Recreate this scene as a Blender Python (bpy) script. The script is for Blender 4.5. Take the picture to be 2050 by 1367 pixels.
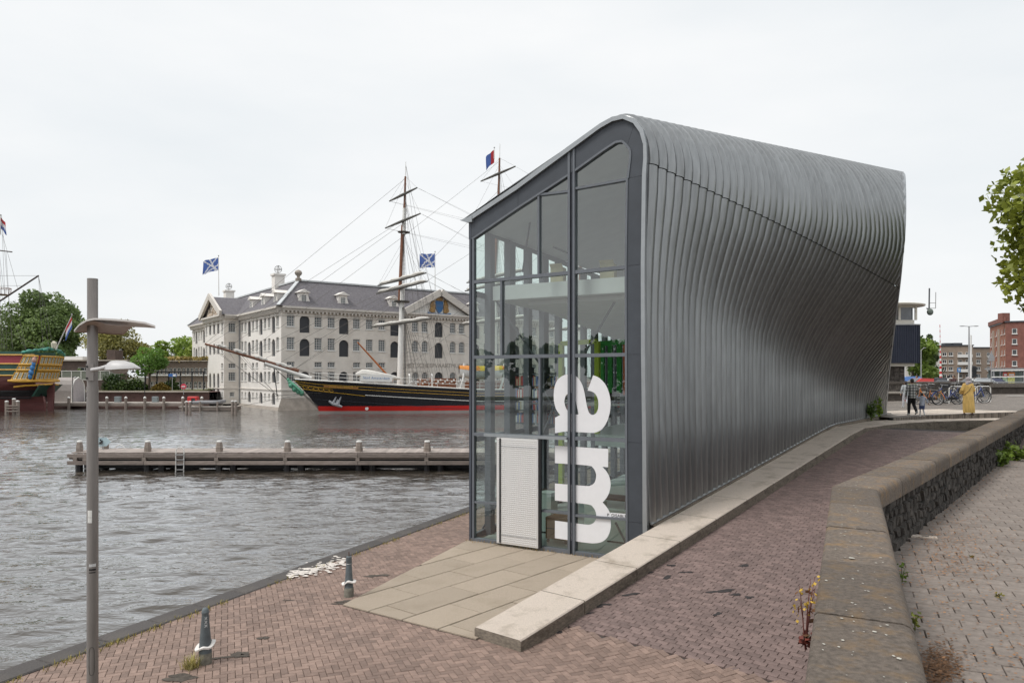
import bpy, bmesh, math, random
import numpy as np
from mathutils import Vector, Matrix, geometry
random.seed(7)
SC = bpy.context.scene
for _o in list(bpy.data.objects):
    bpy.data.objects.remove(_o)

# ------------------------------------------------------------------ camera
FPX, HZ, CXP, CAMZ = 1480.0, 752.0, 1025.0, 4.4      # focal length and horizon of the photograph (pixels of 2050x1367), eye height
cam_d = bpy.data.cameras.new('camera')
cam_d.sensor_width = 36.0
cam_d.lens = FPX / 2050.0 * 36.0
cam_d.shift_y = (HZ - 683.5) / 2050.0
cam_d.clip_start, cam_d.clip_end = 0.1, 3000.0
cam = bpy.data.objects.new('camera', cam_d)
cam.location = (0, 0, CAMZ)
cam.rotation_euler = (math.radians(90), 0, 0)
SC.collection.objects.link(cam)
SC.camera = cam

# ------------------------------------------------------------------ sky (overcast), sun, exposure
SUN_EL, SUN_AZ = math.radians(58), math.radians(-118)     # high and to the left, behind thin cloud
world = bpy.data.worlds.new('World')
SC.world = world
world.use_nodes = True
nt = world.node_tree
nt.nodes.clear()
w_out = nt.nodes.new('ShaderNodeOutputWorld')
w_add = nt.nodes.new('ShaderNodeAddShader')
w_bg1 = nt.nodes.new('ShaderNodeBackground')
w_bg2 = nt.nodes.new('ShaderNodeBackground')
w_sky = nt.nodes.new('ShaderNodeTexSky')
w_sky.sky_type = 'NISHITA'
w_sky.sun_disc = False
w_sky.sun_elevation = SUN_EL
w_sky.sun_rotation = SUN_AZ
w_sky.dust_density = 4.0
w_sky.air_density = 1.0
nt.links.new(w_sky.outputs[0], w_bg1.inputs[0])
w_bg1.inputs[1].default_value = 0.006
w_tc = nt.nodes.new('ShaderNodeTexCoord')
w_mp = nt.nodes.new('ShaderNodeMapping')
w_mp.inputs['Scale'].default_value = (1.3, 1.3, 4.2)
w_no = nt.nodes.new('ShaderNodeTexNoise')
w_no.inputs['Scale'].default_value = 1.6
w_no.inputs['Detail'].default_value = 5.0
w_no.inputs['Roughness'].default_value = 0.5
w_rp = nt.nodes.new('ShaderNodeValToRGB')
w_rp.color_ramp.elements[0].position = 0.32
w_rp.color_ramp.elements[0].color = (0.585, 0.608, 0.622, 1)
w_rp.color_ramp.elements[1].position = 0.66
w_rp.color_ramp.elements[1].color = (0.665, 0.67, 0.67, 1)
nt.links.new(w_tc.outputs['Generated'], w_mp.inputs[0])
nt.links.new(w_mp.outputs[0], w_no.inputs['Vector'])
nt.links.new(w_no.outputs[0], w_rp.inputs[0])
nt.links.new(w_rp.outputs[0], w_bg2.inputs[0])
w_bg2.inputs[1].default_value = 1.0
nt.links.new(w_bg1.outputs[0], w_add.inputs[0])
nt.links.new(w_bg2.outputs[0], w_add.inputs[1])
nt.links.new(w_add.outputs[0], w_out.inputs[0])

sun_d = bpy.data.lights.new('sun', 'SUN')
sun_d.energy = 1.5
sun_d.angle = math.radians(18)
sun_d.color = (1.0, 0.965, 0.92)
sun = bpy.data.objects.new('sun', sun_d)
sun_dir = Vector((math.sin(SUN_AZ) * math.cos(SUN_EL), math.cos(SUN_AZ) * math.cos(SUN_EL), math.sin(SUN_EL)))
sun.rotation_euler = sun_dir.to_track_quat('Z', 'Y').to_euler()
sun.location = (-40, -20, 60)
SC.collection.objects.link(sun)
SC.view_settings.view_transform = 'Standard'
SC.view_settings.look = 'None'
SC.view_settings.exposure = 0.5
SC.view_settings.gamma = 1.0
SC.view_settings.use_curve_mapping = False
SC.render.engine = 'CYCLES'
SC.cycles.max_bounces = 10
SC.cycles.transparent_max_bounces = 24
SC.cycles.diffuse_bounces = 4
SC.cycles.glossy_bounces = 4
SC.cycles.caustics_reflective = False
SC.cycles.caustics_refractive = False

# ------------------------------------------------------------------ helpers
COL = SC.collection


def P(px, py, Y):
    return Vector(((px - CXP) / FPX * Y, Y, CAMZ - (py - HZ) / FPX * Y))


def G(px, py, z=0.0):
    Y = FPX * (CAMZ - z) / (py - HZ)
    return Vector(((px - CXP) / FPX * Y, Y, z))


def PX(p):
    return CXP + FPX * p[0] / p[1], HZ + FPX * (CAMZ - p[2]) / p[1]


def lerp(a, b, t):
    return a + (b - a) * t


def sstep(x):
    x = max(0.0, min(1.0, x))
    return x * x * (3 - 2 * x)


def interp(x, xs, ys):
    return float(np.interp(x, xs, ys))


def RZ(a, loc=(0, 0, 0)):
    return Matrix.Translation(Vector(loc)) @ Matrix.Rotation(a, 4, 'Z')


class MB:
    """collects shapes and links them as ONE mesh object"""

    def __init__(s, M=None):
        s.v, s.f, s.mi, s.M, s.cur = [], [], [], M, 0
        s.tint = []

    def add(s, pts, faces):
        b = len(s.v)
        if s.M is not None:
            pts = [s.M @ Vector(p) for p in pts]
        s.v.extend([tuple(p) for p in pts])
        for f in faces:
            s.f.append([b + i for i in f])
            s.mi.append(s.cur)
        return s

    def poly(s, pts):
        return s.add(pts, [list(range(len(pts)))])

    def box(s, x0, y0, z0, x1, y1, z1):
        p = [(x0, y0, z0), (x1, y0, z0), (x1, y1, z0), (x0, y1, z0), (x0, y0, z1), (x1, y0, z1), (x1, y1, z1), (x0, y1, z1)]
        return s.add(p, [(3, 2, 1, 0), (4, 5, 6, 7), (0, 1, 5, 4), (1, 2, 6, 5), (2, 3, 7, 6), (3, 0, 4, 7)])

    def cbox(s, c, sx, sy, sz):
        return s.box(c[0] - sx / 2, c[1] - sy / 2, c[2] - sz / 2, c[0] + sx / 2, c[1] + sy / 2, c[2] + sz / 2)

    def chbox(s, x0, y0, z0, x1, y1, z1, c):
        """box with chamfered top edges"""
        p = [(x0, y0, z0), (x1, y0, z0), (x1, y1, z0), (x0, y1, z0),
             (x0, y0, z1 - c), (x1, y0, z1 - c), (x1, y1, z1 - c), (x0, y1, z1 - c),
             (x0 + c, y0 + c, z1), (x1 - c, y0 + c, z1), (x1 - c, y1 - c, z1), (x0 + c, y1 - c, z1)]
        return s.add(p, [(3, 2, 1, 0), (0, 1, 5, 4), (1, 2, 6, 5), (2, 3, 7, 6), (3, 0, 4, 7),
                         (4, 5, 9, 8), (5, 6, 10, 9), (6, 7, 11, 10), (7, 4, 8, 11), (8, 9, 10, 11)])

    def bar(s, a, b, w, h=None, up=(0, 0, 1)):
        """rectangular bar from a to b, w wide (side), h high (along up)"""
        h = w if h is None else h
        a, b, up = Vector(a), Vector(b), Vector(up)
        d = (b - a).normalized()
        x = d.cross(up)
        if x.length < 1e-5:
            x = d.cross(Vector((1, 0, 0)))
        x.normalize()
        y = x.cross(d).normalized()
        p = []
        for q in (a, b):
            for i, j in ((-1, -1), (1, -1), (1, 1), (-1, 1)):
                p.append(q + x * (i * w / 2) + y * (j * h / 2))
        return s.add(p, [(3, 2, 1, 0), (4, 5, 6, 7), (0, 1, 5, 4), (1, 2, 6, 5), (2, 3, 7, 6), (3, 0, 4, 7)])

    def tube(s, pts, r, n=8, caps=True, closed=False, flat=1.0):
        pts = [Vector(p) for p in pts]
        m = len(pts)
        rs = r if isinstance(r, (list, tuple)) else [r] * m
        vs = []
        ref = None
        for i in range(m):
            if closed:
                d = pts[(i + 1) % m] - pts[i - 1]
            else:
                d = pts[min(i + 1, m - 1)] - pts[max(i - 1, 0)]
            if d.length < 1e-9:
                d = Vector((0, 0, 1))
            d.normalize()
            if ref is None:
                ref = Vector((0, 0, 1)) if abs(d.z) < 0.95 else Vector((1, 0, 0))
            x = d.cross(ref)
            if x.length < 1e-6:
                x = d.cross(Vector((0, 1, 0)))
            x.normalize()
            y = x.cross(d).normalized()
            ref = y
            for k in range(n):
                a = 2 * math.pi * k / n
                vs.append(pts[i] + x * (math.cos(a) * rs[i]) + y * (math.sin(a) * rs[i] * flat))
        fs = []
        for i in range(m if closed else m - 1):
            j = (i + 1) % m
            for k in range(n):
                k2 = (k + 1) % n
                fs.append((i * n + k, i * n + k2, j * n + k2, j * n + k))
        if caps and not closed:
            fs.append(list(range(n))[::-1])
            fs.append([(m - 1) * n + k for k in range(n)])
        return s.add(vs, fs)

    def lathe(s, prof, n=16, c=(0, 0, 0), sx=1.0, sy=1.0):
        vs, fs = [], []
        for r, z in prof:
            for k in range(n):
                a = 2 * math.pi * k / n
                vs.append((c[0] + r * sx * math.cos(a), c[1] + r * sy * math.sin(a), c[2] + z))
        m = len(prof)
        for i in range(m - 1):
            for k in range(n):
                k2 = (k + 1) % n
                fs.append((i * n + k, i * n + k2, (i + 1) * n + k2, (i + 1) * n + k))
        fs.append(list(range(n))[::-1])
        fs.append([(m - 1) * n + k for k in range(n)])
        return s.add(vs, fs)

    def ball(s, c, r, n=12, m=8):
        rx, ry, rz = (r, r, r) if not isinstance(r, (tuple, list)) else r
        vs = [(c[0], c[1], c[2] - rz)]
        for i in range(1, m):
            a = -math.pi / 2 + math.pi * i / m
            for k in range(n):
                b = 2 * math.pi * k / n
                vs.append((c[0] + rx * math.cos(a) * math.cos(b), c[1] + ry * math.cos(a) * math.sin(b), c[2] + rz * math.sin(a)))
        vs.append((c[0], c[1], c[2] + rz))
        fs = []
        for k in range(n):
            fs.append((0, 1 + (k + 1) % n, 1 + k))
            fs.append((len(vs) - 1, 1 + (m - 2) * n + k, 1 + (m - 2) * n + (k + 1) % n))
        for i in range(m - 2):
            for k in range(n):
                k2 = (k + 1) % n
                fs.append((1 + i * n + k, 1 + i * n + k2, 1 + (i + 1) * n + k2, 1 + (i + 1) * n + k))
        return s.add(vs, fs)

    def prism(s, pts, vec):
        """closed polygon pts swept by vec"""
        n = len(pts)
        vec = Vector(vec)
        a = [Vector(p) for p in pts]
        b = [p + vec for p in a]
        fs = [list(range(n))[::-1], [n + i for i in range(n)]]
        for i in range(n):
            j = (i + 1) % n
            fs.append((i, j, n + j, n + i))
        return s.add(a + b, fs)

    def grid(s, rows):
        """rows: list of equally long point lists -> quad sheet"""
        n = len(rows[0])
        vs = [p for r in rows for p in r]
        fs = []
        for i in range(len(rows) - 1):
            for k in range(n - 1):
                fs.append((i * n + k, i * n + k + 1, (i + 1) * n + k + 1, (i + 1) * n + k))
        return s.add(vs, fs)

    def mesh(s, name='mesh', mats=(), smooth=False, sharp=40):
        me = bpy.data.meshes.new(name)
        me.from_pydata(s.v, [], s.f)
        for m in mats:
            me.materials.append(m)
        if len(mats) > 1:
            me.polygons.foreach_set('material_index', s.mi)
        if s.tint:
            at = me.attributes.new('tint', 'FLOAT', 'FACE')
            at.data.foreach_set('value', s.tint)
        me.update()
        if smooth:
            me.polygons.foreach_set('use_smooth', [True] * len(me.polygons))
            if sharp:
                me.set_sharp_from_angle(angle=math.radians(sharp))
        return me

    def build(s, name, mat, parent=None, smooth=False, sharp=40, **kw):
        mats = mat if isinstance(mat, (list, tuple)) else [mat]
        return link(name, s.mesh(name, mats, smooth, sharp), parent, **kw)


def link(name, me, parent=None, label=None, cat=None, group=None, kind=None, M=None):
    o = bpy.data.objects.new(name, me)
    COL.objects.link(o)
    if M is not None:
        o.matrix_basis = M
    if parent is not None:
        o.parent = parent
        if parent.type == 'EMPTY':
            o.matrix_parent_inverse = (Matrix.Translation(parent.location) @ parent.rotation_euler.to_matrix().to_4x4()).inverted()
    tag(o, label, cat, group, kind)
    return o


def tag(o, label=None, cat=None, group=None, kind=None):
    if label:
        o['label'] = label
    if cat:
        o['category'] = cat
    if group:
        o['group'] = group
    if kind:
        o['kind'] = kind
    return o


def thing(name, label, cat, loc=(0, 0, 0), rz=0.0, group=None, kind=None):
    o = bpy.data.objects.new(name, None)
    o.empty_display_size = 0.2
    o.location = loc
    o.rotation_euler = (0, 0, rz)
    COL.objects.link(o)
    return tag(o, label, cat, group, kind)


def put(o, loc, rz=0.0, scale=None):
    o.location = loc
    o.rotation_euler = (0, 0, rz)
    if scale:
        o.scale = (scale,) * 3
    return o


def copy_tree(o, parent=None):
    c = o.copy()
    COL.objects.link(c)
    if parent is not None:
        inv = o.matrix_parent_inverse.copy()
        c.parent = parent
        c.matrix_parent_inverse = inv
    for ch in list(o.children):
        copy_tree(ch, c)
    return c


# ------------------------------------------------------------------ materials
MATS = {}


def mat(name, col, rough=0.6, metal=0.0, spec=0.5, var=0.12, scale=6.0, bump=0.0, bscale=60.0, stain=0.0, sscale=0.7,
        stain_col=None, coord='Object', stretch=None, attr=None, attr_amt=0.25, objrand=0.0, emit=None, detail=4.0, alpha=None, coat=0.0):
    if name in MATS:
        return MATS[name]
    m = bpy.data.materials.new(name)
    m.use_nodes = True
    N, L = m.node_tree.nodes, m.node_tree.links
    b = N['Principled BSDF']
    b.inputs['Roughness'].default_value = rough
    b.inputs['Metallic'].default_value = metal
    b.inputs['Specular IOR Level'].default_value = spec
    if coat:
        b.inputs['Coat Weight'].default_value = coat
    tc = N.new('ShaderNodeTexCoord')
    vec = tc.outputs[coord]
    if stretch:
        mp = N.new('ShaderNodeMapping')
        mp.inputs['Scale'].default_value = stretch
        L.new(vec, mp.inputs[0])
        vec = mp.outputs[0]
    c4 = (col[0], col[1], col[2], 1)
    cur = None

    def scaled(k):
        return (min(1, col[0] * k), min(1, col[1] * k), min(1, col[2] * k), 1)
    if var > 0:
        no = N.new('ShaderNodeTexNoise')
        no.inputs['Scale'].default_value = scale
        no.inputs['Detail'].default_value = detail
        no.inputs['Roughness'].default_value = 0.6
        L.new(vec, no.inputs['Vector'])
        rp = N.new('ShaderNodeValToRGB')
        rp.color_ramp.elements[0].position = 0.3
        rp.color_ramp.elements[1].position = 0.7
        rp.color_ramp.elements[0].color = scaled(1 - var)
        rp.color_ramp.elements[1].color = scaled(1 + var)
        L.new(no.outputs[0], rp.inputs[0])
        cur = rp.outputs[0]
    if stain > 0:
        no2 = N.new('ShaderNodeTexNoise')
        no2.inputs['Scale'].default_value = sscale
        no2.inputs['Detail'].default_value = 6.0
        no2.inputs['Roughness'].default_value = 0.65
        L.new(tc.outputs[coord] if not stretch else vec, no2.inputs['Vector'])
        r2 = N.new('ShaderNodeValToRGB')
        r2.color_ramp.elements[0].position = 0.5
        r2.color_ramp.elements[1].position = 0.72
        r2.color_ramp.elements[0].color = (0, 0, 0, 1)
        r2.color_ramp.elements[1].color = (stain, stain, stain, 1)
        L.new(no2.outputs[0], r2.inputs[0])
        mx = N.new('ShaderNodeMix')
        mx.data_type = 'RGBA'
        sc = stain_col or (col[0] * 0.45, col[1] * 0.43, col[2] * 0.4)
        L.new(r2.outputs[0], mx.inputs[0])
        if cur is not None:
            L.new(cur, mx.inputs[6])
        else:
            mx.inputs[6].default_value = c4
        mx.inputs[7].default_value = (sc[0], sc[1], sc[2], 1)
        cur = mx.outputs[2]
    if attr or objrand:
        hs = N.new('ShaderNodeHueSaturation')
        mr = N.new('ShaderNodeMapRange')
        amt = attr_amt if attr else objrand
        mr.inputs[3].default_value = 1 - amt
        mr.inputs[4].default_value = 1 + amt
        if attr:
            at = N.new('ShaderNodeAttribute')
            at.attribute_name = attr
            L.new(at.outputs['Fac'], mr.inputs[0])
        else:
            oi = N.new('ShaderNodeObjectInfo')
            L.new(oi.outputs['Random'], mr.inputs[0])
        L.new(mr.outputs[0], hs.inputs['Value'])
        if cur is not None:
            L.new(cur, hs.inputs['Color'])
        else:
            hs.inputs['Color'].default_value = c4
        cur = hs.outputs[0]
    if cur is not None:
        L.new(cur, b.inputs['Base Color'])
    else:
        b.inputs['Base Color'].default_value = c4
    if bump > 0:
        nb = N.new('ShaderNodeTexNoise')
        nb.inputs['Scale'].default_value = bscale
        nb.inputs['Detail'].default_value = 3.0
        L.new(vec, nb.inputs['Vector'])
        bp = N.new('ShaderNodeBump')
        bp.inputs['Strength'].default_value = bump
        bp.inputs['Distance'].default_value = 0.02
        L.new(nb.outputs[0], bp.inputs['Height'])
        L.new(bp.outputs[0], b.inputs['Normal'])
    if emit:
        b.inputs['Emission Color'].default_value = (emit[0], emit[1], emit[2], 1)
        b.inputs['Emission Strength'].default_value = emit[3]
    MATS[name] = m
    return m


def glass_mat(name, tint=(0.8, 0.86, 0.84), ior=1.5, rough=0.0):
    if name in MATS:
        return MATS[name]
    m = bpy.data.materials.new(name)
    m.use_nodes = True
    N, L = m.node_tree.nodes, m.node_tree.links
    N.remove(N['Principled BSDF'])
    out = N['Material Output']
    tr = N.new('ShaderNodeBsdfTransparent')
    tr.inputs[0].default_value = (*tint, 1)
    gl = N.new('ShaderNodeBsdfGlossy')
    gl.inputs['Roughness'].default_value = rough
    gl.inputs[0].default_value = (1, 1, 1, 1)
    fr = N.new('ShaderNodeFresnel')
    ge = N.new('ShaderNodeNewGeometry')
    io = N.new('ShaderNodeMapRange')          # the same reflectance from either side of the thin sheet
    io.inputs[3].default_value = ior
    io.inputs[4].default_value = 1.0 / ior
    L.new(ge.outputs['Backfacing'], io.inputs[0])
    L.new(io.outputs[0], fr.inputs[0])
    mx = N.new('ShaderNodeMixShader')
    L.new(fr.outputs[0], mx.inputs[0])
    L.new(tr.outputs[0], mx.inputs[1])
    L.new(gl.outputs[0], mx.inputs[2])
    L.new(mx.outputs[0], out.inputs[0])
    MATS[name] = m
    return m


M_glass = glass_mat('facade_glass', (0.75, 0.83, 0.805), 2.15)
M_glass_far = mat('far_window_glass', (0.035, 0.04, 0.045), 0.08, spec=0.8, var=0.3, scale=0.8)
M_white = mat('white_paint', (0.78, 0.77, 0.74), 0.5, var=0.05)
M_offwhite = mat('cream_paint', (0.72, 0.68, 0.60), 0.5, var=0.06)
M_black = mat('black_paint', (0.012, 0.012, 0.014), 0.4, var=0.1)
M_dark = mat('dark_metal', (0.06, 0.065, 0.075), 0.45, var=0.08)
M_steel = mat('galvanised_steel', (0.42, 0.42, 0.42), 0.45, metal=0.6, var=0.12, scale=9)
M_wood = mat('weathered_timber', (0.27, 0.225, 0.195), 0.85, var=0.28, scale=3, stretch=(1, 1, 6), bump=0.3, bscale=30)
M_rope = mat('rope', (0.16, 0.15, 0.14), 0.9, var=0.1)
M_rope_l = mat('pale_rope', (0.5, 0.47, 0.42), 0.9, var=0.1)


def catmull(pts, sub=4, closed=True, corner=52):
    """smooth a 2-D outline but keep its sharp corners"""
    n = len(pts)
    out = []

    def ang(i):
        a = np.subtract(pts[i], pts[(i - 1) % n])
        b = np.subtract(pts[(i + 1) % n], pts[i])
        c = float(np.dot(a, b) / (np.linalg.norm(a) * np.linalg.norm(b) + 1e-9))
        return math.degrees(math.acos(max(-1, min(1, c))))
    sharp = [ang(i) > corner for i in range(n)]
    for i in range(n):
        j = (i + 1) % n
        p1, p2 = np.array(pts[i], float), np.array(pts[j], float)
        p0 = np.array(pts[(i - 1) % n], float) if not sharp[i] else p1 * 2 - p2
        p3 = np.array(pts[(j + 1) % n], float) if not sharp[j] else p2 * 2 - p1
        for k in range(sub):
            t = k / sub
            q = 0.5 * ((2 * p1) + (-p0 + p2) * t + (2 * p0 - 5 * p1 + 4 * p2 - p3) * t * t + (-p0 + 3 * p1 - 3 * p2 + p3) * t ** 3)
            out.append((float(q[0]), float(q[1])))
    return out


def tess(mb, loops, fn):
    """fill 2-D outlines (first outer, others holes); fn maps (x, y) to 3-D"""
    vs = [[Vector((p[0], p[1], 0)) for p in lp] for lp in loops]
    tr = geometry.tessellate_polygon(vs)
    flat = [fn(p[0], p[1]) for lp in loops for p in lp]
    mb.add(flat, [tuple(t) for t in tr])


def text_mesh(txt, size=1.0, extrude=0.0, spacing=1.0):
    cu = bpy.data.curves.new('txt', 'FONT')
    cu.body = txt
    cu.size = size
    cu.extrude = extrude
    cu.space_character = spacing
    cu.align_x = 'CENTER'
    cu.align_y = 'CENTER'
    cu.resolution_u = 3
    ob = bpy.data.objects.new('txt', cu)
    COL.objects.link(ob)
    dg = bpy.context.evaluated_depsgraph_get()
    me = bpy.data.meshes.new_from_object(ob.evaluated_get(dg))
    COL.objects.unlink(ob)
    bpy.data.objects.remove(ob)
    bpy.data.curves.remove(cu)
    return me


def text_obj(name, txt, material, org, ux, uz, size, parent=None, spacing=1.0, off=0.0):
    """lettering centred on org, reading along ux with uz up"""
    me = text_mesh(txt, size, 0.0, spacing)
    ux, uz = Vector(ux).normalized(), Vector(uz).normalized()
    un = ux.cross(uz)
    M = Matrix.Translation(Vector(org) + un * off) @ Matrix((ux, uz, un)).transposed().to_4x4()
    me.transform(M)
    me.materials.clear()
    me.materials.append(material)
    return link(name, me, parent)

# ================================================================== THE SETTING: water, quay, ramp, walls, pavements
E0 = Vector((0.13, 11.78))                 # near outer corner of the long concrete kerb
KU = Vector((0.641, 0.767)).normalized()   # along kerb and ramp
KN = Vector((KU.y, -KU.x))                 # across the ramp, to the right
QU = Vector((0.407, 0.914)).normalized()   # along the quay edge
QN = Vector((QU.y, -QU.x))
Q0 = Vector((-7.6, 10.98))
WATER_Z = -1.0


def tn(x, y):
    d = Vector((x, y)) - E0
    return d.dot(KU), d.dot(KN)


def fromtn(t, n):
    return E0 + KU * t + KN * n


def zroad(t):
    if t <= 0:
        return 0.0
    if t < 1.2:
        return 0.119 * t * t / 2.4
    return 0.119 * (min(t, 20.5) - 0.6)


def zkerb(t):
    return min(0.18 + 0.119 * t, 2.5)


def zplat(x, y):
    return 2.52 + 0.010 * max(0.0, min(y, 52) - 31) + 0.024 * max(0.0, min(x, 40) - 17)


def seen(x, y, z, m=40):
    if y < 2.0:
        return False
    px, py = PX((x, y, z))
    return -m < px < 2050 + m and py < 1367 + m * 1.5


M_brick = mat('clinker_brick', (0.245, 0.172, 0.14), 0.85, var=0.16, scale=9, bump=0.35, bscale=90, attr='tint', attr_amt=0.22, stain=0.4, sscale=0.45,
              stain_col=(0.155, 0.115, 0.1))
M_brick_o = mat('clinker_brick_single', (0.245, 0.172, 0.14), 0.85, var=0.16, scale=9, bump=0.35, bscale=90, objrand=0.22, stain=0.35, sscale=0.45,
                stain_col=(0.155, 0.115, 0.1))
M_brick_r = mat('ramp_brick', (0.192, 0.137, 0.124), 0.72, var=0.15, scale=9, bump=0.3, bscale=90, attr='tint', attr_amt=0.20, stain=0.3, sscale=0.5,
                stain_col=(0.12, 0.09, 0.088))
M_brick_ro = mat('ramp_brick_single', (0.192, 0.137, 0.124), 0.72, var=0.15, scale=9, bump=0.3, bscale=90, objrand=0.20, stain=0.3, sscale=0.5,
                 stain_col=(0.12, 0.09, 0.088))
M_sand = mat('joint_sand', (0.13, 0.098, 0.072), 0.95, var=0.4, scale=4, stain=0.5, sscale=1.2, stain_col=(0.13, 0.12, 0.04))
M_sand_d = mat('dark_joint_sand', (0.05, 0.042, 0.038), 0.95, var=0.35, scale=4)
M_kerb = mat('washed_concrete', (0.64, 0.555, 0.475), 0.9, var=0.22, scale=70, bump=0.8, bscale=170, stain=0.8, sscale=2.2, stain_col=(0.36, 0.30, 0.235))
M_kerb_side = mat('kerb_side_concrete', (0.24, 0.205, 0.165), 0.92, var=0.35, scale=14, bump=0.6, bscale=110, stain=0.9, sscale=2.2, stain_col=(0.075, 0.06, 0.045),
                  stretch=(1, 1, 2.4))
M_slab = mat('gravel_concrete_slab', (0.47, 0.39, 0.305), 0.92, var=0.24, scale=95, bump=0.9, bscale=190, stain=0.5, sscale=1.1, stain_col=(0.34, 0.275, 0.20), objrand=0.07)
M_basalt = mat('dark_granite', (0.075, 0.068, 0.065), 0.85, var=0.3, scale=40, bump=0.4, bscale=120, stain=0.5, sscale=1.2, stain_col=(0.12, 0.105, 0.09), objrand=0.12)
M_cope = mat('lichen_stone', (0.155, 0.126, 0.102), 0.9, var=0.35, scale=30, bump=0.8, bscale=150, stain=0.6, sscale=5.5, stain_col=(0.30, 0.18, 0.07), objrand=0.2)
M_rubble = mat('basalt_rubble', (0.05, 0.043, 0.037), 0.85, var=0.5, scale=12, bump=0.8, bscale=50, objrand=0.35)
M_rubble_s = mat('basalt_rubble_far', (0.05, 0.043, 0.037), 0.85, var=0.5, scale=12, bump=0.8, bscale=50, attr='tint', attr_amt=0.35)
M_mortar = mat('dark_mortar', (0.035, 0.03, 0.026), 0.95, var=0.4, scale=20, bump=0.5)
M_tile = mat('pavement_slab', (0.235, 0.20, 0.175), 0.9, var=0.2, scale=12, bump=0.5, bscale=130, objrand=0.10, stain=0.35, sscale=0.6, stain_col=(0.14, 0.12, 0.105))
M_tile_s = mat('pavement_slab_far', (0.235, 0.20, 0.175), 0.9, var=0.2, scale=12, bump=0.5, bscale=130, attr='tint', attr_amt=0.12, stain=0.35, sscale=0.6, stain_col=(0.14, 0.12, 0.105))
M_soil = mat('soil_joint', (0.055, 0.043, 0.034), 0.95, var=0.4, scale=10)
M_plat = mat('grey_setts', (0.225, 0.197, 0.172), 0.9, var=0.25, scale=5, bump=0.6, bscale=9, stain=0.4, sscale=0.5)
def add_brick_lines(m, sx, sy, rot, dark):
    """sett pattern too far away to model piece by piece"""
    N, L = m.node_tree.nodes, m.node_tree.links
    bs_ = N['Principled BSDF']
    src = bs_.inputs['Base Color'].links[0].from_socket
    tc = N.new('ShaderNodeTexCoord')
    mp = N.new('ShaderNodeMapping')
    mp.inputs['Rotation'].default_value = (0, 0, rot)
    bt = N.new('ShaderNodeTexBrick')
    bt.inputs['Scale'].default_value = 1.0
    bt.inputs['Brick Width'].default_value = sx
    bt.inputs['Row Height'].default_value = sy
    bt.inputs['Mortar Size'].default_value = .012
    bt.inputs['Color1'].default_value = (1.12, 1.12, 1.12, 1)
    bt.inputs['Color2'].default_value = (.82, .82, .82, 1)
    bt.inputs['Mortar'].default_value = (dark, dark, dark, 1)
    mx = N.new('ShaderNodeMix')
    mx.data_type = 'RGBA'
    mx.blend_type = 'MULTIPLY'
    mx.inputs[0].default_value = 1.0
    L.new(tc.outputs['Object'], mp.inputs[0])
    L.new(mp.outputs[0], bt.inputs['Vector'])
    L.new(src, mx.inputs[6])
    L.new(bt.outputs[0], mx.inputs[7])
    L.new(mx.outputs[2], bs_.inputs['Base Color'])


add_brick_lines(M_plat, .22, .11, math.radians(12), .45)
M_asphalt = mat('asphalt', (0.06, 0.06, 0.062), 0.9, var=0.2, scale=30, bump=0.3, bscale=150)


# ---- water
def water_material(name, layers):
    m = bpy.data.materials.new(name)
    m.use_nodes = True
    N, L = m.node_tree.nodes, m.node_tree.links
    N.remove(N['Principled BSDF'])
    out = N['Material Output']
    body = N.new('ShaderNodeBsdfDiffuse')
    body.inputs[0].default_value = (0.060, 0.050, 0.038, 1)
    gloss = N.new('ShaderNodeBsdfGlossy')
    gloss.inputs['Roughness'].default_value = 0.03
    gloss.inputs[0].default_value = (0.97, 0.98, 1.0, 1)
    fr = N.new('ShaderNodeFresnel')
    fr.inputs[0].default_value = 1.33
    rp_ = N.new('ShaderNodeValToRGB')           # strong mirror at low angles, dark turbid body when looked into
    el = rp_.color_ramp.elements
    el[0].position, el[0].color = 0.02, (0.03, 0.03, 0.03, 1)
    el[1].position, el[1].color = 1.0, (0.95, 0.95, 0.95, 1)
    for pos, v in ((0.06, 0.10), (0.14, 0.30), (0.28, 0.55), (0.55, 0.79)):
        e = el.new(pos)
        e.color = (v, v, v, 1)
    tc = N.new('ShaderNodeTexCoord')
    cur = None
    for sc, st, w, det, rot in layers:
        mp = N.new('ShaderNodeMapping')
        mp.inputs['Scale'].default_value = st
        mp.inputs['Rotation'].default_value = (0, 0, math.radians(rot))
        L.new(tc.outputs['Object'], mp.inputs[0])
        no = N.new('ShaderNodeTexNoise')
        no.inputs['Scale'].default_value = sc
        no.inputs['Detail'].default_value = det
        no.inputs['Roughness'].default_value = 0.5
        no.inputs['Distortion'].default_value = 0.4
        L.new(mp.outputs[0], no.inputs['Vector'])
        mu = N.new('ShaderNodeMath')
        mu.operation = 'MULTIPLY'
        mu.inputs[1].default_value = w
        L.new(no.outputs[0], mu.inputs[0])
        if cur is None:
            cur = mu.outputs[0]
        else:
            ad = N.new('ShaderNodeMath')
            L.new(cur, ad.inputs[0])
            L.new(mu.outputs[0], ad.inputs[1])
            cur = ad.outputs[0]
    bp = N.new('ShaderNodeBump')
    bp.inputs['Strength'].default_value = 1.0
    bp.inputs['Distance'].default_value = 1.0
    L.new(cur, bp.inputs['Height'])
    mx = N.new('ShaderNodeMixShader')
    L.new(bp.outputs[0], fr.inputs['Normal'])
    L.new(bp.outputs[0], gloss.inputs['Normal'])
    L.new(fr.outputs[0], rp_.inputs[0])
    L.new(rp_.outputs[0], mx.inputs[0])
    L.new(body.outputs[0], mx.inputs[1])
    L.new(gloss.outputs[0], mx.inputs[2])
    L.new(mx.outputs[0], out.inputs[0])
    return m


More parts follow.
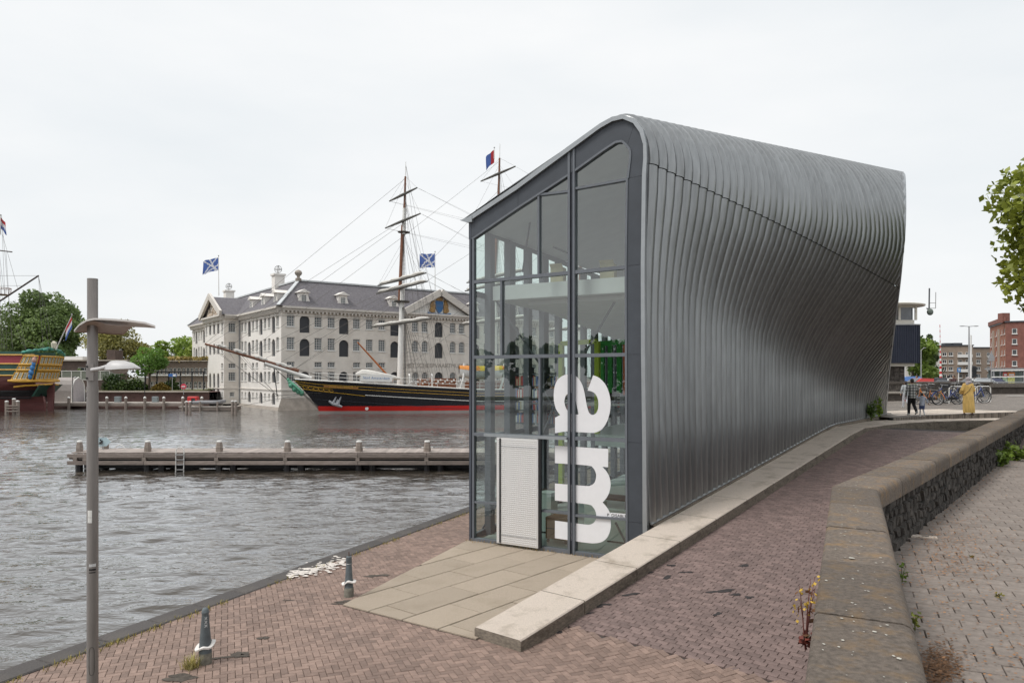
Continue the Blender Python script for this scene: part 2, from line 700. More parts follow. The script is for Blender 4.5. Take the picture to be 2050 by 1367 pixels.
M_waterfar = water_material('harbour_water_far', ((0.7, (0.5, 1.2, 1), 0.26, 2.0, 10), (2.0, (0.55, 1.3, 1), 0.09, 2.0, -7), (6.0, (0.7, 1.3, 1), 0.02, 2.0, 4)))
M_waternear = water_material('harbour_water_near', ((2.4, (0.55, 1.25, 1), 0.055, 2.0, -7), (6.5, (0.7, 1.2, 1), 0.016, 2.0, 4)))
wrng = np.random.default_rng(21)
NWV = 70
wlen = np.exp(wrng.uniform(math.log(.42), math.log(2.6), NWV))
wk = 2 * math.pi / wlen
wdir = np.radians(90 + 8 + wrng.normal(size=NWV) * 26)          # crests lie mostly across the view
wamp = 0.14 * math.sqrt(2.0 / NWV) / wk
wph = wrng.uniform(0, 6.28, NWV)
TILES = ((-36.0, 8.0, 8.0, 33.0, .11), (-56.0, 14.0, 33.0, 76.0, .21))


def wave_tile(x0, x1, y0, y1, res):
    xs, ys = np.arange(x0, x1 + res * .5, res), np.arange(y0, y1 + res * .5, res)
    X, Y = np.meshgrid(xs, ys)
    Z = np.zeros_like(X)
    for k in range(NWV):
        Z += wamp[k] * np.sin(wk[k] * (np.cos(wdir[k]) * X + np.sin(wdir[k]) * Y) + wph[k])
    # calmer and rougher patches
    Z *= 0.75 + 0.35 * np.sin(X * .11 + 1.2 * np.sin(Y * .07)) * np.sin(Y * .13 + .6)
    fade = np.clip((76.0 - Y) / 14.0, 0, 1)
    Z = WATER_Z + Z * fade
    ny, nx = X.shape
    v = np.stack([X, Y, Z], axis=-1).reshape(-1, 3).astype(np.float32)
    i = (np.arange(ny - 1)[:, None] * nx + np.arange(nx - 1)[None, :]).ravel()
    f = np.stack([i, i + 1, i + nx + 1, i + nx], axis=1).astype(np.int32)
    me = bpy.data.meshes.new('water')
    me.vertices.add(len(v))
    me.vertices.foreach_set('co', v.ravel())
    me.loops.add(f.size)
    me.loops.foreach_set('vertex_index', f.ravel())
    me.polygons.add(len(f))
    me.polygons.foreach_set('loop_start', np.arange(0, f.size, 4, dtype=np.int32))
    me.polygons.foreach_set('loop_total', np.full(len(f), 4, dtype=np.int32))
    me.polygons.foreach_set('use_smooth', np.ones(len(f), dtype=bool))
    me.materials.append(M_waternear)
    me.update(calc_edges=True)
    return me


for tl in TILES:
    link('water', wave_tile(*tl), kind='structure')
mb = MB()
for x0, y0, x1, y1 in ((-600, -300, 120, 8.0), (-600, 8.0, -36.0, 33.0), (8.0, 8.0, 120, 33.0), (-600, 33.0, -56.0, 76.0), (14.0, 33.0, 120, 76.0), (-600, 76.0, 120, 260)):
    mb.poly([(x0, y0, WATER_Z), (x1, y0, WATER_Z), (x1, y1, WATER_Z), (x0, y1, WATER_Z)])
mb.build('water', M_waterfar, kind='structure')

# ---- distant land sheet reaching the horizon
M_land = mat('distant_land', (0.09, 0.10, 0.06), 0.95, var=0.3, scale=0.05)
mb = MB()
mb.poly([(-1800, 262, 0.2), (1800, 262, 0.2), (1800, 2400, 0.2), (-1800, 2400, 0.2)])
mb.poly([(122, -300, 0.15), (1800, -300, 0.15), (1800, 262, 0.15), (122, 262, 0.15)])
mb.build('ground', M_land, kind='structure')

# ---- the low quay
qa, qb = Q0 - QU * 30, Q0 + QU * 62
quay = MB()
quay.poly([(qa.x, qa.y, -0.03), (70, qa.y, -0.03), (70, qb.y, -0.03), (qb.x, qb.y, -0.03)])
quay.poly([(qa.x, qa.y, -2.5), (qa.x, qa.y, -0.03), (qb.x, qb.y, -0.03), (qb.x, qb.y, -2.5)])
quay.poly([(qb.x, qb.y, -2.5), (qb.x, qb.y, -0.03), (70, qb.y, -0.03), (70, qb.y, -2.5)])
quay_o = quay.build('quay', M_sand, kind='structure')

edge_me = MB().chbox(-0.225, -0.492, -1.4, 0.225, 0.492, 0.025, 0.02).mesh('edge_stone', [M_basalt])
a_q = math.atan2(-QU.x, QU.y)
for i in range(-6, 34):
    c = Q0 + QU * (i * 1.0) + QN * 0.225
    link('edge_stone', edge_me, quay_o, M=RZ(a_q + random.uniform(-.002, .002), (c.x, c.y, random.uniform(-.006, .006))))

# ---- bricks laid in herringbone at 45 degrees to the quay edge
BL, BW = 0.210, 0.105
unit_brick = MB().chbox(-BL / 2 + .003, -BW / 2 + .003, -0.05, BL / 2 - .003, BW / 2 - .003, 0.0, 0.006)
brick_me = unit_brick.mesh('brick', [M_brick_o])
unit_brick_r = MB().chbox(-BL / 2 + .0040, -BW / 2 + .0038, -0.05, BL / 2 - .0040, BW / 2 - .0038, 0.0, 0.006)
brick_r_me = unit_brick_r.mesh('brick', [M_brick_ro])


def tilted(c, ang, zf):
    """matrix of a paver lying on the surface zf(x, y)"""
    ux = Vector((math.cos(ang), math.sin(ang)))
    uy = Vector((-ux.y, ux.x))
    z0 = zf(c.x, c.y)
    sx = (zf(c.x + ux.x * .1, c.y + ux.y * .1) - z0) / .1
    sy = (zf(c.x + uy.x * .1, c.y + uy.y * .1) - z0) / .1
    X = Vector((ux.x, ux.y, sx + random.uniform(-.008, .008))).normalized()
    Y = Vector((uy.x, uy.y, sy + random.uniform(-.012, .012)))
    Z = X.cross(Y).normalized()
    Y = Z.cross(X)
    M = Matrix((X, Y, Z)).transposed().to_4x4()
    return Matrix.Translation((c.x, c.y, z0 + random.uniform(-.003, .003))) @ M


def lay(parent, cells, zf, unit, single_me, mat_rest, rest_name, n_single=300, piece='brick'):
    """the pieces nearest the camera become parts, the rest one stuff part"""
    cells.sort(key=lambda c: c[0].x ** 2 + c[0].y ** 2)
    for c, a in cells[:n_single]:
        link(piece, single_me, parent, M=tilted(c, a, zf))
    mbx = MB()
    uv = [Vector(v) for v in unit.v]
    for c, a in cells[n_single:]:
        M = tilted(c, a, zf)
        b = len(mbx.v)
        mbx.v.extend([tuple(M @ v) for v in uv])
        r = random.random()
        for f in unit.f[1:]:
            mbx.f.append([b + i for i in f])
            mbx.mi.append(0)
            mbx.tint.append(r)
    if mbx.f:
        mbx.build(rest_name, mat_rest, parent, kind='stuff')


def zquay(x, y):
    t, n = tn(x, y)
    return zroad(t) if n > -0.45 else 0.0


WALL_L = [Vector((-1.0, -1.84)), Vector((3.92, 9.01)), Vector((19.7, 28.7)), Vector((27.0, 37.8))]   # road-side edge of the coping
APR = [Vector((-3.25, 14.15)), Vector((-0.60, 12.30)), Vector((3.35, 16.95)), Vector((-1.15, 19.85))]  # the concrete apron


def left_of(p, a, b):
    return (b.x - a.x) * (p.y - a.y) - (b.y - a.y) * (p.x - a.x)


def in_quad(p, q, m=0.0):
    for i in range(4):
        a, b = q[i], q[(i + 1) % 4]
        if left_of(p, a, b) / (b - a).length < m:
            return False
    return True


cells = []
ha = math.radians(90 - 24.0 - 45.0)
hu, hv = Vector((math.cos(ha), math.sin(ha))), Vector((-math.sin(ha), math.cos(ha)))
org = Vector((-3.0, 16.0))
for i in range(-80, 80):
    for j in range(-110, 110):
        # herringbone cell: two bricks per (2,2)-shifted step
        base = org + hu * (BW * (i + 2 * 0) * 1.0) + hv * (BW * i) + (hu - hv) * (BW * 2 * j)
        for kind in (0, 1):
            if kind == 0:
                c = base + hu * (BW) + hv * (BW * 0.5)
                a = ha
            else:
                c = base + hu * (BW * 2.5) + hv * (BW * 0)
                a = ha + math.pi / 2
            q = (c - Q0).dot(QN)
            if q < 0.36 or c.y > 31 or c.y < 9.0:
                continue
            if not seen(c.x, c.y, 0):
                continue
            t, n = tn(c.x, c.y)
            if t > 1.32 and n > -0.9:
                continue
            if t > 0.1 and -0.85 < n < -0.1:
                continue
            if in_quad(c, APR, 0.12):
                continue
            if (c.x - (-1.09)) * 0.515 + (c.y - 19.7) * 0.857 > 0.3 and (c - Vector((-1.09, 19.7))).dot(QN) > 0.1:
                continue        # under the building
            cells.append((c, a))
lay(quay_o, cells, zquay, unit_brick, brick_me, M_brick, 'brick_field')
print('quay bricks', len(cells))

# ---- the ramp
ramp = MB()
rows = []
for k in range(40):
    t = -0.5 + k * 0.6
    rows.append([(fromtn(t, n).x, fromtn(t, n).y, zroad(t) - 0.028) for n in (-0.6, 1, 3, 5.2)])
ramp.grid(rows)
ramp_o = ramp.build('ramp_road', M_sand_d, kind='structure')
cells = []
ra = math.atan2(KN.y, KN.x)
t, row = 1.36, 0
while t < 21.6:
    for k in range(-3, 25):
        n = k * BL + (BL / 2 if row % 2 else 0) + 0.02 * math.sin(row * 1.7)
        c = fromtn(t, n)
        if -0.2 < n < 5.0 and seen(c.x, c.y, zroad(t)):
            cells.append((c, ra))
    t += 0.1065
    row += 1
lay(ramp_o, cells, lambda x, y: zroad(tn(x, y)[0]), unit_brick_r, brick_r_me, M_brick_r, 'brick_field')
print('ramp bricks', len(cells))

# ---- the long concrete kerb (blocks)
kerb_o = thing('kerb', None, None, (E0.x, E0.y, 0), kind='structure')
KW = 1.0


def kerb_block(p0, p1, z0, z1, width=KW, drop=0.62):
    """block with its outer top edge from p0 to p1"""
    mbx = MB()
    d = (p1 - p0).normalized()
    nn = Vector((-d.y, d.x))
    g = 0.013
    a, b = p0 + d * g, p1 - d * g
    c = 0.02
    prof = [(0, -drop), (0, -c), (c, 0), (width - c, 0), (width, -c), (width, -drop)]
    A = [(a.x + nn.x * x, a.y + nn.y * x, z0 + z) for x, z in prof]
    B = [(b.x + nn.x * x, b.y + nn.y * x, z1 + z) for x, z in prof]
    n = len(prof)
    mbx.add(A + B, [list(range(n)), [2 * n - 1 - i for i in range(n)]] + [(i + 1, i, n + i, n + i + 1) for i in range(n - 1)])
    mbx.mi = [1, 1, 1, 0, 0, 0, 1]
    return mbx


STEP = 1.82
for i in range(11):
    p0, p1 = fromtn(i * STEP, 0), fromtn((i + 1) * STEP, 0)
    kerb_block(p0, p1, zkerb(i * STEP), zkerb((i + 1) * STEP)).build('kerb_block', [M_kerb, M_kerb_side], kerb_o)
kcurve = [fromtn(11 * STEP, 0), Vector((14.45, 28.65)), Vector((16.0, 30.0)), Vector((17.7, 31.0)), Vector((19.6, 31.7)), Vector((22.3, 32.3))]
for i in range(len(kcurve) - 1):
    kerb_block(kcurve[i], kcurve[i + 1], 2.5, 2.5).build('kerb_block', [M_kerb, M_kerb_side], kerb_o)

# ---- apron of gravel-concrete slabs in front of the glass
ap_o = MB().poly([(p.x, p.y, 0.004) for p in APR]).build('apron', M_soil, kind='structure')


def clip_poly(poly, a, b):
    out = []
    for i in range(len(poly)):
        p, q = poly[i], poly[(i + 1) % len(poly)]
        sp, sq = left_of(p, a, b), left_of(q, a, b)
        if sp >= 0:
            out.append(p)
        if sp * sq < 0:
            out.append(p + (q - p) * (sp / (sp - sq)))
    return out


def inset(poly, d):
    n = len(poly)
    out = []
    for i in range(n):
        p0, p1, p2 = poly[i - 1], poly[i], poly[(i + 1) % n]
        d1, d2 = (p1 - p0).normalized(), (p2 - p1).normalized()
        n1, n2 = Vector((-d1.y, d1.x)), Vector((-d2.y, d2.x))
        k = 1 + n1.dot(n2)
        out.append(p1 + (n1 + n2) * (d / max(k, 0.25)))
    return out


def paver(poly, z, h, gap, ch):
    mbx = MB()
    a = inset(poly, gap)
    b = inset(poly, gap + ch)
    n = len(poly)
    vs = [(p.x, p.y, z - h) for p in a] + [(p.x, p.y, z - ch) for p in a] + [(p.x, p.y, z) for p in b]
    fs = [[2 * n + i for i in range(n)]]
    for i in range(n):
        j = (i + 1) % n
        fs += [(i, j, n + j, n + i), (n + i, n + j, 2 * n + j, 2 * n + i)]
    return mbx.add(vs, fs)


def area(poly):
    return abs(sum(poly[i - 1].x * poly[i].y - poly[i].x * poly[i - 1].y for i in range(len(poly)))) / 2


def clean(poly, eps=0.03):
    out = []
    for p in poly:
        if not out or (p - out[-1]).length > eps:
            out.append(p)
    while len(out) > 2 and (out[0] - out[-1]).length < eps:
        out.pop()
    return out


for r in range(7):
    n1 = -0.88 - 0.845 * r
    n0 = n1 - 0.845
    off = (r % 2) * 0.85 + 0.15
    for k in range(-3, 8):
        t0 = k * 1.7 + off
        poly = [fromtn(t0, n1), fromtn(t0 + 1.7, n1), fromtn(t0 + 1.7, n0), fromtn(t0, n0)]
        for i in range(4):
            poly = clip_poly(poly, APR[i], APR[(i + 1) % 4])
            if len(poly) < 3:
                break
        poly = clean(poly) if len(poly) >= 3 else poly
        if len(poly) < 3 or area(poly) < 0.03:
            continue
        paver(poly, 0.028 + random.uniform(-.004, .004), 0.03, 0.014, 0.006).build('slab', M_slab, ap_o)

# ---- retaining wall with rounded coping between the ramp and the upper pavement
COPE_Z, PAVE_Z = 3.06, 2.15


def offset_line(pts, widths):
    out = []
    for i, p in enumerate(pts):
        ds = []
        if i > 0:
            ds.append(((p - pts[i - 1]).normalized(), widths[i - 1]))
        if i < len(pts) - 1:
            ds.append(((pts[i + 1] - p).normalized(), widths[i]))
        ns = [Vector((d.y, -d.x)) for d, w in ds]
        if len(ns) == 1:
            out.append(p + ns[0] * ds[0][1])
        else:
            m = (ns[0] + ns[1]).normalized()
            out.append(p + m * ((ds[0][1] + ds[1][1]) / 2 / m.dot(ns[0])))
    return out


WALL_R = offset_line(WALL_L, [0.46, 0.50, 0.50])
rw_o = thing('retaining_wall', 'low dark basalt wall with broad rounded lichen-covered stone coping beside the brick ramp', 'wall', (3.9, 9.0, 0))


def cope_block(l0, r0, l1, r1, z):
    mbx = MB()
    prof = [(-.05, -.24), (-.05, -.05), (-.04, -.018), (0, 0), (.90, 0), (.97, -.012), (1.02, -.045), (1.04, -.09), (1.04, -.24)]

    def sec(l, r, o):
        return [(l.x + (r.x - l.x) * x, l.y + (r.y - l.y) * x, z + h) for x, h in prof]
    A, B = sec(l0, r0, 0), sec(l1, r1, 0)
    n = len(prof)
    mbx.add(A + B, [list(range(n)), [2 * n - 1 - i for i in range(n)]] + [(i + 1, i, n + i, n + i + 1) for i in range(n - 1)] + [(0, n - 1, 2 * n - 1, n)])
    return mbx


for s in range(3):
    L0, L1, R0, R1 = WALL_L[s], WALL_L[s + 1], WALL_R[s], WALL_R[s + 1]
    ln = (L1 - L0).length
    nb = max(1, round(ln / 1.28))
    # the joints before the corner as in the photograph
    for k in range(nb):
        f0, f1 = k / nb + 0.011 / ln, (k + 1) / nb - 0.011 / ln
        cope_block(L0.lerp(L1, f0), R0.lerp(R1, f0), L0.lerp(L1, f1), R0.lerp(R1, f1), COPE_Z + random.uniform(-.004, .004)).build(
            'coping_stone', M_cope, rw_o, smooth=True, sharp=50)
core = MB()
for s in range(3):
    L0, L1, R0, R1 = WALL_L[s], WALL_L[s + 1], WALL_R[s], WALL_R[s + 1]
    i0, i1, j0, j1 = L0.lerp(R0, .05), L1.lerp(R1, .05), R0.lerp(L0, .09), R1.lerp(L1, .09)
    zt, zb = COPE_Z - 0.2, -0.3
    core.add([(i0.x, i0.y, zb), (i1.x, i1.y, zb), (i1.x, i1.y, zt), (i0.x, i0.y, zt), (j0.x, j0.y, zb), (j1.x, j1.y, zb), (j1.x, j1.y, zt), (j0.x, j0.y, zt)],
             [(0, 1, 2, 3), (5, 4, 7, 6), (3, 2, 6, 7)])
core.build('wall_core', M_mortar, rw_o)
# rubble stones of the face above the upper pavement
cells = []
Rn = WALL_R[1:]
for s in range(2):
    a, b = Rn[s], Rn[s + 1]
    dd = (b - a).normalized()
    nn = Vector((dd.y, -dd.x))
    a2 = a - nn * 0.045
    ln = (b - a).length
    rowsz = [PAVE_Z - 0.02, PAVE_Z + 0.13, PAVE_Z + 0.27, PAVE_Z + 0.41, PAVE_Z + 0.55, PAVE_Z + 0.69]
    ncol = int(ln / 0.17)
    P2 = [[(k * ln / ncol + random.uniform(-.055, .055) + (.08 if r % 2 else 0), rowsz[r] + (random.uniform(-.04, .04) if 0 < r < 5 else 0)) for k in range(ncol + 1)] for r in range(6)]
    for r in range(5):
        for k in range(ncol):
            q = [P2[r][k], P2[r][k + 1], P2[r + 1][k + 1], P2[r + 1][k]]
            cx = sum(p[0] for p in q) / 4
            cz = sum(p[1] for p in q) / 4
            h = random.uniform(.015, .06)
            o1, o2 = [], []
            for p in q:
                x, z = lerp(p[0], cx, .07), lerp(p[1], cz, .09)
                w = a2 + dd * x + nn * 0.0
                o1.append((w.x, w.y, z))
                x, z = lerp(p[0], cx, .32), lerp(p[1], cz, .34)
                w = a2 + dd * x + nn * (h + random.uniform(-.012, .012))
                o2.append((w.x, w.y, z))
            cells.append((a2 + dd * cx, o1 + o2))
cells.sort(key=lambda c: c[0].length)
rest = MB()
FS = [(4, 5, 6, 7), (0, 1, 5, 4), (1, 2, 6, 5), (2, 3, 7, 6), (3, 0, 4, 7)]
for k, (c, vs) in enumerate(cells):
    if k < 260:
        MB().add(vs, FS).build('stone', M_rubble, rw_o)
    else:
        rest.add(vs, FS)
        rest.tint += [random.random()] * 5
rest.build('stone_field', M_rubble_s, rw_o, kind='stuff')

# ---- upper pavement of concrete slabs
pv = MB()
pv.poly([(WALL_R[0].x, WALL_R[0].y, PAVE_Z - .03), (70, -10, PAVE_Z - .03), (70, 45, PAVE_Z - .03), (WALL_R[3].x, WALL_R[3].y, PAVE_Z - .03), (WALL_R[2].x, WALL_R[2].y, PAVE_Z - .03), (WALL_R[1].x, WALL_R[1].y, PAVE_Z - .03)])
pave_o = pv.build('pavement', M_soil, kind='structure')
SLW, SLD = 0.315, 0.215
unit_tile = MB().chbox(-SLW / 2 + .004, -SLD / 2 + .003, -0.05, SLW / 2 - .004, SLD / 2 - .003, 0.0, 0.005)
tile_me = unit_tile.mesh('paving_slab', [M_tile])
pu, pvv = Vector((0.413, 0.911)), Vector((0.911, -0.413))
ta = math.atan2(pvv.y, pvv.x)
cells = []
for r in range(0, 140):
    for k in range(0, 46):
        c = WALL_R[0] + pu * (1.5 + r * SLD) + pvv * (k * SLW + (SLW / 2 if r % 2 else 0) + random.uniform(-.004, .004))
        if (c - WALL_R[1]).dot(Vector((0.78, -0.625))) < -0.12 or (c - WALL_R[1]).dot(pvv) < -0.1 and c.y < 9:
            continue
        if not seen(c.x, c.y, PAVE_Z, 60) or c.y > 26:
            continue
        cells.append((c, ta))


def zpave(x, y):
    return PAVE_Z + 0.012 * math.sin(x * 1.3 + 0.7 * y) * math.sin(y * 0.9)


lay(pave_o, cells, zpave, unit_tile, tile_me, M_tile_s, 'slab_field', piece='paving_slab')
print('pavement slabs', len(cells))

# ---- the raised plateau at the head of the ramp, with its step
pl = MB()
front = [(16.3, 31.6), (18.2, 32.6), (20.0, 33.1), (24.0, 33.6), (33.0, 35.0), (80.0, 40.0)]
rows = []
for f in (0, .12, .3, .6, 1.0):
    rows.append([(lerp(x, x + (0 if i else -4), f), lerp(y, 52.0, f), zplat(x, lerp(y, 52.0, f)) + 0.07) for i, (x, y) in enumerate(front)])
pl.grid(rows)
for i in range(len(front) - 1):
    (x0, y0), (x1, y1) = front[i], front[i + 1]
    z0, z1 = zplat(x0, y0) + .07, zplat(x1, y1) + .07
    pl.poly([(x0, y0, 2.2), (x1, y1, 2.2), (x1, y1, z1), (x0, y0, z0)])
plat_o = pl.build('plateau_paving', M_plat, kind='structure')
lo = MB()
pts = [(p.x - .35, p.y + .55) for p in kcurve]
lo.poly([(x, y, 2.485) for x, y in pts] + [(24.2, 33.9, 2.485), (20, 33.4, 2.485), (18, 32.9, 2.485), (16, 31.9, 2.485), (12.4, 29.2, 2.485)])
lo.build('plateau_edge', M_kerb, kind='structure')
# concrete bands crossing the plateau
bands = thing('paving_band', None, None, (18, 34, 2.6), kind='structure')
for k, y in enumerate((33.3, 34.35, 35.4)):
    mbx = MB()
    def zp(x, y_):
        return (x, y_, zplat(x, y_) + .074)
    mbx.grid([[zp(16.6 + .25 * k, y - .6), zp(19.6, y), zp(23.5 - k * .9, y + .35)],
              [zp(17.1 + .25 * k, y + .38), zp(19.6, y + .98), zp(23.0 - k * .9, y + 1.28)]])
    mbx.build('concrete_band', M_kerb, bands)

# ================================================================== THE ZINC PAVILION
FL = Vector((-1.09, 19.7))                         # left foot of the glass front
FD = Vector((0.857, -0.515)).normalized()
FN = Vector((-FD.y * -1, 0))                       # placeholder, set below
FN = Vector((FD.y, -FD.x))                         # outward normal, towards the viewer
B0 = Vector((3.16, 17.15))                         # foot of the zinc shell at the front


def FP(px, py):
    """pixel of the photograph -> (s, z) on the glass front"""
    u = (px - CXP) / FPX
    s = (u * FL.y - FL.x) / (FD.x - u * FD.y)
    Y = FL.y + FD.y * s
    return s, CAMZ - (py - HZ) / FPX * Y


def FW(s, z, off=0.0):
    return Vector((FL.x + FD.x * s + FN.x * off, FL.y + FD.y * s + FN.y * off, z))


def FQ(px, py, off=0.0):
    s, z = FP(px, py)
    return FW(s, z, off)


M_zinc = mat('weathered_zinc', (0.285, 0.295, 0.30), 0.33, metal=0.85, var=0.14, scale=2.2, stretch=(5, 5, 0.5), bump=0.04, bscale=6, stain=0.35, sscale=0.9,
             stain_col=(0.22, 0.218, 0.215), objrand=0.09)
M_zincshade = mat('shaded_zinc', (0.115, 0.118, 0.122), 0.42, metal=0.6, var=0.25, scale=2.2, stretch=(5, 5, 0.5), objrand=0.15)
M_flash = mat('zinc_flashing', (0.34, 0.36, 0.375), 0.42, metal=0.6, var=0.06, scale=3)
M_anth = mat('anthracite_panel', (0.052, 0.060, 0.073), 0.5, var=0.10, scale=3, objrand=0.06)
M_mull = mat('grey_mullion', (0.145, 0.158, 0.178), 0.45, metal=0.2, var=0.07, scale=5)
M_mull_d = mat('navy_mullion', (0.05, 0.058, 0.075), 0.45, var=0.07, scale=5)
M_plaster = mat('white_plaster', (0.84, 0.83, 0.83), 0.8, var=0.04, scale=2)
M_soffit = mat('white_soffit', (0.80, 0.79, 0.79), 0.7, var=0.04, scale=2)
M_intfloor = mat('pale_floor', (0.36, 0.41, 0.39), 0.55, var=0.06, scale=1.5)
M_col = mat('grey_column', (0.10, 0.105, 0.125), 0.6, var=0.05)
M_lime = mat('lime_paint', (0.45, 0.56, 0.03), 0.5, var=0.05)
M_green = mat('green_paint', (0.02, 0.30, 0.04), 0.5, var=0.08)
M_orange = mat('orange_paint', (0.55, 0.12, 0.04), 0.5, var=0.05)
M_vinyl = mat('white_vinyl', (0.80, 0.80, 0.82), 0.5, var=0.02)
M_embossed = bpy.data.materials.new('embossed_aluminium')
M_embossed.use_nodes = True
_n, _l = M_embossed.node_tree.nodes, M_embossed.node_tree.links
_b = _n['Principled BSDF']
_b.inputs['Base Color'].default_value = (0.74, 0.73, 0.72, 1)
_b.inputs['Metallic'].default_value = 0.35
_b.inputs['Roughness'].default_value = 0.35

pav = thing('zinc_pavilion', 'sculptural waterside pavilion of ribbed zinc with a tall glass front', 'building', (FL.x, FL.y, 0))


def W_(t):
    return 0.197 * max(t, 0)


def zbul(t):
    return 9.44 - 0.03 * t


def zcre(t):
    return 10.5 + 0.105 * t


def z0_(t):
    return max(2.6, 6.3 - 0.17 * t)


def zbas(t):
    return zkerb(6.06 + t) + 0.09 + 0.012 * max(0, t - 13)


def wz(t, z):
    """outward lean of the shell at length t, height z (below the bulge)"""
    f = W_(t) * sstep((z - z0_(t)) / (zbul(t) - z0_(t)))
    # the front edge draws in a little between base and brow
    f -= 0.13 * math.exp(-(t / 3.0) ** 2) * math.sin(math.pi * max(0, min(1, (z - 0.9) / 8.5)))
    return f


def shell(t, w, z):
    te = t + 0.156 * w * max(0.0, 1 - t / 9.0)
    p = B0 + KU * te + KN * w
    return Vector((p.x, p.y, z))


EDGE_Y = [300, 342, 400, 440, 500, 560, 640, 700, 760, 822, 900]
EDGE_X = [1805, 1805, 1806, 1806, 1802, 1797, 1788, 1781, 1775, 1771, 1767]


def tcut(w_of_t, z):
    lo_, hi_ = 6.0, 24.0
    for _ in range(40):
        m_ = (lo_ + hi_) / 2
        px, py = PX(shell(m_, w_of_t(m_), z))
        if px > interp(py, EDGE_Y, EDGE_X):
            hi_ = m_
        else:
            lo_ = m_
    return hi_


NZ = 26
TOPA = [math.radians(a) for a in (12, 24, 36, 48, 60, 72, 84, 94)]
NP = NZ + 1 + len(TOPA)
EAVE_A = FW(-0.28, 8.57, 0.03)
_eb = FL + QU * 20.5 - QN * 0.3
EAVE_B = Vector((_eb.x, _eb.y, 8.9))


def prof_at(k, t):
    """(w, z) of row k (0 foot .. NZ bulge .. NP-1 crest) at length t"""
    zt = zbul(t)
    if k <= NZ:
        z = lerp(zbas(t), zt, k / NZ)
        return wz(t, z), z
    a, c, W = 0.72 + 0.06 * t, zcre(t) - zt, wz(t, zt)
    q = TOPA[int(round(k)) - NZ - 1]
    return W - a + a * math.cos(q), zt + c * math.sin(q)


# where the slanted rear edge of the shell cuts each level
CUT = []
for k in range(NP):
    lo_, hi_ = 6.0, 26.0
    for _ in range(30):
        m_ = (lo_ + hi_) / 2
        w, z = prof_at(k, m_)
        px, py = PX(shell(m_, w, z))
        if px > interp(py, EDGE_Y, EDGE_X):
            hi_ = m_
        else:
            lo_ = m_
    CUT.append(hi_)
for _ in range(2):
    CUT = [CUT[0]] + [(CUT[k - 1] + 2 * CUT[k] + CUT[k + 1]) / 4 for k in range(1, NP - 1)] + [CUT[-1]]
print('rear cut', [round(c, 2) for c in CUT])


def cut_at(k):
    return interp(k, list(range(NP)), CUT)


def shell_pt(k, t):
    w, z = prof_at(k, t)
    return shell(t, w, z)


PITCH = 0.305
NSTRIP = int(max(CUT) / PITCH) + 1
ACR = [0.0, 0.04, 0.10, 0.2, 0.34, 0.5, 0.66, 0.8, 0.90, 0.96, 1.0]
RISE = [-0.04] + [0.12 * math.sqrt(max(0, 1 - (2 * a - 1) ** 2)) for a in ACR[1:-1]] + [-0.04]


def seam_k(t):
    """row where upper and lower strips meet: just under the brow in front, dropping towards the back"""
    z = 9.32 - 0.125 * t
    return max(1.0, min(NZ - 0.01, (z - zbas(t)) / (zbul(t) - zbas(t)) * NZ))


KN3, KU3 = Vector((KN.x, KN.y, 0)), Vector((KU.x, KU.y, 0))


def bulged(k, t, r):
    p = shell_pt(k, t)
    if k < NZ:
        q = shell_pt(min(k + .5, NZ), t) - shell_pt(max(k - .5, 0), t)
    else:
        q = shell_pt(min(int(k) + 1, NP - 1), t) - shell_pt(int(k) - 1, t)
    nrm = KU3.cross(q)
    if nrm.dot(KN3 + Vector((0, 0, .3))) < 0:
        nrm = -nrm
    return p + nrm.normalized() * r


def strip_rows(i, upper):
    rows = []
    if upper:
        ks = [('s', f) for f in (0, .2, .45, .72)] + [('k', k) for k in range(NZ, NP)]
    else:
        ks = [('s', f) for f in (0, .12, .24, .36, .48, .58, .66, .74, .81, .87, .93, 1.0)]
    for typ, v in ks:
        row = []
        fulls = []
        for a, r in zip(ACR, RISE):
            t = (i + a) * PITCH
            sk = seam_k(t)
            k = v if typ == 'k' else (lerp(sk, NZ, v) if upper else lerp(0, sk, v))
            c = cut_at(k)
            fulls.append(t <= c)
            t2 = min(t, c)
            row.append(bulged(k, t2, r * (1 if t <= c else max(0, 1 - (t - c) / .1))))
        rows.append((row, fulls[0]))
    if upper and rows[-1][1]:
        last = rows[-1][0]
        for f in (0.08, 0.25, 0.5, 0.75, 1.0):
            row = []
            for a, p in zip(ACR, last):
                ev = EAVE_A.lerp(EAVE_B, min(1, (i + a) * PITCH / CUT[-1]))
                pp = Vector(p).lerp(ev, f)
                pp.z += 0.10 * math.sin(math.pi * f) * (1 if f < .5 else .6)
                row.append(pp)
            rows.append((row, True))
    return rows


n_strips = 0
for i in range(NSTRIP):
    for upper in (False, True):
        rw = strip_rows(i, upper)
        ok = [k for k, (r, full) in enumerate(rw) if full]
        if not ok:
            continue
        rows = [r for r, full in rw[max(0, ok[0] - 1):min(len(rw), ok[-1] + 2)]]
        if len(rows) < 2:
            continue
        if not upper and ok[-1] == len(rw) - 1:       # the lower strip tucks in just under the seam
            rows[-1] = [p - KN3 * 0.02 - Vector((0, 0, 0.015)) for p in rows[-1]]
        mbx = MB().grid(rows)
        nc = len(ACR) - 1
        mbx.mi = [1 if j % nc in (0, nc - 4, nc - 3, nc - 2, nc - 1) else 0 for j in range(len(mbx.f))]      # rib shade painted into the colour along one flank and the grooves
        mbx.build('zinc_strip', [M_zinc, M_zincshade], pav, smooth=True, sharp=75)
        n_strips += 1
print('strips', n_strips)

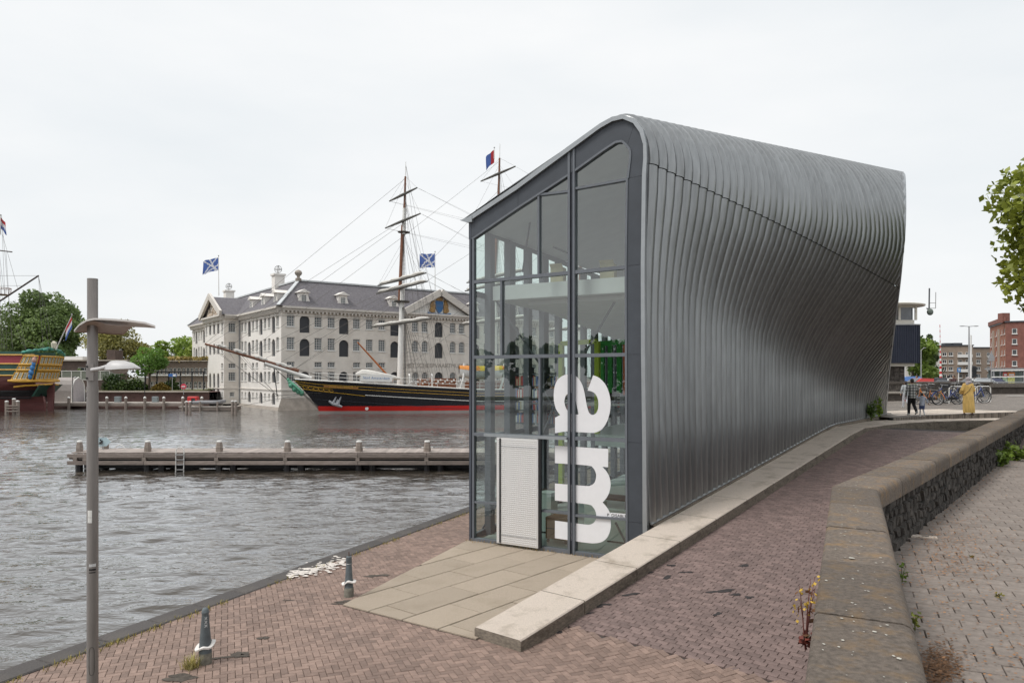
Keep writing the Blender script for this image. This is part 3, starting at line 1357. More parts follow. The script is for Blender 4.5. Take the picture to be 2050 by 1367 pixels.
# dark sheet added behind the strips to stop light leaking through
rows = []
for j in list(range(0, NZ + 1, 2)) + list(range(NZ + 1, NP)):
    row = []
    for k in range(0, 45):
        t = min(0.1 + k * .5, CUT[j])
        w, z = prof_at(j, t)
        if j <= NZ:
            row.append(shell(t, w - .09, z))
        else:
            row.append(shell(t, w - .06, z - .09))
    rows.append(row)
MB().grid(rows).build('light_leak_sheet', M_dark, pav)

# rear edge flashing and the slanted glazed rear wall
edge = [shell_pt(k, CUT[k]) for k in range(NP)]
mbx = MB()
mbx.tube([p + Vector((KN.x, KN.y, 0)) * 0.03 for p in edge], 0.075, 6)
mbx.build('rear_flashing', M_flash, pav, smooth=True)
rl = FL + QU * 20.5
rear_l = [Vector((rl.x, rl.y, 0.0)), Vector((rl.x, rl.y, 8.5))]
mbx = MB()
vs = [tuple(e - Vector((0.02, 0.05, 0))) for e in edge] + [tuple(EAVE_B.lerp(edge[-1], .02)), tuple(rear_l[0])]
tri = geometry.tessellate_polygon([[Vector((v[1] * .9 - v[0] * .2, v[2], 0)) for v in vs]])
mbx.add(vs, [tuple(t) for t in tri])
mbx.build('rear_glazing', glass_mat('rear_glass', (0.55, 0.6, 0.6), 1.5), pav)
for k in range(1, 9):
    f = k / 9
    top = edge[-1].lerp(EAVE_B, f)
    bot = edge[0].lerp(rear_l[0], f)
    bot.z = 2.7
    MB().bar(bot, top, 0.12, 0.16, up=(KU.x, KU.y, 0)).build('rear_mullion', M_col, pav)

# white lining inside shell and roof
mbx = MB()
rows = []
for k in range(0, 56):
    t = 0.35 + k * 0.3
    row = []
    w0, zz0 = prof_at(0, min(t, CUT[0] - .2))
    row.append(shell(min(t, CUT[0] - .2), w0 - 0.22, 0.03))
    for j in range(0, NP, 2):
        tj = min(t, CUT[j] - 0.15)
        w, z = prof_at(j, tj)
        row.append(shell(tj, w - 0.24 if j <= NZ else w - 0.20, z - (0 if j <= NZ else 0.26 * (j - NZ) / len(TOPA))))
    last = row[-1]
    q = min(1, t / CUT[-1])
    ev = EAVE_A.lerp(EAVE_B, q) - Vector((0, 0, 0.22)) + Vector((QN.x, QN.y, 0)) * 0.35
    for f in (0.3, 0.65, 1.0):
        row.append(last.lerp(ev, f))
    rows.append(row)
mbx.grid(rows)
mbx.build('inner_lining', M_plaster, pav, smooth=True)

# foot rail along the zinc and the strip of concrete plinth under it
mbx = MB()
for k in range(0, 22):
    a, b = shell(k, 0.075, zbas(k) - 0.012), shell(k + 1, 0.075, zbas(k + 1) - 0.012)
    if k + 1 > CUT[0]:
        b = shell(CUT[0], 0.075, zbas(CUT[0]) - 0.012)
    mbx.tube([a, b], 0.035, 6)
    if k + 1 > CUT[0]:
        break
mbx.build('foot_rail', M_flash, pav, smooth=True)
mbx = MB()
for k in range(0, 22):
    t1 = min(k + 1, CUT[0])
    a0, a1 = shell(k, 0.13, 0), shell(t1, 0.13, 0)
    b0, b1 = shell(k, -0.3, 0), shell(t1, -0.3, 0)
    z0, z1 = zbas(k) - .045, zbas(t1) - .045
    mbx.add([(a0.x, a0.y, z0), (a1.x, a1.y, z1), (b1.x, b1.y, z1), (b0.x, b0.y, z0), (a0.x, a0.y, z0 - .5), (a1.x, a1.y, z1 - .5)], [(0, 1, 2, 3), (4, 5, 1, 0)])
    if k + 1 > CUT[0]:
        break
mbx.build('plinth', M_kerb_side, pav)

# ---- glass front: flashing, anthracite panels, mullions, panes
OUT = [(935, 441), (1038, 372), (1141, 296), (1205, 250), (1229, 237), (1250, 233), (1275, 241), (1290.5, 262), (1297.5, 290), (1298.5, 322), (1296.5, 355), (1294, 530), (1294.5, 710), (1297, 886), (1298.5, 1046), (1299, 1064)]
MID = [(940, 447), (1038.5, 382), (1141.6, 306), (1205, 259.5), (1229, 246), (1250, 241), (1271, 249.6), (1284, 268), (1291, 292), (1291.5, 319), (1289, 352), (1286.5, 529.5), (1287, 709), (1289.5, 886), (1290, 1046), (1290.5, 1072)]
INN = [(940, 480), (1038.5, 416), (1141.6, 349), (1208, 303), (1234, 286), (1247, 284), (1257, 293), (1263, 302), (1264, 312), (1262, 330), (1258.5, 358), (1255, 533), (1255.5, 709), (1256, 884), (1257, 1043), (1257, 1128)]
mbx = MB()
mbx.grid([[FQ(x, y, 0.12) for x, y in OUT], [FQ(x, y, 0.12) for x, y in MID]])
mbx.grid([[FQ(x, y, 0.12) for x, y in MID], [FQ(x, y, -0.05) for x, y in MID]])
mbx.grid([[FQ(x, y, -0.15) for x, y in OUT], [FQ(x, y, 0.12) for x, y in OUT]])
mbx.build('front_flashing', M_flash, pav)
soff = MB()
a, b = FQ(928, 444, .12), FQ(946, 450, .12)
soff.prism([FQ(926, 443, .13), FQ(940, 447, .13), FQ(950, 446, .13), FQ(950, 433, .13)], (-FN.x * .4, -FN.y * .4, 0))
soff.build('eave_end', M_flash, pav)
for grp in ((0, 1), (1, 2), (2, 6), (6, 10), (10, 11), (11, 12), (12, 13), (13, 14), (14, 15)):
    mbx = MB()
    rng = range(grp[0], grp[1] + 1)
    o = [FQ(*MID[i], 0.0) for i in rng]
    n = [FQ(*INN[i], 0.0) for i in rng]
    ca = (o[0] + n[0] + o[-1] + n[-1]) / 4
    o[0] = o[0].lerp(o[1], 0.006 / max((o[1] - o[0]).length, .01))
    n[0] = n[0].lerp(n[1], 0.006 / max((n[1] - n[0]).length, .01))
    off = Vector((FN.x, FN.y, 0)) * 0.045
    mbx.grid([o, n])
    mbx.grid([[p + off for p in o], [p + off for p in n]])
    mbx.poly([o[0], n[0], n[0] + off, o[0] + off])
    mbx.poly([o[-1], n[-1], n[-1] + off, o[-1] + off])
    mbx.build('cladding_panel', M_anth, pav)
bk = MB()
bk.grid([[FQ(x, y, -0.02) for x, y in MID], [FQ(x, y, -0.02) for x, y in INN]])
bk.build('panel_backing', M_black, pav)


def mull(pts, w, mname=M_mull, name='mullion', proud=0.055, depth=0.16):
    mbx = MB()
    q = [FQ(x, y) for x, y in pts]
    for a, b in zip(q[:-1], q[1:]):
        c = Vector((FN.x, FN.y, 0)) * (proud - depth / 2)
        mbx.bar(a + c, b + c, w, depth, up=(FN.x, FN.y, 0))
    return mbx.build(name, mname, pav)


# posts
mull([(943.5, 449), (943.5, 1083)], 0.07, M_mull_d, 'corner_post', 0.05, 0.2)
mull([(949.5, 478), (949.5, 1083)], 0.055, M_mull, 'corner_post', 0.062, 0.12)
mull([(1141.2, 306), (1141.2, 1108)], 0.06, M_mull, 'centre_post', 0.075, 0.2)
mull([(1146.6, 302), (1146.6, 1110)], 0.035, M_mull_d, 'centre_post', 0.035, 0.2)
mull([(1151, 299), (1151, 1110)], 0.05, M_mull, 'centre_post', 0.075, 0.2)
mull([(1257, 358), (1254.5, 533), (1255, 709), (1255.5, 884), (1256.5, 1043), (1256.5, 1125)], 0.05, M_mull, 'edge_post', 0.065)
mull([(947, 479), (1038.5, 417), (1141.6, 350)], 0.05, M_mull, 'sloping_rail', 0.065)
mull([(1151, 344)] + INN[3:11], 0.05, M_mull, 'sloping_rail', 0.066)
for x, ya, yb in ((1079.5, 388, 552), (1005, 560, 715), (1081.5, 713, 873), (1000, 870, 1093)):
    mull([(x, ya), (x, yb)], 0.055, M_mull, 'mullion', 0.05)
T1 = [(950, 565), (1140, 546.5)], [(1152, 545.3), (1255, 535)]
T2 = [(950, 715.2), (1140, 711.9)], [(1152, 711.8), (1255, 709.8)]
T3 = [(950, 868.3), (1140, 876.5)], [(1152, 877), (1255, 881)]
for tr in (T1, T2, T3):
    for seg in tr:
        mull(seg, 0.085, M_mull, 'transom', 0.06)
for seg in ([(950, 1004), (998, 1007.5)], [(1085, 1021.5), (1140, 1026.5)], [(1152, 1030.8), (1255, 1039)], [(1152, 378.5), (1258, 359.5)], [(1081, 390.5), (1140, 383.5)]):
    mull(seg, 0.055, M_mull, 'transom', 0.05)
mull([(945, 1079), (1000, 1085)], 0.10, M_mull, 'sill_rail', 0.06)
mull([(1084, 1096), (1140, 1104)], 0.10, M_mull, 'sill_rail', 0.06)
mull([(1152, 1106), (1258, 1120)], 0.10, M_mull, 'sill_rail', 0.06)
mull([(975, 869.5), (1140, 877)], 0.07, M_flash, 'door_track', 0.16, 0.12)
mull([(998, 1092), (1143, 1112)], 0.05, mat('track_metal', (0.30, 0.26, 0.26), 0.5, metal=0.3), 'door_track', 0.22, 0.26)

PANES = [
    [(950, 481), (1078, 394), (1078, 553), (950, 565)], [(1084, 388), (1140, 352), (1140, 383)], [(1081, 391), (1140, 384), (1140, 546), (1081, 552)],
    [(1152, 344), (1208, 305), (1234, 288), (1247, 286), (1256, 294), (1262, 303), (1263, 312), (1261, 330), (1257.5, 358), (1152, 378)],
    [(1152, 379), (1257, 360), (1254, 535), (1152, 545)],
    [(950, 565), (1004, 560), (1004, 714), (950, 715)], [(1006, 560), (1140, 546), (1140, 712), (1006, 714)], [(1152, 545), (1254, 535), (1254, 710), (1152, 712)],
    [(950, 715), (1081, 713), (1081, 873), (950, 868)], [(1082, 713), (1140, 712), (1140, 876), (1082, 873)], [(1152, 712), (1255, 710), (1255, 881), (1152, 877)],
    [(950, 868), (1000, 870), (1000, 1007), (950, 1004)], [(950, 1004), (1000, 1007), (1000, 1090), (950, 1083)],
    [(1002, 870), (1083, 873), (1083, 1096), (1002, 1086)],
    [(1084, 873), (1140, 876), (1140, 1026), (1084, 1021)], [(1084, 1021), (1140, 1026), (1140, 1104), (1084, 1096)],
    [(1152, 877), (1255, 881), (1255, 1039), (1152, 1031)], [(1152, 1031), (1255, 1039), (1256, 1121), (1152, 1107)]]
for q in PANES:
    MB().poly([FQ(x, y, -0.01) for x, y in q]).build('pane', M_glass, pav)

# sliding door leaf of embossed metal
da, db = FP(1002, 1090)[0], FP(1084, 1096)[0]
dz0, dz1 = 0.10, FP(1040, 876)[1]
mbx = MB()
o0, o1 = 0.13, 0.19
mbx.prism([FW(da, dz0, o0), FW(db, dz0, o0), FW(db, dz1, o0), FW(da, dz1, o0)], (FN.x * .06, FN.y * .06, 0))
door = mbx.build('sliding_door', M_embossed, pav)
emb = MB()                                           # the embossed diamonds
nx, nz = 22, 52
for i in range(nx):
    for k in range(nz):
        s = da + 0.03 + (i + .5) * (db - da - 0.06) / nx
        z = dz0 + 0.03 + (k + .5) * (dz1 - dz0 - 0.06) / nz
        hs, hz = (db - da) / nx * .46, (dz1 - dz0) / nz * .46
        emb.add([FW(s - hs, z, .191), FW(s, z - hz, .191), FW(s + hs, z, .191), FW(s, z + hz, .191), FW(s, z, .206)], [(0, 1, 4), (1, 2, 4), (2, 3, 4), (3, 0, 4)])
emb.build('embossing', M_embossed, door)
mbx = MB()
mbx.prism([FW(da + .09, dz0 + .02, .192), FW(da + .13, dz0 + .02, .192), FW(da + .13, dz1 - .02, .192), FW(da + .09, dz1 - .02, .192)], (FN.x * .016, FN.y * .016, 0))
mbx.build('grip_slot', M_black, door)
for z in (dz0 + .22, dz1 - .22):
    mbx = MB()
    mbx.prism([FW(da + .14, z, .207), FW(db - .03, z, .207), FW(db - .03, z + .008, .207), FW(da + .14, z + .008, .207)], (FN.x * .003, FN.y * .003, 0))
    mbx.build('panel_line', M_mull, door)
mbx = MB()
mbx.prism([FW(db + .012, dz0, .09), FW(db + .06, dz0, .09), FW(db + .06, dz1, .09), FW(db + .012, dz1, .09)], (FN.x * .06, FN.y * .06, 0))
mbx.build('door_edge', M_black, door)

# the lettering on the glass: a rotated "a" and "m" in white film, and a small notice
a_out = [(170, 1100), (170, 850), (255, 808), (190, 720), (157, 600), (150, 470), (167, 340), (215, 240), (290, 180), (380, 150), (470, 160), (540, 210), (600, 300), (640, 420), (665, 560), (690, 680), (715, 760), (745, 795), (785, 805), (830, 780), (860, 720), (870, 620), (850, 520), (810, 460), (760, 430), (695, 415), (785, 168), (880, 210), (970, 300), (1030, 420), (1062, 560), (1062, 700), (1040, 820), (1000, 930), (930, 1030), (860, 1075), (780, 1095), (640, 1088), (480, 1080), (350, 1072)]
a_in = [(405, 455), (350, 490), (325, 560), (325, 620), (350, 700), (405, 770), (470, 798), (550, 798), (530, 700), (510, 600), (490, 510), (470, 470), (440, 455)]
m_out = [(115, 118), (700, 155), (698, 355), (635, 350), (680, 400), (715, 470), (725, 550), (710, 630), (680, 690), (638, 738), (690, 800), (722, 870), (728, 960), (722, 1040), (690, 1120), (640, 1165), (570, 1185), (450, 1180), (115, 1130), (115, 938), (440, 980), (510, 978), (550, 950), (568, 900), (560, 840), (530, 790), (470, 760), (115, 718), (115, 532), (440, 558), (510, 552), (550, 520), (566, 460), (560, 410), (530, 360), (470, 335), (115, 310)]
for loops, ox, oy, k in (([a_out, a_in], 1090, 730, 8.041), ([m_out], 1090, 870, 5.471)):
    mbx = MB()
    lp = [catmull([(ox + x / k, oy + y / k) for x, y in l], 4) for l in loops]
    tess(mbx, lp, lambda x, y: FQ(x, y, 0.004))
    mbx.build('glass_letter', M_vinyl, pav)
mbx = MB().poly([FQ(1222, 1025.5, .006), FQ(1253, 1028, .006), FQ(1253, 1038.5, .006), FQ(1222, 1036, .006)])
nota = mbx.build('glass_notice', M_vinyl, pav)
c = FQ(1238, 1032.2, .012)
fu = (FQ(1253, 1028) - FQ(1222, 1025.5))
text_obj('notice_lettering', 'P  DISABLED', M_black, c, fu, (0, 0, 1), 0.105, nota)

# ---- inside: floors, columns, braces
foot = [FL + FD * 0.15 - FN * 0.25, FL + FD * 4.7 - FN * 0.25, B0 + KU * 17.0 - KN * 0.4, FL + QU * 20.0 + QN * 0.2]


def slab(poly, z0, z1, name, m):
    mbx = MB()
    mbx.prism([(p.x, p.y, z0) for p in poly], (0, 0, z1 - z0))
    return mbx.build(name, m, pav)


slab(foot, -0.02, 0.035, 'ground_floor', M_intfloor)
slab([FL + FD * 0.4 - FN * 0.45, FL + FD * 4.7 - FN * 0.45, B0 + KU * 16.0 - KN * 0.4 + KN * 1.5, FL + QU * 19.5 + QN * 0.35], 6.42, 6.80, 'upper_floor', M_soffit)
slab([FL + FD * 2.6 - FN * 2.2, FL + FD * 4.7 - FN * 1.6, B0 + KU * 17.0 - KN * 0.4, FL + QU * 19.5 + QN * 2.4, FL + QU * 5 + QN * 2.2], 2.5, 2.78, 'middle_floor', M_intfloor)
mbx = MB()        # sloping white soffit under the upper floor
p = [FL + FD * 1.2 - FN * 1.0, FL + FD * 4.6 - FN * 0.8, B0 + KU * 9 - KN * 0.5, FL + QU * 9 + QN * 1.4]
zz = [6.30, 6.30, 5.45, 5.75]
mbx.add([(q.x, q.y, 6.41) for q in p] + [(q.x, q.y, z) for q, z in zip(p, zz)], [(7, 6, 5, 4), (0, 1, 5, 4), (1, 2, 6, 5), (2, 3, 7, 6), (3, 0, 4, 7)])
mbx.build('soffit', M_soffit, pav)
for k in range(15):
    p = FL + QU * (0.9 + k * 1.36) + QN * 0.12
    wdt = 0.42 if k % 2 else 0.28
    mbx = MB(RZ(a_q, (p.x, p.y, 0)))
    mbx.box(-0.09, -wdt / 2, 0, 0.09, wdt / 2, 8.3)
    mbx.build('waterside_column', M_col, pav)
for k in range(15):
    p0, p1 = FL + QU * (0.1 + k * 1.36) - QN * 0.02, FL + QU * (1.4 + k * 1.36) - QN * 0.02
    MB().poly([(p0.x, p0.y, 0.05), (p1.x, p1.y, 0.05), (p1.x, p1.y, 8.5), (p0.x, p0.y, 8.5)]).build('waterside_pane', glass_mat('water_glass', (0.88, 0.95, 0.92), 1.45), pav)
for z in (0.1, 2.7, 6.6, 8.4):
    p0, p1 = FL + QU * 0.05, FL + QU * 20.4
    MB().bar((p0.x, p0.y, z), (p1.x, p1.y, z), 0.10, 0.14).build('waterside_rail', M_mull_d, pav)


def inside(px, py, back):
    """point behind the glass front at the given pixel, 'back' metres behind it"""
    u = (px - CXP) / FPX
    o = FL - FN * back
    s = (u * o.y - o.x) / (FD.x - u * FD.y)
    Y = o.y + FD.y * s
    return Vector((u * Y, Y, CAMZ - (py - HZ) / FPX * Y))


for (a, b, bk_) in (((978, 580), (1092, 745), 1.6), ((1000, 1000), (960, 1068), .9), ((1256, 560), (1172, 705), 1.2), ((1140, 742), (1087, 868), 1.5), ((1088, 780), (1145, 880), 1.5), ((1232, 1045), (1256, 1092), .5), ((1062, 440), (1046, 545), 2.0), ((1108, 495), (1140, 508), 3.0)):
    MB().tube([inside(*a, bk_), inside(*b, bk_)], 0.028, 6).build('brace', M_col, pav)
# lime portal frame and green slats in the middle room
mbx = MB()
q = [inside(1124, 1000, 2.6), inside(1124, 688, 2.6), inside(1196, 683, 2.6), inside(1196, 868, 2.6)]
for a, b in zip(q[:-1], q[1:]):
    mbx.bar(a, b, 0.13, 0.13, up=(FN.x, FN.y, 0))
lime = mbx.build('lime_portal', M_lime, None)
tag(lime, 'lime yellow portal standing behind the glass with the white letters', 'portal')
gs = thing('green_screen', 'bright green slatted screen in the middle room of the pavilion', 'screen', tuple(inside(1225, 780, 3.4)))
for x in (1206, 1222, 1240):
    MB().bar(inside(x, 786, 3.4), inside(x, 690, 3.4), 0.13, 0.10, up=(FN.x, FN.y, 0)).build('slat', M_green, gs)
MB().bar(inside(1200, 688, 3.4), inside(1252, 684, 3.4), 0.10, 0.14).build('top_rail', M_green, gs)
ob = MB().bar(inside(1252, 790, 2.2), inside(1252, 690, 2.2), 0.10, 0.10, up=(FN.x, FN.y, 0)).build('orange_post', M_orange)
tag(ob, 'narrow orange red post at the right edge of the middle room', 'post')


def crate(c, rz, sx, sy, sz, label):
    t = thing('crate', label, 'crate', c, rz)
    Mx = RZ(rz, c)
    m = mat('brown_board', (0.26, 0.14, 0.055), 0.6, var=0.15, scale=4)
    MB(Mx).chbox(-sx / 2, -sy / 2, 0.11, sx / 2, sy / 2, sz, 0.02).build('body', m, t)
    for i in (-1, 1):
        for j in (-1, 1):
            MB(Mx).tube([(i * sx * .42 - .02, j * sy * .4, .05), (i * sx * .42 + .02, j * sy * .4, .05)], 0.05, 10).build('caster', M_black, t)
    MB(Mx).box(-sx / 2 + .03, -sy / 2 - .012, sz * .55, sx / 2 - .03, -sy / 2 - .002, sz * .58).build('lid_seam', M_black, t)
    return t


fa = math.atan2(FD.y, FD.x)
p = inside(1122, 1088, 1.0)
crate((p.x, p.y, 0.036), fa, 0.62, 0.5, 0.68, 'brown board crate on casters behind the glass')


def plinth_box(px, py, back, sx, sy, sz, m, label, name='display_plinth', cat='plinth'):
    p = inside(px, py, back)
    Mx = RZ(fa, (p.x, p.y, 0.036))
    t = thing(name, label, cat, (p.x, p.y, 0.036), fa)
    MB(Mx).box(-sx / 2, -sy / 2, 0.05, sx / 2, sy / 2, sz - .02).build('body', m, t)
    MB(Mx).chbox(-sx / 2 - .01, -sy / 2 - .01, sz - .02, sx / 2 + .01, sy / 2 + .01, sz + .01, .005).build('top', m, t)
    MB(Mx).box(-sx / 2 + .04, -sy / 2 + .04, 0, sx / 2 - .04, sy / 2 - .04, .05).build('foot', M_black, t)


M_mint = mat('pale_board', (0.55, 0.62, 0.58), 0.6, var=0.04)
plinth_box(1097, 1060, 1.9, 0.4, 0.4, 1.12, M_mint, 'pale green display plinth left of the brown crate')
plinth_box(1192, 1078, 2.2, 0.55, 0.3, 0.95, M_mint, 'low pale display plinth behind the lower curve of the letter')
plinth_box(1236, 1070, 1.7, 0.62, 0.2, 0.85, M_mint, 'pale panel plinth beside the right edge of the glass')
# a long dark bench table with things on it
p = inside(1170, 1020, 4.0)
tb = thing('exhibition_table', 'long dark exhibition table deep inside the ground floor', 'table', (p.x, p.y, .036), fa)
Mx = RZ(fa, (p.x, p.y, .036))
MB(Mx).box(-1.6, -.4, .74, 1.6, .4, .79).build('top', mat('dark_wood', (.07, .045, .035), .5), tb)
for i in (-1.5, 1.5):
    for j in (-.35, .35):
        MB(Mx).box(i - .03, j - .03, 0, i + .03, j + .03, .74).build('leg', M_black, tb)
# boxes on the upper floor near the glass
for px, w, h, lab in ((1118, .34, .42, 'yellowish cardboard box on the upper floor left of the centre post'), (1218, .36, .40, 'pale box on the upper floor near the right edge of the glass')):
    p = inside(px, 540, 1.0)
    t = thing('cardboard_box', lab, 'box', (p.x, p.y, 6.81), fa + .2)
    Mx = RZ(fa + .2, (p.x, p.y, 6.81))
    MB(Mx).box(-w / 2, -w / 2, 0, w / 2, w / 2, h).build('body', mat('cardboard', (.5, .43, .27), .8), t)
    MB(Mx).add([(-w / 2, -w / 2, h), (w / 2, -w / 2, h), (w / 2, -w / 2 - .12, h + .08), (-w / 2, -w / 2 - .12, h + .08)], [(0, 1, 2, 3)]).build('flap', mat('cardboard', (.5, .43, .27), .8), t)

# dark panelled partition behind the middle room
pa_, pb_ = FL + QU * 9.5 + QN * 2.6, B0 + KU * 11.0 - KN * 0.6
MB().prism([(pa_.x, pa_.y, 2.8), (pb_.x, pb_.y, 2.8), (pb_.x, pb_.y, 5.3), (pa_.x, pa_.y, 5.3)], (.1, .15, 0)).build('partition', mat('dark_partition', (.03, .05, .035), .6), pav)
pa_, pb_ = FL + QU * 7.5 + QN * 2.6, B0 + KU * 8.0 - KN * 0.6
MB().prism([(pa_.x, pa_.y, .04), (pb_.x, pb_.y, .04), (pb_.x, pb_.y, 2.45), (pa_.x, pa_.y, 2.45)], (.1, .15, 0)).build('partition', mat('brown_partition', (.10, .085, .075), .6, var=.3, scale=2), pav)

# some furniture on the middle floor
for k, (px, bk, lab) in enumerate(((1100, 4.5, 'desk left of the lime portal on the middle floor'), (1170, 5.5, 'desk behind the lime portal on the middle floor'), (1215, 4.6, 'desk beside the green screen on the middle floor'))):
    p = inside(px, 800, bk)
    t = thing('office_desk', lab, 'desk', (p.x, p.y, 2.79), fa)
    Mx = RZ(fa + .3 * k, (p.x, p.y, 2.79))
    MB(Mx).box(-.7, -.35, .70, .7, .35, .74).build('top', M_white if k else M_dark, t)
    for i in (-.65, .65):
        for j in (-.3, .3):
            MB(Mx).box(i - .02, j - .02, 0, i + .02, j + .02, .70).build('leg', M_steel, t)
    MB(Mx).box(-.25, .1, .85, .25, .13, 1.2).build('monitor', M_black, t)
    MB(Mx).box(-.04, .1, .74, .04, .13, .85).build('monitor_stand', M_black, t)
p = inside(1075, 800, 5.0)
sh_ = thing('book_shelf', 'dark filled book shelf deep in the middle room', 'shelf', (p.x, p.y, 2.79), fa)
Mx = RZ(fa, (p.x, p.y, 2.79))
MB(Mx).box(-.9, 0, 0, .9, .3, .04).build('base', M_dark, sh_)
for i in (-.9, -.3, .3, .87):
    MB(Mx).box(i, 0, .04, i + .03, .3, 1.9).build('upright', M_dark, sh_)
for z in (.45, .85, 1.25, 1.65):
    MB(Mx).box(-.87, .01, z, .87, .29, z + .025).build('board', M_dark, sh_)
rb_ = random.Random(4)
for z in (.05, .48, .88, 1.28):
    x = -.85
    while x < .8:
        w = rb_.uniform(.03, .07)
        if abs(x + w - .3) > .06 and abs(x + w + .3) > .06:
            MB(Mx).box(x, .03, z, x + w - .004, .22, z + rb_.uniform(.22, .33)).build('book', mat('book_%d' % rb_.randint(0, 4), rb_.choice(((.4, .35, .25), (.1, .15, .3), (.35, .06, .05), (.5, .5, .48), (.05, .2, .12))), .7), sh_)
        x += w

# ================================================================== ACROSS THE WATER
def wall_holes(mb, O, U, N, width, z0, z1, holes, depth=0.3):
    """upright wall sheet from O along U with openings (u0, u1, za, zb, arched) and their reveals"""
    us = sorted(set([0, width] + [h[0] for h in holes] + [h[1] for h in holes]))
    zs = sorted(set([z0, z1] + [h[2] for h in holes] + [h[3] for h in holes]))

    def W(u, z, d=0.0):
        return (O.x + U.x * u - N.x * d, O.y + U.y * u - N.y * d, z)
    for k in range(len(zs) - 1):
        zm = (zs[k] + zs[k + 1]) / 2
        hh = [h for h in holes if h[2] < zm < h[3]]
        start = None
        for i in range(len(us) - 1):
            um = (us[i] + us[i + 1]) / 2
            inside_ = any(h[0] < um < h[1] for h in hh)
            if not inside_ and start is None:
                start = us[i]
            if (inside_ or i == len(us) - 2) and start is not None:
                end = us[i] if inside_ else us[i + 1]
                mb.poly([W(start, zs[k]), W(end, zs[k]), W(end, zs[k + 1]), W(start, zs[k + 1])])
                start = None
    for u0, u1, za, zb, arch in holes:
        mb.poly([W(u0, za), W(u1, za), W(u1, za, depth), W(u0, za, depth)])
        r = (u1 - u0) / 2
        zt = zb - r if arch else zb
        mb.poly([W(u0, za), W(u0, za, depth), W(u0, zt, depth), W(u0, zt)])
        mb.poly([W(u1, za), W(u1, zt), W(u1, zt, depth), W(u1, za, depth)])
        if arch:
            c = (u0 + u1) / 2
            arc = [(c - r * math.cos(math.pi * i / 10), zt + r * math.sin(math.pi * i / 10)) for i in range(11)]
            for i in range(10):
                (ua, za_), (ub, zb_) = arc[i], arc[i + 1]
                mb.poly([W(ua, za_), W(ub, zb_), W(ub, zb_, depth), W(ua, za_, depth)])
                mb.poly([W(ua, za_), W(ua, zb), W(ub, zb), W(ub, zb_)])
        else:
            mb.poly([W(u0, zb), W(u0, zb, depth), W(u1, zb, depth), W(u1, zb)])


WMESH = {}


def window_meshes(w, h, arch, nx, ny, frame_m, glass_m, sill=True, fw=0.09, bw=0.045):
    key = (round(w, 2), round(h, 2), arch, nx, ny, frame_m.name, glass_m.name, sill)
    if key in WMESH:
        return WMESH[key]
    g = MB()
    r = w / 2
    if arch:
        pts = [(-r, 0, 0), (r, 0, 0)] + [(r * math.cos(math.pi * i / 10), 0, h - r + r * math.sin(math.pi * i / 10)) for i in range(11)]
    else:
        pts = [(-r, 0, 0), (r, 0, 0), (r, 0, h), (-r, 0, h)]
    g.poly(pts)
    gm = g.mesh('window', [glass_m])
    f = MB()
    hh = h - r * .35 if arch else h
    if nx:
        f.box(-r, -.07, 0, -r + fw, 0.01, h - (r if arch else 0))
        f.box(r - fw, -.07, 0, r, 0.01, h - (r if arch else 0))
        f.box(-r + fw, -.07, 0, r - fw, 0.01, fw)
        if not arch:
            f.box(-r + fw, -.07, h - fw, r - fw, 0.01, h)
        else:
            f.tube([(r * .95 * math.cos(math.pi * i / 8), -.03, h - r + r * .95 * math.sin(math.pi * i / 8)) for i in range(9)], fw / 2, 4)
        for i in range(1, nx):
            x = -r + w * i / nx
            ht = h - r + math.sqrt(max(0, r * r - x * x)) if arch else h
            f.box(x - bw / 2, -.045, fw, x + bw / 2, 0.012, ht - fw * .5)
        for k in range(1, ny):
            z = h * k / ny
            xx = r if not arch or z < h - r else math.sqrt(max(0, r * r - (z - h + r) ** 2))
            f.box(-xx + fw, -.040, z - bw / 2, xx - fw, 0.014, z + bw / 2)
    if sill:
        f.box(-r - .12, -.36, -.16, r + .12, 0.0, 0.0)
    fm = f.mesh('frame', [frame_m]) if f.f else None
    WMESH[key] = (gm, fm)
    return WMESH[key]


def window(parent, O, U, N, u, z, w, h, arch, nx, ny, frame_m, glass_m, depth=0.25, sill=True, name='window', **kw):
    gm, fm = window_meshes(w, h, arch, nx, ny, frame_m, glass_m, sill, **kw)
    p = Vector((O.x + U.x * u - N.x * depth, O.y + U.y * u - N.y * depth, z))
    M = Matrix(((U.x, -N.x, 0, p.x), (U.y, -N.y, 0, p.y), (0, 0, 1, p.z), (0, 0, 0, 1)))
    o = link(name, gm, parent, M=M)
    if fm:
        c = bpy.data.objects.new('frame', fm)
        COL.objects.link(c)
        c.parent = o
    return o


# ------------------------------------------------------------------ the maritime museum: white stone arsenal
M_mus = mat('grey_limewash_stone', (0.76, 0.71, 0.645), 0.9, var=0.10, scale=0.5, stain=0.7, sscale=0.35, stain_col=(0.58, 0.51, 0.44), bump=0.15, bscale=3)
M_mus_l = mat('lit_limewash', (0.82, 0.785, 0.74), 0.9, var=0.06, scale=0.4, stain=0.3, sscale=0.3, stain_col=(0.70, 0.65, 0.59))  # paler copy of the wall stone, sunlit left side put into the colour
M_cornice = mat('cornice_paint', (0.66, 0.62, 0.57), 0.8, var=0.08, scale=1)
M_slate = mat('roof_tiles', (0.135, 0.127, 0.138), 0.75, var=0.35, scale=3.0, bump=1.0, bscale=5, stain=0.3, sscale=0.3, stain_col=(0.19, 0.175, 0.18), stretch=(1, 1, 3.2))
M_lead = mat('pale_lead', (0.55, 0.57, 0.58), 0.6, var=0.1)
M_shut = mat('dark_shutter', (0.04, 0.043, 0.05), 0.6, var=0.1)
M_pane = mat('museum_pane', (0.10, 0.115, 0.125), 0.12, spec=0.8, var=0.5, scale=0.35)
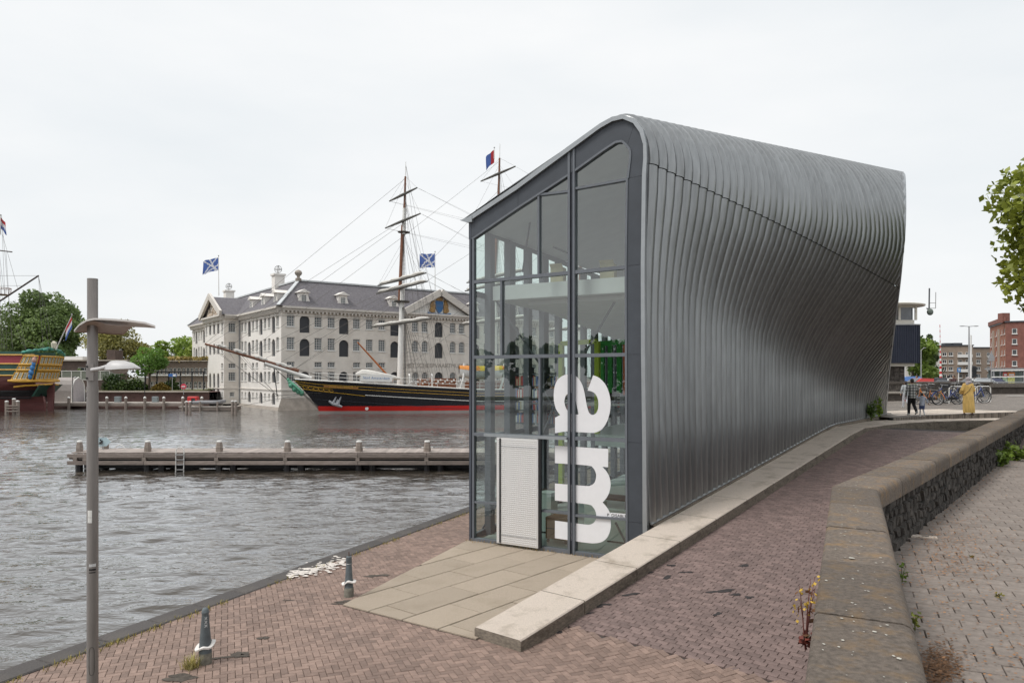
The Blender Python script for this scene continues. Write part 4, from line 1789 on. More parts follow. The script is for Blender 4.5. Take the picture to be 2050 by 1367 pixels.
M_plinth = mat('brown_plinth_stone', (0.30, 0.265, 0.23), 0.9, var=0.2, scale=1.2, bump=0.3, bscale=4)

MC = Vector((-35.9, 115.0))
DR = Vector((0.807, 0.590)).normalized()
DL = Vector((-DR.y, DR.x))
NR, NL = -DL, -DR                   # outward normals of the two faces
LR, LL, ZE = 55.8, 57.4, 14.7
mus = thing('warehouse_museum', 'four storey pale stone maritime museum with dark tiled hipped roof', 'building', (MC.x, MC.y, WATER_Z))


def face(O, U, N, width, cols, zlow, name, matr, extra=()):
    """cols: list of (u, kind) with kind w (sash), A (arch with shutter), a (arch with panes)"""
    holes, wins = [], []
    for u, kd in cols:
        if kd == 'w':
            for z, h, ny in ((12.15, 1.95, 5), (8.5, 1.95, 5), (5.75, 0.85, 2), (3.5, 1.55, 4), (0.7, 0.8, 2)):
                if z < zlow + .3:
                    continue
                w = 1.25 if z > 1 else 0.8
                holes.append((u - w / 2, u + w / 2, z, z + h, False))
                wins.append((u, z, w, h, False, 3, ny, M_pane))
        elif kd == 'A':
            for z, h in ((11.2, 2.75), (7.5, 2.75), (3.3, 1.75), (-0.2, 1.9)):
                if z < zlow:
                    continue
                holes.append((u - .82, u + .82, z, z + h, True))
                wins.append((u, z, 1.64, h, True, 0, 0, M_shut))
        elif kd == 'a':
            for z, h in ((12.0, 2.0), (8.5, 2.0), (3.5, 1.5)):
                holes.append((u - .62, u + .62, z, z + h, h > 1.2))
                wins.append((u, z, 1.24, h, h > 1.2, 3, 4 if h > 1.2 else 2, M_pane))
        elif kd == 'T':
            for z, h in ((12.0, 2.2), (8.3, 2.0)):
                holes.append((u - .75, u + .75, z, z + h, True))
                wins.append((u, z, 1.5, h, True, 0, 0, M_shut))
            holes.append((u - .75, u + .75, 0.2, 4.9, True))
            wins.append((u, 0.2, 1.5, 4.7, True, 0, 0, M_shut))
    mbx = MB()
    wall_holes(mbx, O, U, N, width, zlow, ZE, holes, 0.35)
    wo = mbx.build(name, matr, mus)
    for u, z, w, h, arch, nx, ny, gm in wins:
        window(mus, O, U, N, u, z, w, h, arch, nx, ny, M_white, gm, depth=0.26, sill=nx > 0, name='window' if nx else 'shutter')
    return wo


colsR = [(1.5, 'w'), (3.75, 'A'), (6.0, 'w'), (8.2, 'w'), (10.35, 'A'), (12.6, 'w'), (14.9, 'w'), (17.2, 'w'), (19.6, 'A')]
colsR2 = [(LR - u, k) for u, k in colsR]
face(MC, DR, NR, 21.6, colsR, 0.9, 'front_wall', M_mus)
face(MC + DR * 34.2, DR, NR, LR - 34.2, [(u - 34.2, k) for u, k in colsR2], 0.9, 'front_wall', M_mus)
pc = MC + DR * 21.6 + NR * 0.7
face(pc, DR, NR, 12.6, [(1.6, 'a'), (3.5, 'a'), (6.3, 'A'), (9.2, 'a'), (11.1, 'a')], 0.9, 'centre_wall', M_mus)
colsL = [(1.75, 'w'), (3.7, 'A'), (5.8, 'w'), (7.9, 'w'), (10.0, 'A'), (12.2, 'w'), (14.3, 'w'), (16.4, 'A'), (18.6, 'w'), (20.6, 'w')]
# for faces going left the wall runs from its far end so that U x N stays outward
LO = MC + DL * LL
U2 = -DL
face(LO + U2 * (LL - 21.8), U2, NL, 21.8, [(21.8 - u, k) for u, k in colsL], -0.6, 'side_wall', M_mus_l)
face(LO, U2, NL, LL - 35.0, [(u, k) for u, k in colsL if u < LL - 35.5], -0.6, 'side_wall', M_mus_l)
po = MC + DL * 35.0 + NL * 2.8
face(po, U2, NL, 13.2, [(1.1, 'w'), (3.8, 'T'), (6.6, 'T'), (9.4, 'T'), (12.1, 'w')], -0.6, 'pavilion_wall', M_mus_l)
face(MC + DL * 21.8 + NL * 2.8, DR, NR, 2.8, [(1.4, 'w')], -0.6, 'pavilion_side', M_mus)
mbx = MB()
for q in ((MC + DL * LL, MC + DL * LL + DR * LR), (MC + DL * LL + DR * LR, MC + DR * LR)):
    mbx.poly([(q[0].x, q[0].y, -1), (q[1].x, q[1].y, -1), (q[1].x, q[1].y, ZE), (q[0].x, q[0].y, ZE)])
q0, q1 = MC + DL * 35.0, MC + DL * 35.0 + NL * 2.8
mbx.poly([(q0.x, q0.y, -1), (q1.x, q1.y, -1), (q1.x, q1.y, ZE), (q0.x, q0.y, ZE)])
for s in (21.6, 34.2):
    q0, q1 = MC + DR * s, MC + DR * s + NR * .7
    mbx.poly([(q0.x, q0.y, -1), (q1.x, q1.y, -1), (q1.x, q1.y, ZE), (q0.x, q0.y, ZE)])
mbx.build('rear_wall', M_mus, mus)


def run(mb, pts, out, z0, z1, normals):
    """band along a polyline of plan points, projecting by out"""
    for (a, b), n in zip(zip(pts[:-1], pts[1:]), normals):
        d = (b - a).normalized()
        a2, b2 = a - d * out * .0, b + d * out * .0
        pa = [(a2 - n * .1), (b2 - n * .1), (b2 + n * out), (a2 + n * out)]
        mb.add([(p.x, p.y, z0) for p in pa] + [(p.x, p.y, z1) for p in pa], [(3, 2, 1, 0), (4, 5, 6, 7), (0, 1, 5, 4), (1, 2, 6, 5), (2, 3, 7, 6), (3, 0, 4, 7)])


pathL = [MC + DL * LL, MC + DL * 35, MC + DL * 35 + NL * 2.8, MC + DL * 21.8 + NL * 2.8, MC + DL * 21.8, MC]
nrmL = [NL, DL, NL, NR, NL]
pathR = [MC, MC + DR * 21.6, MC + DR * 21.6 + NR * .7, MC + DR * 34.2 + NR * .7, MC + DR * 34.2, MC + DR * LR]
nrmR = [NR, NL, NR, DR, NR]
for pth, nr in ((pathL, nrmL), (pathR, nrmR)):
    mbx = MB()
    run(mbx, pth, .12, ZE - .9, ZE - .75, nr)
    run(mbx, pth, .55, ZE - .12, ZE + .22, nr)
    run(mbx, pth, .85, ZE + .22, ZE + .55, nr)
    mbx.build('cornice', M_cornice, mus)
    mbx = MB()
    run(mbx, pth, .12, 2.05, 2.25, nr)
    mbx.build('string_course', M_cornice, mus)
mbx = MB()
for (O, U, N, ln) in ((MC, DR, NR, 21.4), (MC + DR * 21.6 + NR * .7, DR, NR, 12.6), (MC + DR * 34.4, DR, NR, 21.4), (MC, DL, NL, 21.6), (MC + DL * 21.8 + NL * 2.8, DL, NL, 13.2), (MC + DL * 35.2, DL, NL, 22)):
    n = int(ln / .62)
    for i in range(n):
        p = O + U * ((i + .5) * ln / n)
        q = [p - U * .13, p + U * .13, p + U * .13 + N * .5, p - U * .13 + N * .5]
        mbx.add([(v.x, v.y, ZE - .42) for v in q] + [(v.x, v.y, ZE - .12) for v in q], [(3, 2, 1, 0), (0, 1, 5, 4), (1, 2, 6, 5), (2, 3, 7, 6), (3, 0, 4, 7)])
mbx.build('dentils', M_cornice, mus, kind='stuff')
# sloping plinth into the water
mbx = MB()
for O, U, N, ln, zt in ((MC, DR, NR, LR, 0.9), (MC, DL, NL, 21.8, -0.55), (MC + DL * 21.8 + NL * 2.8, DL, NL, 13.2, -.55), (MC + DL * 35, DL, NL, 22.4, -.55)):
    a, b = O - U * .0, O + U * ln
    a2, b2 = a + N * 1.0 - U * 1.0, b + N * 1.0
    mbx.poly([(a2.x, a2.y, -1.3), (b2.x, b2.y, -1.3), (b.x, b.y, zt), (a.x, a.y, zt)])
a = MC + NR * 1.0 - DR * 1.0
mbx.poly([(MC.x, MC.y, 0.9), (MC.x, MC.y, -.55), ((MC + NL * 1.0 - DL).x, (MC + NL * 1.0 - DL).y, -1.3), (a.x, a.y, -1.3)])
mbx.build('plinth', M_plinth, mus)

# roof: hipped ring
zr0, zr1, ins = ZE + .55, 19.9, 4.3
A_, B_ = -0.75, -0.75


def rp(u, v, z):
    p = MC + DR * u + DL * v
    return (p.x, p.y, z)


mbx = MB()
o = .75
E4 = [(-o, -o), (LR + o, -o), (LR + o, LL + o), (-o, LL + o)]
R4 = [(ins, ins), (LR - ins, ins), (LR - ins, LL - ins), (ins, LL - ins)]
I4 = [(ins * 2.2, ins * 2.2), (LR - ins * 2.2, ins * 2.2), (LR - ins * 2.2, LL - ins * 2.2), (ins * 2.2, LL - ins * 2.2)]
for i in range(4):
    j = (i + 1) % 4
    mbx.poly([rp(*E4[i], zr0), rp(*E4[j], zr0), rp(*R4[j], zr1), rp(*R4[i], zr1)])
    mbx.poly([rp(*R4[i], zr1), rp(*R4[j], zr1), rp(*I4[j], zr0), rp(*I4[i], zr0)])
roof = mbx.build('roof', M_slate, mus)
mbx = MB()
for i in range(4):
    j = (i + 1) % 4
    mbx.bar(rp(*R4[i], zr1 + .1), rp(*R4[j], zr1 + .1), .5, .25)
    mbx.bar(rp(*E4[i], zr0 + .08), rp(*R4[i], zr1 + .1), .55, .16)
mbx.build('ridge_flashing', M_lead, roof)
mbx = MB()
mbx.lathe([(.5, 0), (.5, .4), (.25, .5), (.25, .8), (.5, 1.0), (.62, 1.3), (.5, 1.6), (.15, 1.8)], 12, rp(ins, ins, zr1))
mbx.build('finial', M_plinth, roof, smooth=True)
# gable roofs of the two pediments
for O, U, N, wd, dep, apex in ((MC + DR * 21.6, DR, NR, 12.6, 0.7, 19.0), (MC + DL * 21.8, DL, NL, 13.2, 2.8, 18.9)):
    a, b = O + N * (dep + .8) - U * .7, O + U * wd + N * (dep + .8) + U * .7
    m_ = (a + b) / 2
    back = -N * 8.0
    zb_ = ZE + .55
    mbx = MB()
    mbx.poly([(a.x, a.y, zb_), (m_.x, m_.y, apex), ((m_ + back).x, (m_ + back).y, apex), ((a + back * .55).x, (a + back * .55).y, zb_)])
    mbx.poly([(m_.x, m_.y, apex), (b.x, b.y, zb_), ((b + back * .55).x, (b + back * .55).y, zb_), ((m_ + back).x, (m_ + back).y, apex)])
    g = mbx.build('gable_roof', M_slate, mus)
    mbx = MB()
    for e in (a, b):
        mbx.bar((e.x, e.y, zb_ + .1), (m_.x, m_.y, apex + .12), 1.1, .42, up=(N.x, N.y, 0))
    mbx.build('raking_cornice', M_cornice, g)
    f0, f1, fm_ = O + N * (dep + .05), O + U * wd + N * (dep + .05), O + U * wd / 2 + N * (dep + .05)
    MB().poly([(f0.x, f0.y, ZE + .4), (f1.x, f1.y, ZE + .4), (fm_.x, fm_.y, apex - .3)]).build('tympanum', M_white if dep < 1 else M_mus, g)


def shape(mb, c, U, N, pts, k, th):
    """flat relief: outline pts (in metres) on a wall"""
    mb.prism([(c.x + U.x * x * k + N.x * .02, c.y + U.y * x * k + N.y * .02, c.z + y * k) for x, y in pts], (N.x * th, N.y * th, 0))


# carved and painted crest on the front pediment
cp = MC + DR * 27.9 + NR * 0.76
cz = Vector((cp.x, cp.y, 16.55))
crest = MB()
crest.cur = 0
shape(crest, cz, DR, NR, [(-.75, 1.0), (.75, 1.0), (.75, -.2), (.4, -.85), (0, -1.1), (-.4, -.85), (-.75, -.2)], 1, .18)
crest.cur = 1
for sx in (-1, 1):
    shape(crest, cz, DR, NR, [(sx * .9, -1.0), (sx * 1.5, -1.1), (sx * 2.0, -.7), (sx * 1.75, -.1), (sx * 1.85, .3), (sx * 1.5, .9), (sx * 1.25, 1.35), (sx * .95, 1.2), (sx * 1.05, .6), (sx * .85, .2)][::sx], 1, .22)
shape(crest, cz, DR, NR, [(-.6, 1.1), (.6, 1.1), (.75, 1.75), (.4, 1.5), (.25, 2.0), (0, 1.6), (-.25, 2.0), (-.4, 1.5), (-.75, 1.75)], 1, .2)
crest.cur = 0
shape(crest, cz, DR, NR, [(-2.3, -1.0), (-2.4, -1.6), (-1.6, -1.75), (-1.2, -1.3), (1.2, -1.3), (1.6, -1.75), (2.4, -1.6), (2.3, -1.0), (1.7, -1.15), (-1.7, -1.15)], 1, .2)
crest.build('painted_crest', [mat('crest_blue', (.03, .13, .32), .5), mat('crest_gold', (.33, .19, .06), .5, var=.4, scale=3)], mus)
mbx = MB()
cpl = MC + DL * 28.4 + NL * 2.95
for i in range(26):
    x = random.uniform(-3.4, 3.4)
    z = random.uniform(0, 1) ** 1.4 * (3.3 - abs(x) * .92)
    mbx.ball((cpl.x + DL.x * x, cpl.y + DL.y * x, ZE + .7 + max(z, .1)), (random.uniform(.2, .4), random.uniform(.2, .4), random.uniform(.25, .5)), 7, 5)
mbx.build('carved_relief', mat('carved_stone', (.52, .44, .36), .9, var=.3, scale=2), mus, smooth=True)
for x in range(0, 1):
    c0 = MC + DR * 27.9 + NR * .74
    text_obj('wall_lettering', 'HET SCHEEPVAARTMUSEUM', mat('letter_bronze', (.33, .29, .25), .6), (c0.x, c0.y, 6.15), (DR.x, DR.y, 0), (0, 0, 1), 1.05, mus, 1.02)


def dormer(u, v, U, N, zb):
    p = MC + DR * u + DL * v
    d = MB(Matrix(((U.x, -N.x, 0, p.x), (U.y, -N.y, 0, p.y), (0, 0, 1, zb), (0, 0, 0, 1))))
    d.box(-.75, 0, 0, .75, 1.9, 1.9)
    d.add([(-1.05, -.35, 1.9), (1.05, -.35, 1.9), (1.05, 2.3, 1.9), (-1.05, 2.3, 1.9), (0, -.35, 2.45), (0, 2.3, 2.45)], [(0, 1, 4), (0, 4, 5, 3), (1, 2, 5, 4), (0, 3, 2, 1)])
    d.add([(-.75, 0, 0), (-1.15, 0, 0), (-.75, 0, 1.3)], [(0, 1, 2)])
    d.add([(.75, 0, 0), (1.15, 0, 0), (.75, 0, 1.3)], [(0, 2, 1)])
    o_ = d.build('dormer', M_mus_l, mus)
    gm, fm = window_meshes(.85, 1.2, False, 3, 4, M_white, M_pane, False, .06, .04)
    M = Matrix(((U.x, -N.x, 0, p.x + N.x * .02), (U.y, -N.y, 0, p.y + N.y * .02), (0, 0, 1, zb + .35), (0, 0, 0, 1)))
    w_ = link('dormer_window', gm, o_, M=M)
    link('frame', fm, o_, M=M)


for u in (3.75, 10.35, 19.6, 36.2, 45.4):
    dormer(u, 0.35, DR, NR, 15.7)
for v in (3.7, 10.0, 16.4, 41.0, 47.4):
    p = MC + DL * v
    dormer(0.35, v, -DL, NL, 15.7)
for (u, v, hh) in ((4.3, 14.2, 2.6), (4.3, 44.8, 2.6)):
    p = rp(u, v, 19.2)
    mbx = MB(RZ(math.atan2(DR.y, DR.x), p))
    mbx.box(-.85, -.85, 0, .85, .85, hh)
    mbx.box(-1.05, -1.05, hh, 1.05, 1.05, hh + .3)
    ch = mbx.build('chimney', M_mus_l, mus)
    mbx = MB()
    cc = Vector(p) + Vector((0, 0, hh + 1.15))
    for ax in range(3):
        pts = []
        for i in range(16):
            a = 2 * math.pi * i / 16
            q = (math.cos(a) * .62, math.sin(a) * .62)
            pts.append(cc + Vector(((q[0], q[1], 0), (q[0], 0, q[1]), (0, q[0], q[1]))[ax]))
        mbx.tube(pts, .06, 5, closed=True)
    mbx.tube([cc - Vector((0, 0, .9)), cc + Vector((0, 0, .7))], .06, 5)
    mbx.build('armillary_sphere', M_steel, ch)

M_flagblue = mat('flag_blue', (0.075, 0.145, 0.42), 0.8, var=0.1, scale=1)
M_flagwhite = mat('flag_white', (0.75, 0.76, 0.8), 0.8, var=0.03)
M_flagred = mat('flag_red', (0.5, 0.04, 0.05), 0.8, var=0.08)


def flag(pole_top, pole_bot, fly, hoist, stripes, label, wave=.25, name='flag', droop=.25):
    """cloth flying to the left (direction fly); stripes(u, v) -> material index"""
    t = thing(name, label, 'flag', tuple(pole_bot))
    MB().tube([pole_bot, pole_top], [.09, .05], 6).build('pole', M_white, t)
    MB().ball(tuple(pole_top + Vector((0, 0, .1))), .12, 8, 6).build('truck', M_steel, t)
    mbx = MB()
    nu, nv = 22, 12
    g = [[None] * (nv + 1) for _ in range(nu + 1)]
    up = Vector((0, 0, 1))
    fl = fly.normalized()
    sd = fl.cross(up)
    for i in range(nu + 1):
        for k in range(nv + 1):
            u, v = i / nu, k / nv
            g[i][k] = pole_top - up * .25 + fl * (fly.length * u * (.94 - .06 * math.sin(6 * u))) - up * (hoist * v + fly.length * droop * u ** 1.4) + sd * (wave * math.sin(u * 8 + v * 2.2) * u) + up * (.12 * math.sin(u * 9 + v * 3) * u)
    for i in range(nu):
        for k in range(nv):
            mbx.cur = stripes((i + .5) / nu, (k + .5) / nv)
            mbx.poly([g[i][k], g[i + 1][k], g[i + 1][k + 1], g[i][k + 1]])
    mbx.build('cloth', [M_flagblue, M_flagwhite, M_flagred], t, smooth=True)
    return t


def net(u, v):
    for a, b, c, w in ((1, -.8, -.12, .055), (1, .9, -.95, .055), (.6, -1, .55, .05), (1, .35, -.55, .045)):
        if abs(a * u + b * v + c) < w:
            return 1
    return 0


p0 = Vector(rp(2.0, 29.0, 19.0))
pb = P(438, 592, 138)
flag(P(437.5, 513, 138), pb, Vector((-2.9, -.4, 0)), 2.4, net, 'blue flag with white lines flying over the small left pediment', .35, droop=.28)
flag(P(871, 505, 134), P(871, 580, 134), Vector((-2.9, -.3, 0)), 2.5, net, 'blue flag with white lines flying beside the ship mast above the crest', .35, droop=.05)

for q, nn_ in ((MC + DL * 21.75 + NL * .12, NL), (MC + DR * 21.5 + NR * .12, NR), (MC + DR * 34.4 + NR * .12, NR)):
    MB().tube([(q.x, q.y, -.4), (q.x, q.y, ZE - .1)], .11, 7).build('drainpipe', mat('pipe_grey', (.3, .3, .3), .6), mus)

# ------------------------------------------------------------------ foliage
M_LEAF = {}


def leaf_mat(name, col, var=0.45):
    if name in M_LEAF:
        return M_LEAF[name]
    m = bpy.data.materials.new(name)
    m.use_nodes = True
    N, L = m.node_tree.nodes, m.node_tree.links
    N.remove(N['Principled BSDF'])
    out = N['Material Output']
    at = N.new('ShaderNodeAttribute')
    at.attribute_name = 'tint'
    rp_ = N.new('ShaderNodeValToRGB')
    rp_.color_ramp.elements[0].color = (col[0] * (1 - var), col[1] * (1 - var), col[2] * (1 - var), 1)
    rp_.color_ramp.elements[1].color = (min(1, col[0] * (1 + var) * 1.1), min(1, col[1] * (1 + var)), col[2] * (1 + var * .6), 1)
    L.new(at.outputs['Fac'], rp_.inputs[0])
    df = N.new('ShaderNodeBsdfDiffuse')
    tr = N.new('ShaderNodeBsdfTranslucent')
    gl = N.new('ShaderNodeBsdfGlossy')
    gl.inputs['Roughness'].default_value = 0.45
    mx = N.new('ShaderNodeMixShader')
    mx.inputs[0].default_value = 0.35
    mx2 = N.new('ShaderNodeMixShader')
    mx2.inputs[0].default_value = 0.04
    L.new(rp_.outputs[0], df.inputs[0])
    L.new(rp_.outputs[0], tr.inputs[0])
    L.new(df.outputs[0], mx.inputs[1])
    L.new(tr.outputs[0], mx.inputs[2])
    L.new(mx.outputs[0], mx2.inputs[1])
    L.new(gl.outputs[0], mx2.inputs[2])
    L.new(mx2.outputs[0], out.inputs[0])
    M_LEAF[name] = m
    return m


def leaves_mesh(name, pts, sizes, tints, m, rng, up=0.35, aspect=1.5):
    """many small leaf faces (numpy)"""
    n = len(pts)
    d = rng.normal(size=(n, 3))
    d /= np.linalg.norm(d, axis=1)[:, None] + 1e-9
    nn = rng.normal(size=(n, 3))
    nn[:, 2] += up * 2
    nn /= np.linalg.norm(nn, axis=1)[:, None] + 1e-9
    x = np.cross(nn, d)
    x /= np.linalg.norm(x, axis=1)[:, None] + 1e-9
    y = np.cross(nn, x)
    s = np.asarray(sizes)[:, None] / 2
    P_ = np.asarray(pts)
    v = np.stack([P_ - y * s * aspect, P_ + x * s, P_ + y * s * aspect, P_ - x * s], axis=1).reshape(-1, 3)
    me = bpy.data.meshes.new(name)
    me.vertices.add(4 * n)
    me.vertices.foreach_set('co', v.astype(np.float32).ravel())
    me.loops.add(4 * n)
    me.loops.foreach_set('vertex_index', np.arange(4 * n, dtype=np.int32))
    me.polygons.add(n)
    me.polygons.foreach_set('loop_start', np.arange(0, 4 * n, 4, dtype=np.int32))
    me.polygons.foreach_set('loop_total', np.full(n, 4, dtype=np.int32))
    at = me.attributes.new('tint', 'FLOAT', 'FACE')
    at.data.foreach_set('value', np.clip(tints, 0, 1).astype(np.float32))
    me.materials.append(m)
    me.update(calc_edges=True)
    return me


M_bark = mat('bark', (0.09, 0.07, 0.055), 0.95, var=0.3, scale=3, bump=0.6, bscale=12)


def tree(label, base, h, cw, col, seed, n=5000, leaf=0.4, trunk=0.28, clumps=16, group=None, name='broadleaf_tree', flat=1.0, dens=0.42, cd=None):
    rng = np.random.default_rng(seed)
    base = Vector(base)
    t = thing(name, label, 'tree', tuple(base), group=group)
    cd = cd or cw
    tb = h * trunk
    ch = h - tb * .75
    cc = base + Vector((0, 0, tb * .75 + ch / 2))
    cl = []
    for i in range(clumps):
        while True:
            q = rng.uniform(-1, 1, 3)
            if np.linalg.norm(q) < 1:
                break
        q = q / max(np.linalg.norm(q), .2) * rng.uniform(.40, .80)
        w = 1.0 - .25 * max(0, q[2])
        cl.append((cc.x + q[0] * cw / 2 * w, cc.y + q[1] * cd / 2 * w, cc.z + q[2] * ch / 2, rng.uniform(.22, .40), rng.uniform(-.22, .25)))
    pts, ts = [], []
    for i in range(n):
        c = cl[rng.integers(len(cl))]
        d = rng.normal(size=3)
        d /= np.linalg.norm(d)
        rr = c[3] * rng.uniform(.35, 1.05) ** dens
        p = (c[0] + d[0] * rr * cw * .52, c[1] + d[1] * rr * cd * .52, c[2] + d[2] * rr * ch * .46)
        pts.append(p)
        ts.append(.45 + c[4] + .28 * d[2] * 0 + rng.uniform(-.28, .28))
    me = leaves_mesh('crown', np.array(pts), rng.uniform(.6, 1.3, n) * leaf, np.array(ts), leaf_mat('leaves_%d_%d_%d' % tuple(int(c * 1000) for c in col), col), rng)
    mb_ = MB()
    r0 = h * .022
    top = base + Vector((rng.uniform(-.03, .03) * h, 0, h * .72))
    mb_.tube([base - Vector((0, 0, .3)), base.lerp(top, .3) + Vector((.01 * h, 0, 0)), base.lerp(top, .65), top], [r0 * 1.25, r0, r0 * .6, r0 * .2], 8)
    for c in cl[:9]:
        a = base.lerp(top, rng.uniform(.35, .75))
        b = Vector(c[:3])
        mb_.tube([a, a.lerp(b, .5) + Vector((0, 0, h * .02)), b], [r0 * .45, r0 * .28, r0 * .1], 6)
    mb_.build('trunk', M_bark, t, smooth=True)
    link('crown', me, t)
    return t


def bush(label, base, w, d, h, col, seed, n=900, leaf=.22, name='shrub', cat='shrub', group=None):
    rng = np.random.default_rng(seed)
    t = thing(name, label, cat, base, group=group)
    q = rng.normal(size=(n, 3))
    q /= np.linalg.norm(q, axis=1)[:, None]
    r = rng.uniform(.55, 1.05, n)[:, None] * (1 + .22 * np.sin(q[:, :1] * 5 + seed) * np.cos(q[:, 1:2] * 4))
    q = q * r
    q[:, 2] = np.abs(q[:, 2])
    pts = q * np.array([w / 2, d / 2, h]) + np.array(base)
    link('foliage', leaves_mesh('foliage', pts, rng.uniform(.6, 1.3, n) * leaf, rng.uniform(.1, .9, n), leaf_mat('leaves_%d_%d_%d' % tuple(int(c * 1000) for c in col), col), rng), t)
    mb_ = MB()
    for k in range(5):
        a = 2 * math.pi * k / 5
        mb_.tube([base, (base[0] + math.cos(a) * w * .25, base[1] + math.sin(a) * d * .25, base[2] + h * .7)], [.04, .015], 5)
    mb_.build('stem', M_bark, t)
    return t


# ------------------------------------------------------------------ the clipper in front of the museum
SO = Vector((-27.3, 105.0))
SK = Vector((0.94, 0.342)).normalized()
SN = Vector((-SK.y, SK.x))


def sp(x, y, z):
    """ship coordinates: x aft from the stem at the waterline, y away from the viewer, z above the water"""
    p = SO + SK * x + SN * y
    return Vector((p.x, p.y, WATER_Z + z))


M_hullblack = mat('black_hull', (0.012, 0.013, 0.018), 0.25, var=0.15, scale=0.6)
M_hullred = mat('red_hull', (0.62, 0.02, 0.015), 0.35, var=0.08, scale=0.6)
M_hullgrey = mat('grey_boot_top', (0.42, 0.37, 0.35), 0.5, var=0.1, scale=0.6)
M_gold = mat('gold_paint', (0.62, 0.36, 0.04), 0.4, var=0.15, scale=3)
M_mast = mat('varnished_mast', (0.20, 0.075, 0.035), 0.4, var=0.15, scale=1.0)
M_yard = mat('dark_yard', (0.10, 0.095, 0.085), 0.6, var=0.2, scale=1)
M_sail = mat('furled_canvas', (0.66, 0.64, 0.60), 0.9, var=0.12, scale=1.5, bump=0.4, bscale=4)
M_fig = mat('figurehead_green', (0.12, 0.36, 0.24), 0.5, var=0.3, scale=4)

ship = thing('clipper_ship', 'three masted clipper with black and red hull moored before the pale museum', 'ship', tuple(sp(20, 0, 0)))
AX = [0, .02, .05, .09, .14, .2, .28, .4, .55, .7, .82, .9, .96, 1.0]
BD = [.18, .8, 1.55, 2.4, 3.2, 3.9, 4.6, 5.1, 5.2, 5.1, 4.8, 4.2, 3.3, 2.2]
BW_ = [.04, .3, .8, 1.5, 2.4, 3.3, 4.2, 4.95, 5.05, 4.7, 3.6, 2.3, 1.0, .2]
SHX = [-4, 0, 3.3, 11.4, 22, 34, 46, 60]
SHZ = [5.05, 4.76, 4.6, 4.07, 3.45, 3.4, 3.7, 4.5]


def sheer(x):
    return interp(x, SHX, SHZ)


def hull_pt(a, z, side=-1, off=0.0):
    """a along the hull 0..1 at height z above the water; off pushes outwards"""
    zz = max(z, 0)
    xs = -3.7 * (zz / 4.9) ** 1.35
    xe = 58 + 3.5 * (zz / 4.5) ** 1.5
    x = lerp(xs, xe, a)
    f = max(0, min(1, zz / 4.6)) ** .75
    b = lerp(interp(a, AX, BW_), interp(a, AX, BD), f) + off
    return sp(x, side * b, z), x


def hull_at(x_target, z, off=0.0):
    lo_, hi_ = 0.0, 1.0
    for _ in range(24):
        m_ = (lo_ + hi_) / 2
        if hull_pt(m_, z)[1] < x_target:
            lo_ = m_
        else:
            hi_ = m_
    return hull_pt(lo_, z, -1, off)[0]


mbx = MB()
AS = sorted(set(AX + [k / 36 for k in range(37)]))
for side in (-1, 1):
    levels = [-.6, 0.0, .38, 1.08]
    rows = []
    for zi in range(9):
        row = []
        for a in AS:
            if zi < 4:
                z = levels[zi]
            else:
                zt = sheer(hull_pt(a, 3.8)[1])
                z = lerp(1.08, zt, (zi - 3) / 5)
            row.append(hull_pt(a, z, side)[0])
        rows.append(row)
    for i in range(8):
        mbx.cur = 2 if i < 2 else (1 if i == 2 else 0)
        mbx.grid([rows[i], rows[i + 1]])
mbx.cur = 0
mbx.poly([hull_pt(1, z, -1)[0] for z in (0, 1.5, 3, 4.5)] + [hull_pt(1, z, 1)[0] for z in (4.5, 3, 1.5, 0)])
hull = mbx.build('hull', [M_hullblack, M_hullred, M_hullgrey], ship, smooth=True)
mbx = MB()
rows = [[sp(hull_pt(a, 3.6)[1], s * (interp(a, AX, BD) - .25), sheer(hull_pt(a, 3.6)[1]) - .35) for a in AS] for s in (-1, 1)]
mbx.grid(rows)
mbx.build('deck', mat('deck_planks', (.33, .24, .16), .8, var=.2, scale=2, stretch=(1, 4, 1)), ship)


def hull_line(x0, x1, below, w, m, name, off=.05, fixed=None):
    pts = []
    n = 40
    for k in range(n + 1):
        x = lerp(x0, x1, k / n)
        z = fixed if fixed is not None else sheer(x) - (below(x) if callable(below) else below)
        pts.append(hull_at(x, z, off))
    return MB().tube(pts, w, 5).build(name, m, hull)


hull_line(-3.4, 60, .06, .10, M_white, 'rail_line')
hull_line(-3.6, 58, lambda x: .62 if x > 0 else .62 - .07 * -x, .036, M_gold, 'gold_line')
hull_line(-3.4, 58, lambda x: 1.02 + min(0, x) * .10, .036, M_gold, 'gold_line')
hull_line(-2.6, 6.0, lambda x: 1.55 + .06 * x, .04, M_gold, 'gold_line')
hull_line(-2.9, 1.6, lambda x: 1.15 + .07 * x, .032, M_gold, 'gold_line')
hull_line(6.0, 58, 1.78, .055, M_white, 'white_line')
hull_line(-.6, 58, lambda x: 2.75 + .012 * x, .02, mat('hull_seam', (.05, .06, .08), .3), 'plate_seam')
pts = []
for k in range(90):
    x = -2.5 + k * .046
    a = k * .42
    pts.append(hull_at(x + .16 * math.cos(a), sheer(x) - 1.34 - .06 * x + .15 * math.sin(a), .06))
MB().tube(pts, .035, 4).build('gold_scroll', M_gold, hull)
a_, b_ = hull_at(.4, sheer(.4) - .82, .08), hull_at(5.0, sheer(5) - .84, .08)
MB().bar(a_, b_, .30, .05, up=(SN.x, SN.y, 0)).build('name_board', mat('name_board', (.28, .12, .02), .5), hull)
text_obj('name_lettering', 'STAD AMSTERDAM', M_gold, (a_ + b_) / 2 - Vector((SN.x, SN.y, 0)) * .05, b_ - a_, (0, 0, 1), .34, hull, 1.15, .03)
c = hull_at(6.3, .74, .05)
me_ = MB(Matrix.Translation(c)).lathe([(.24, -.02), (.24, .02)], 14).mesh('draught_mark', [M_white])
dm = link('draught_mark', me_, hull)
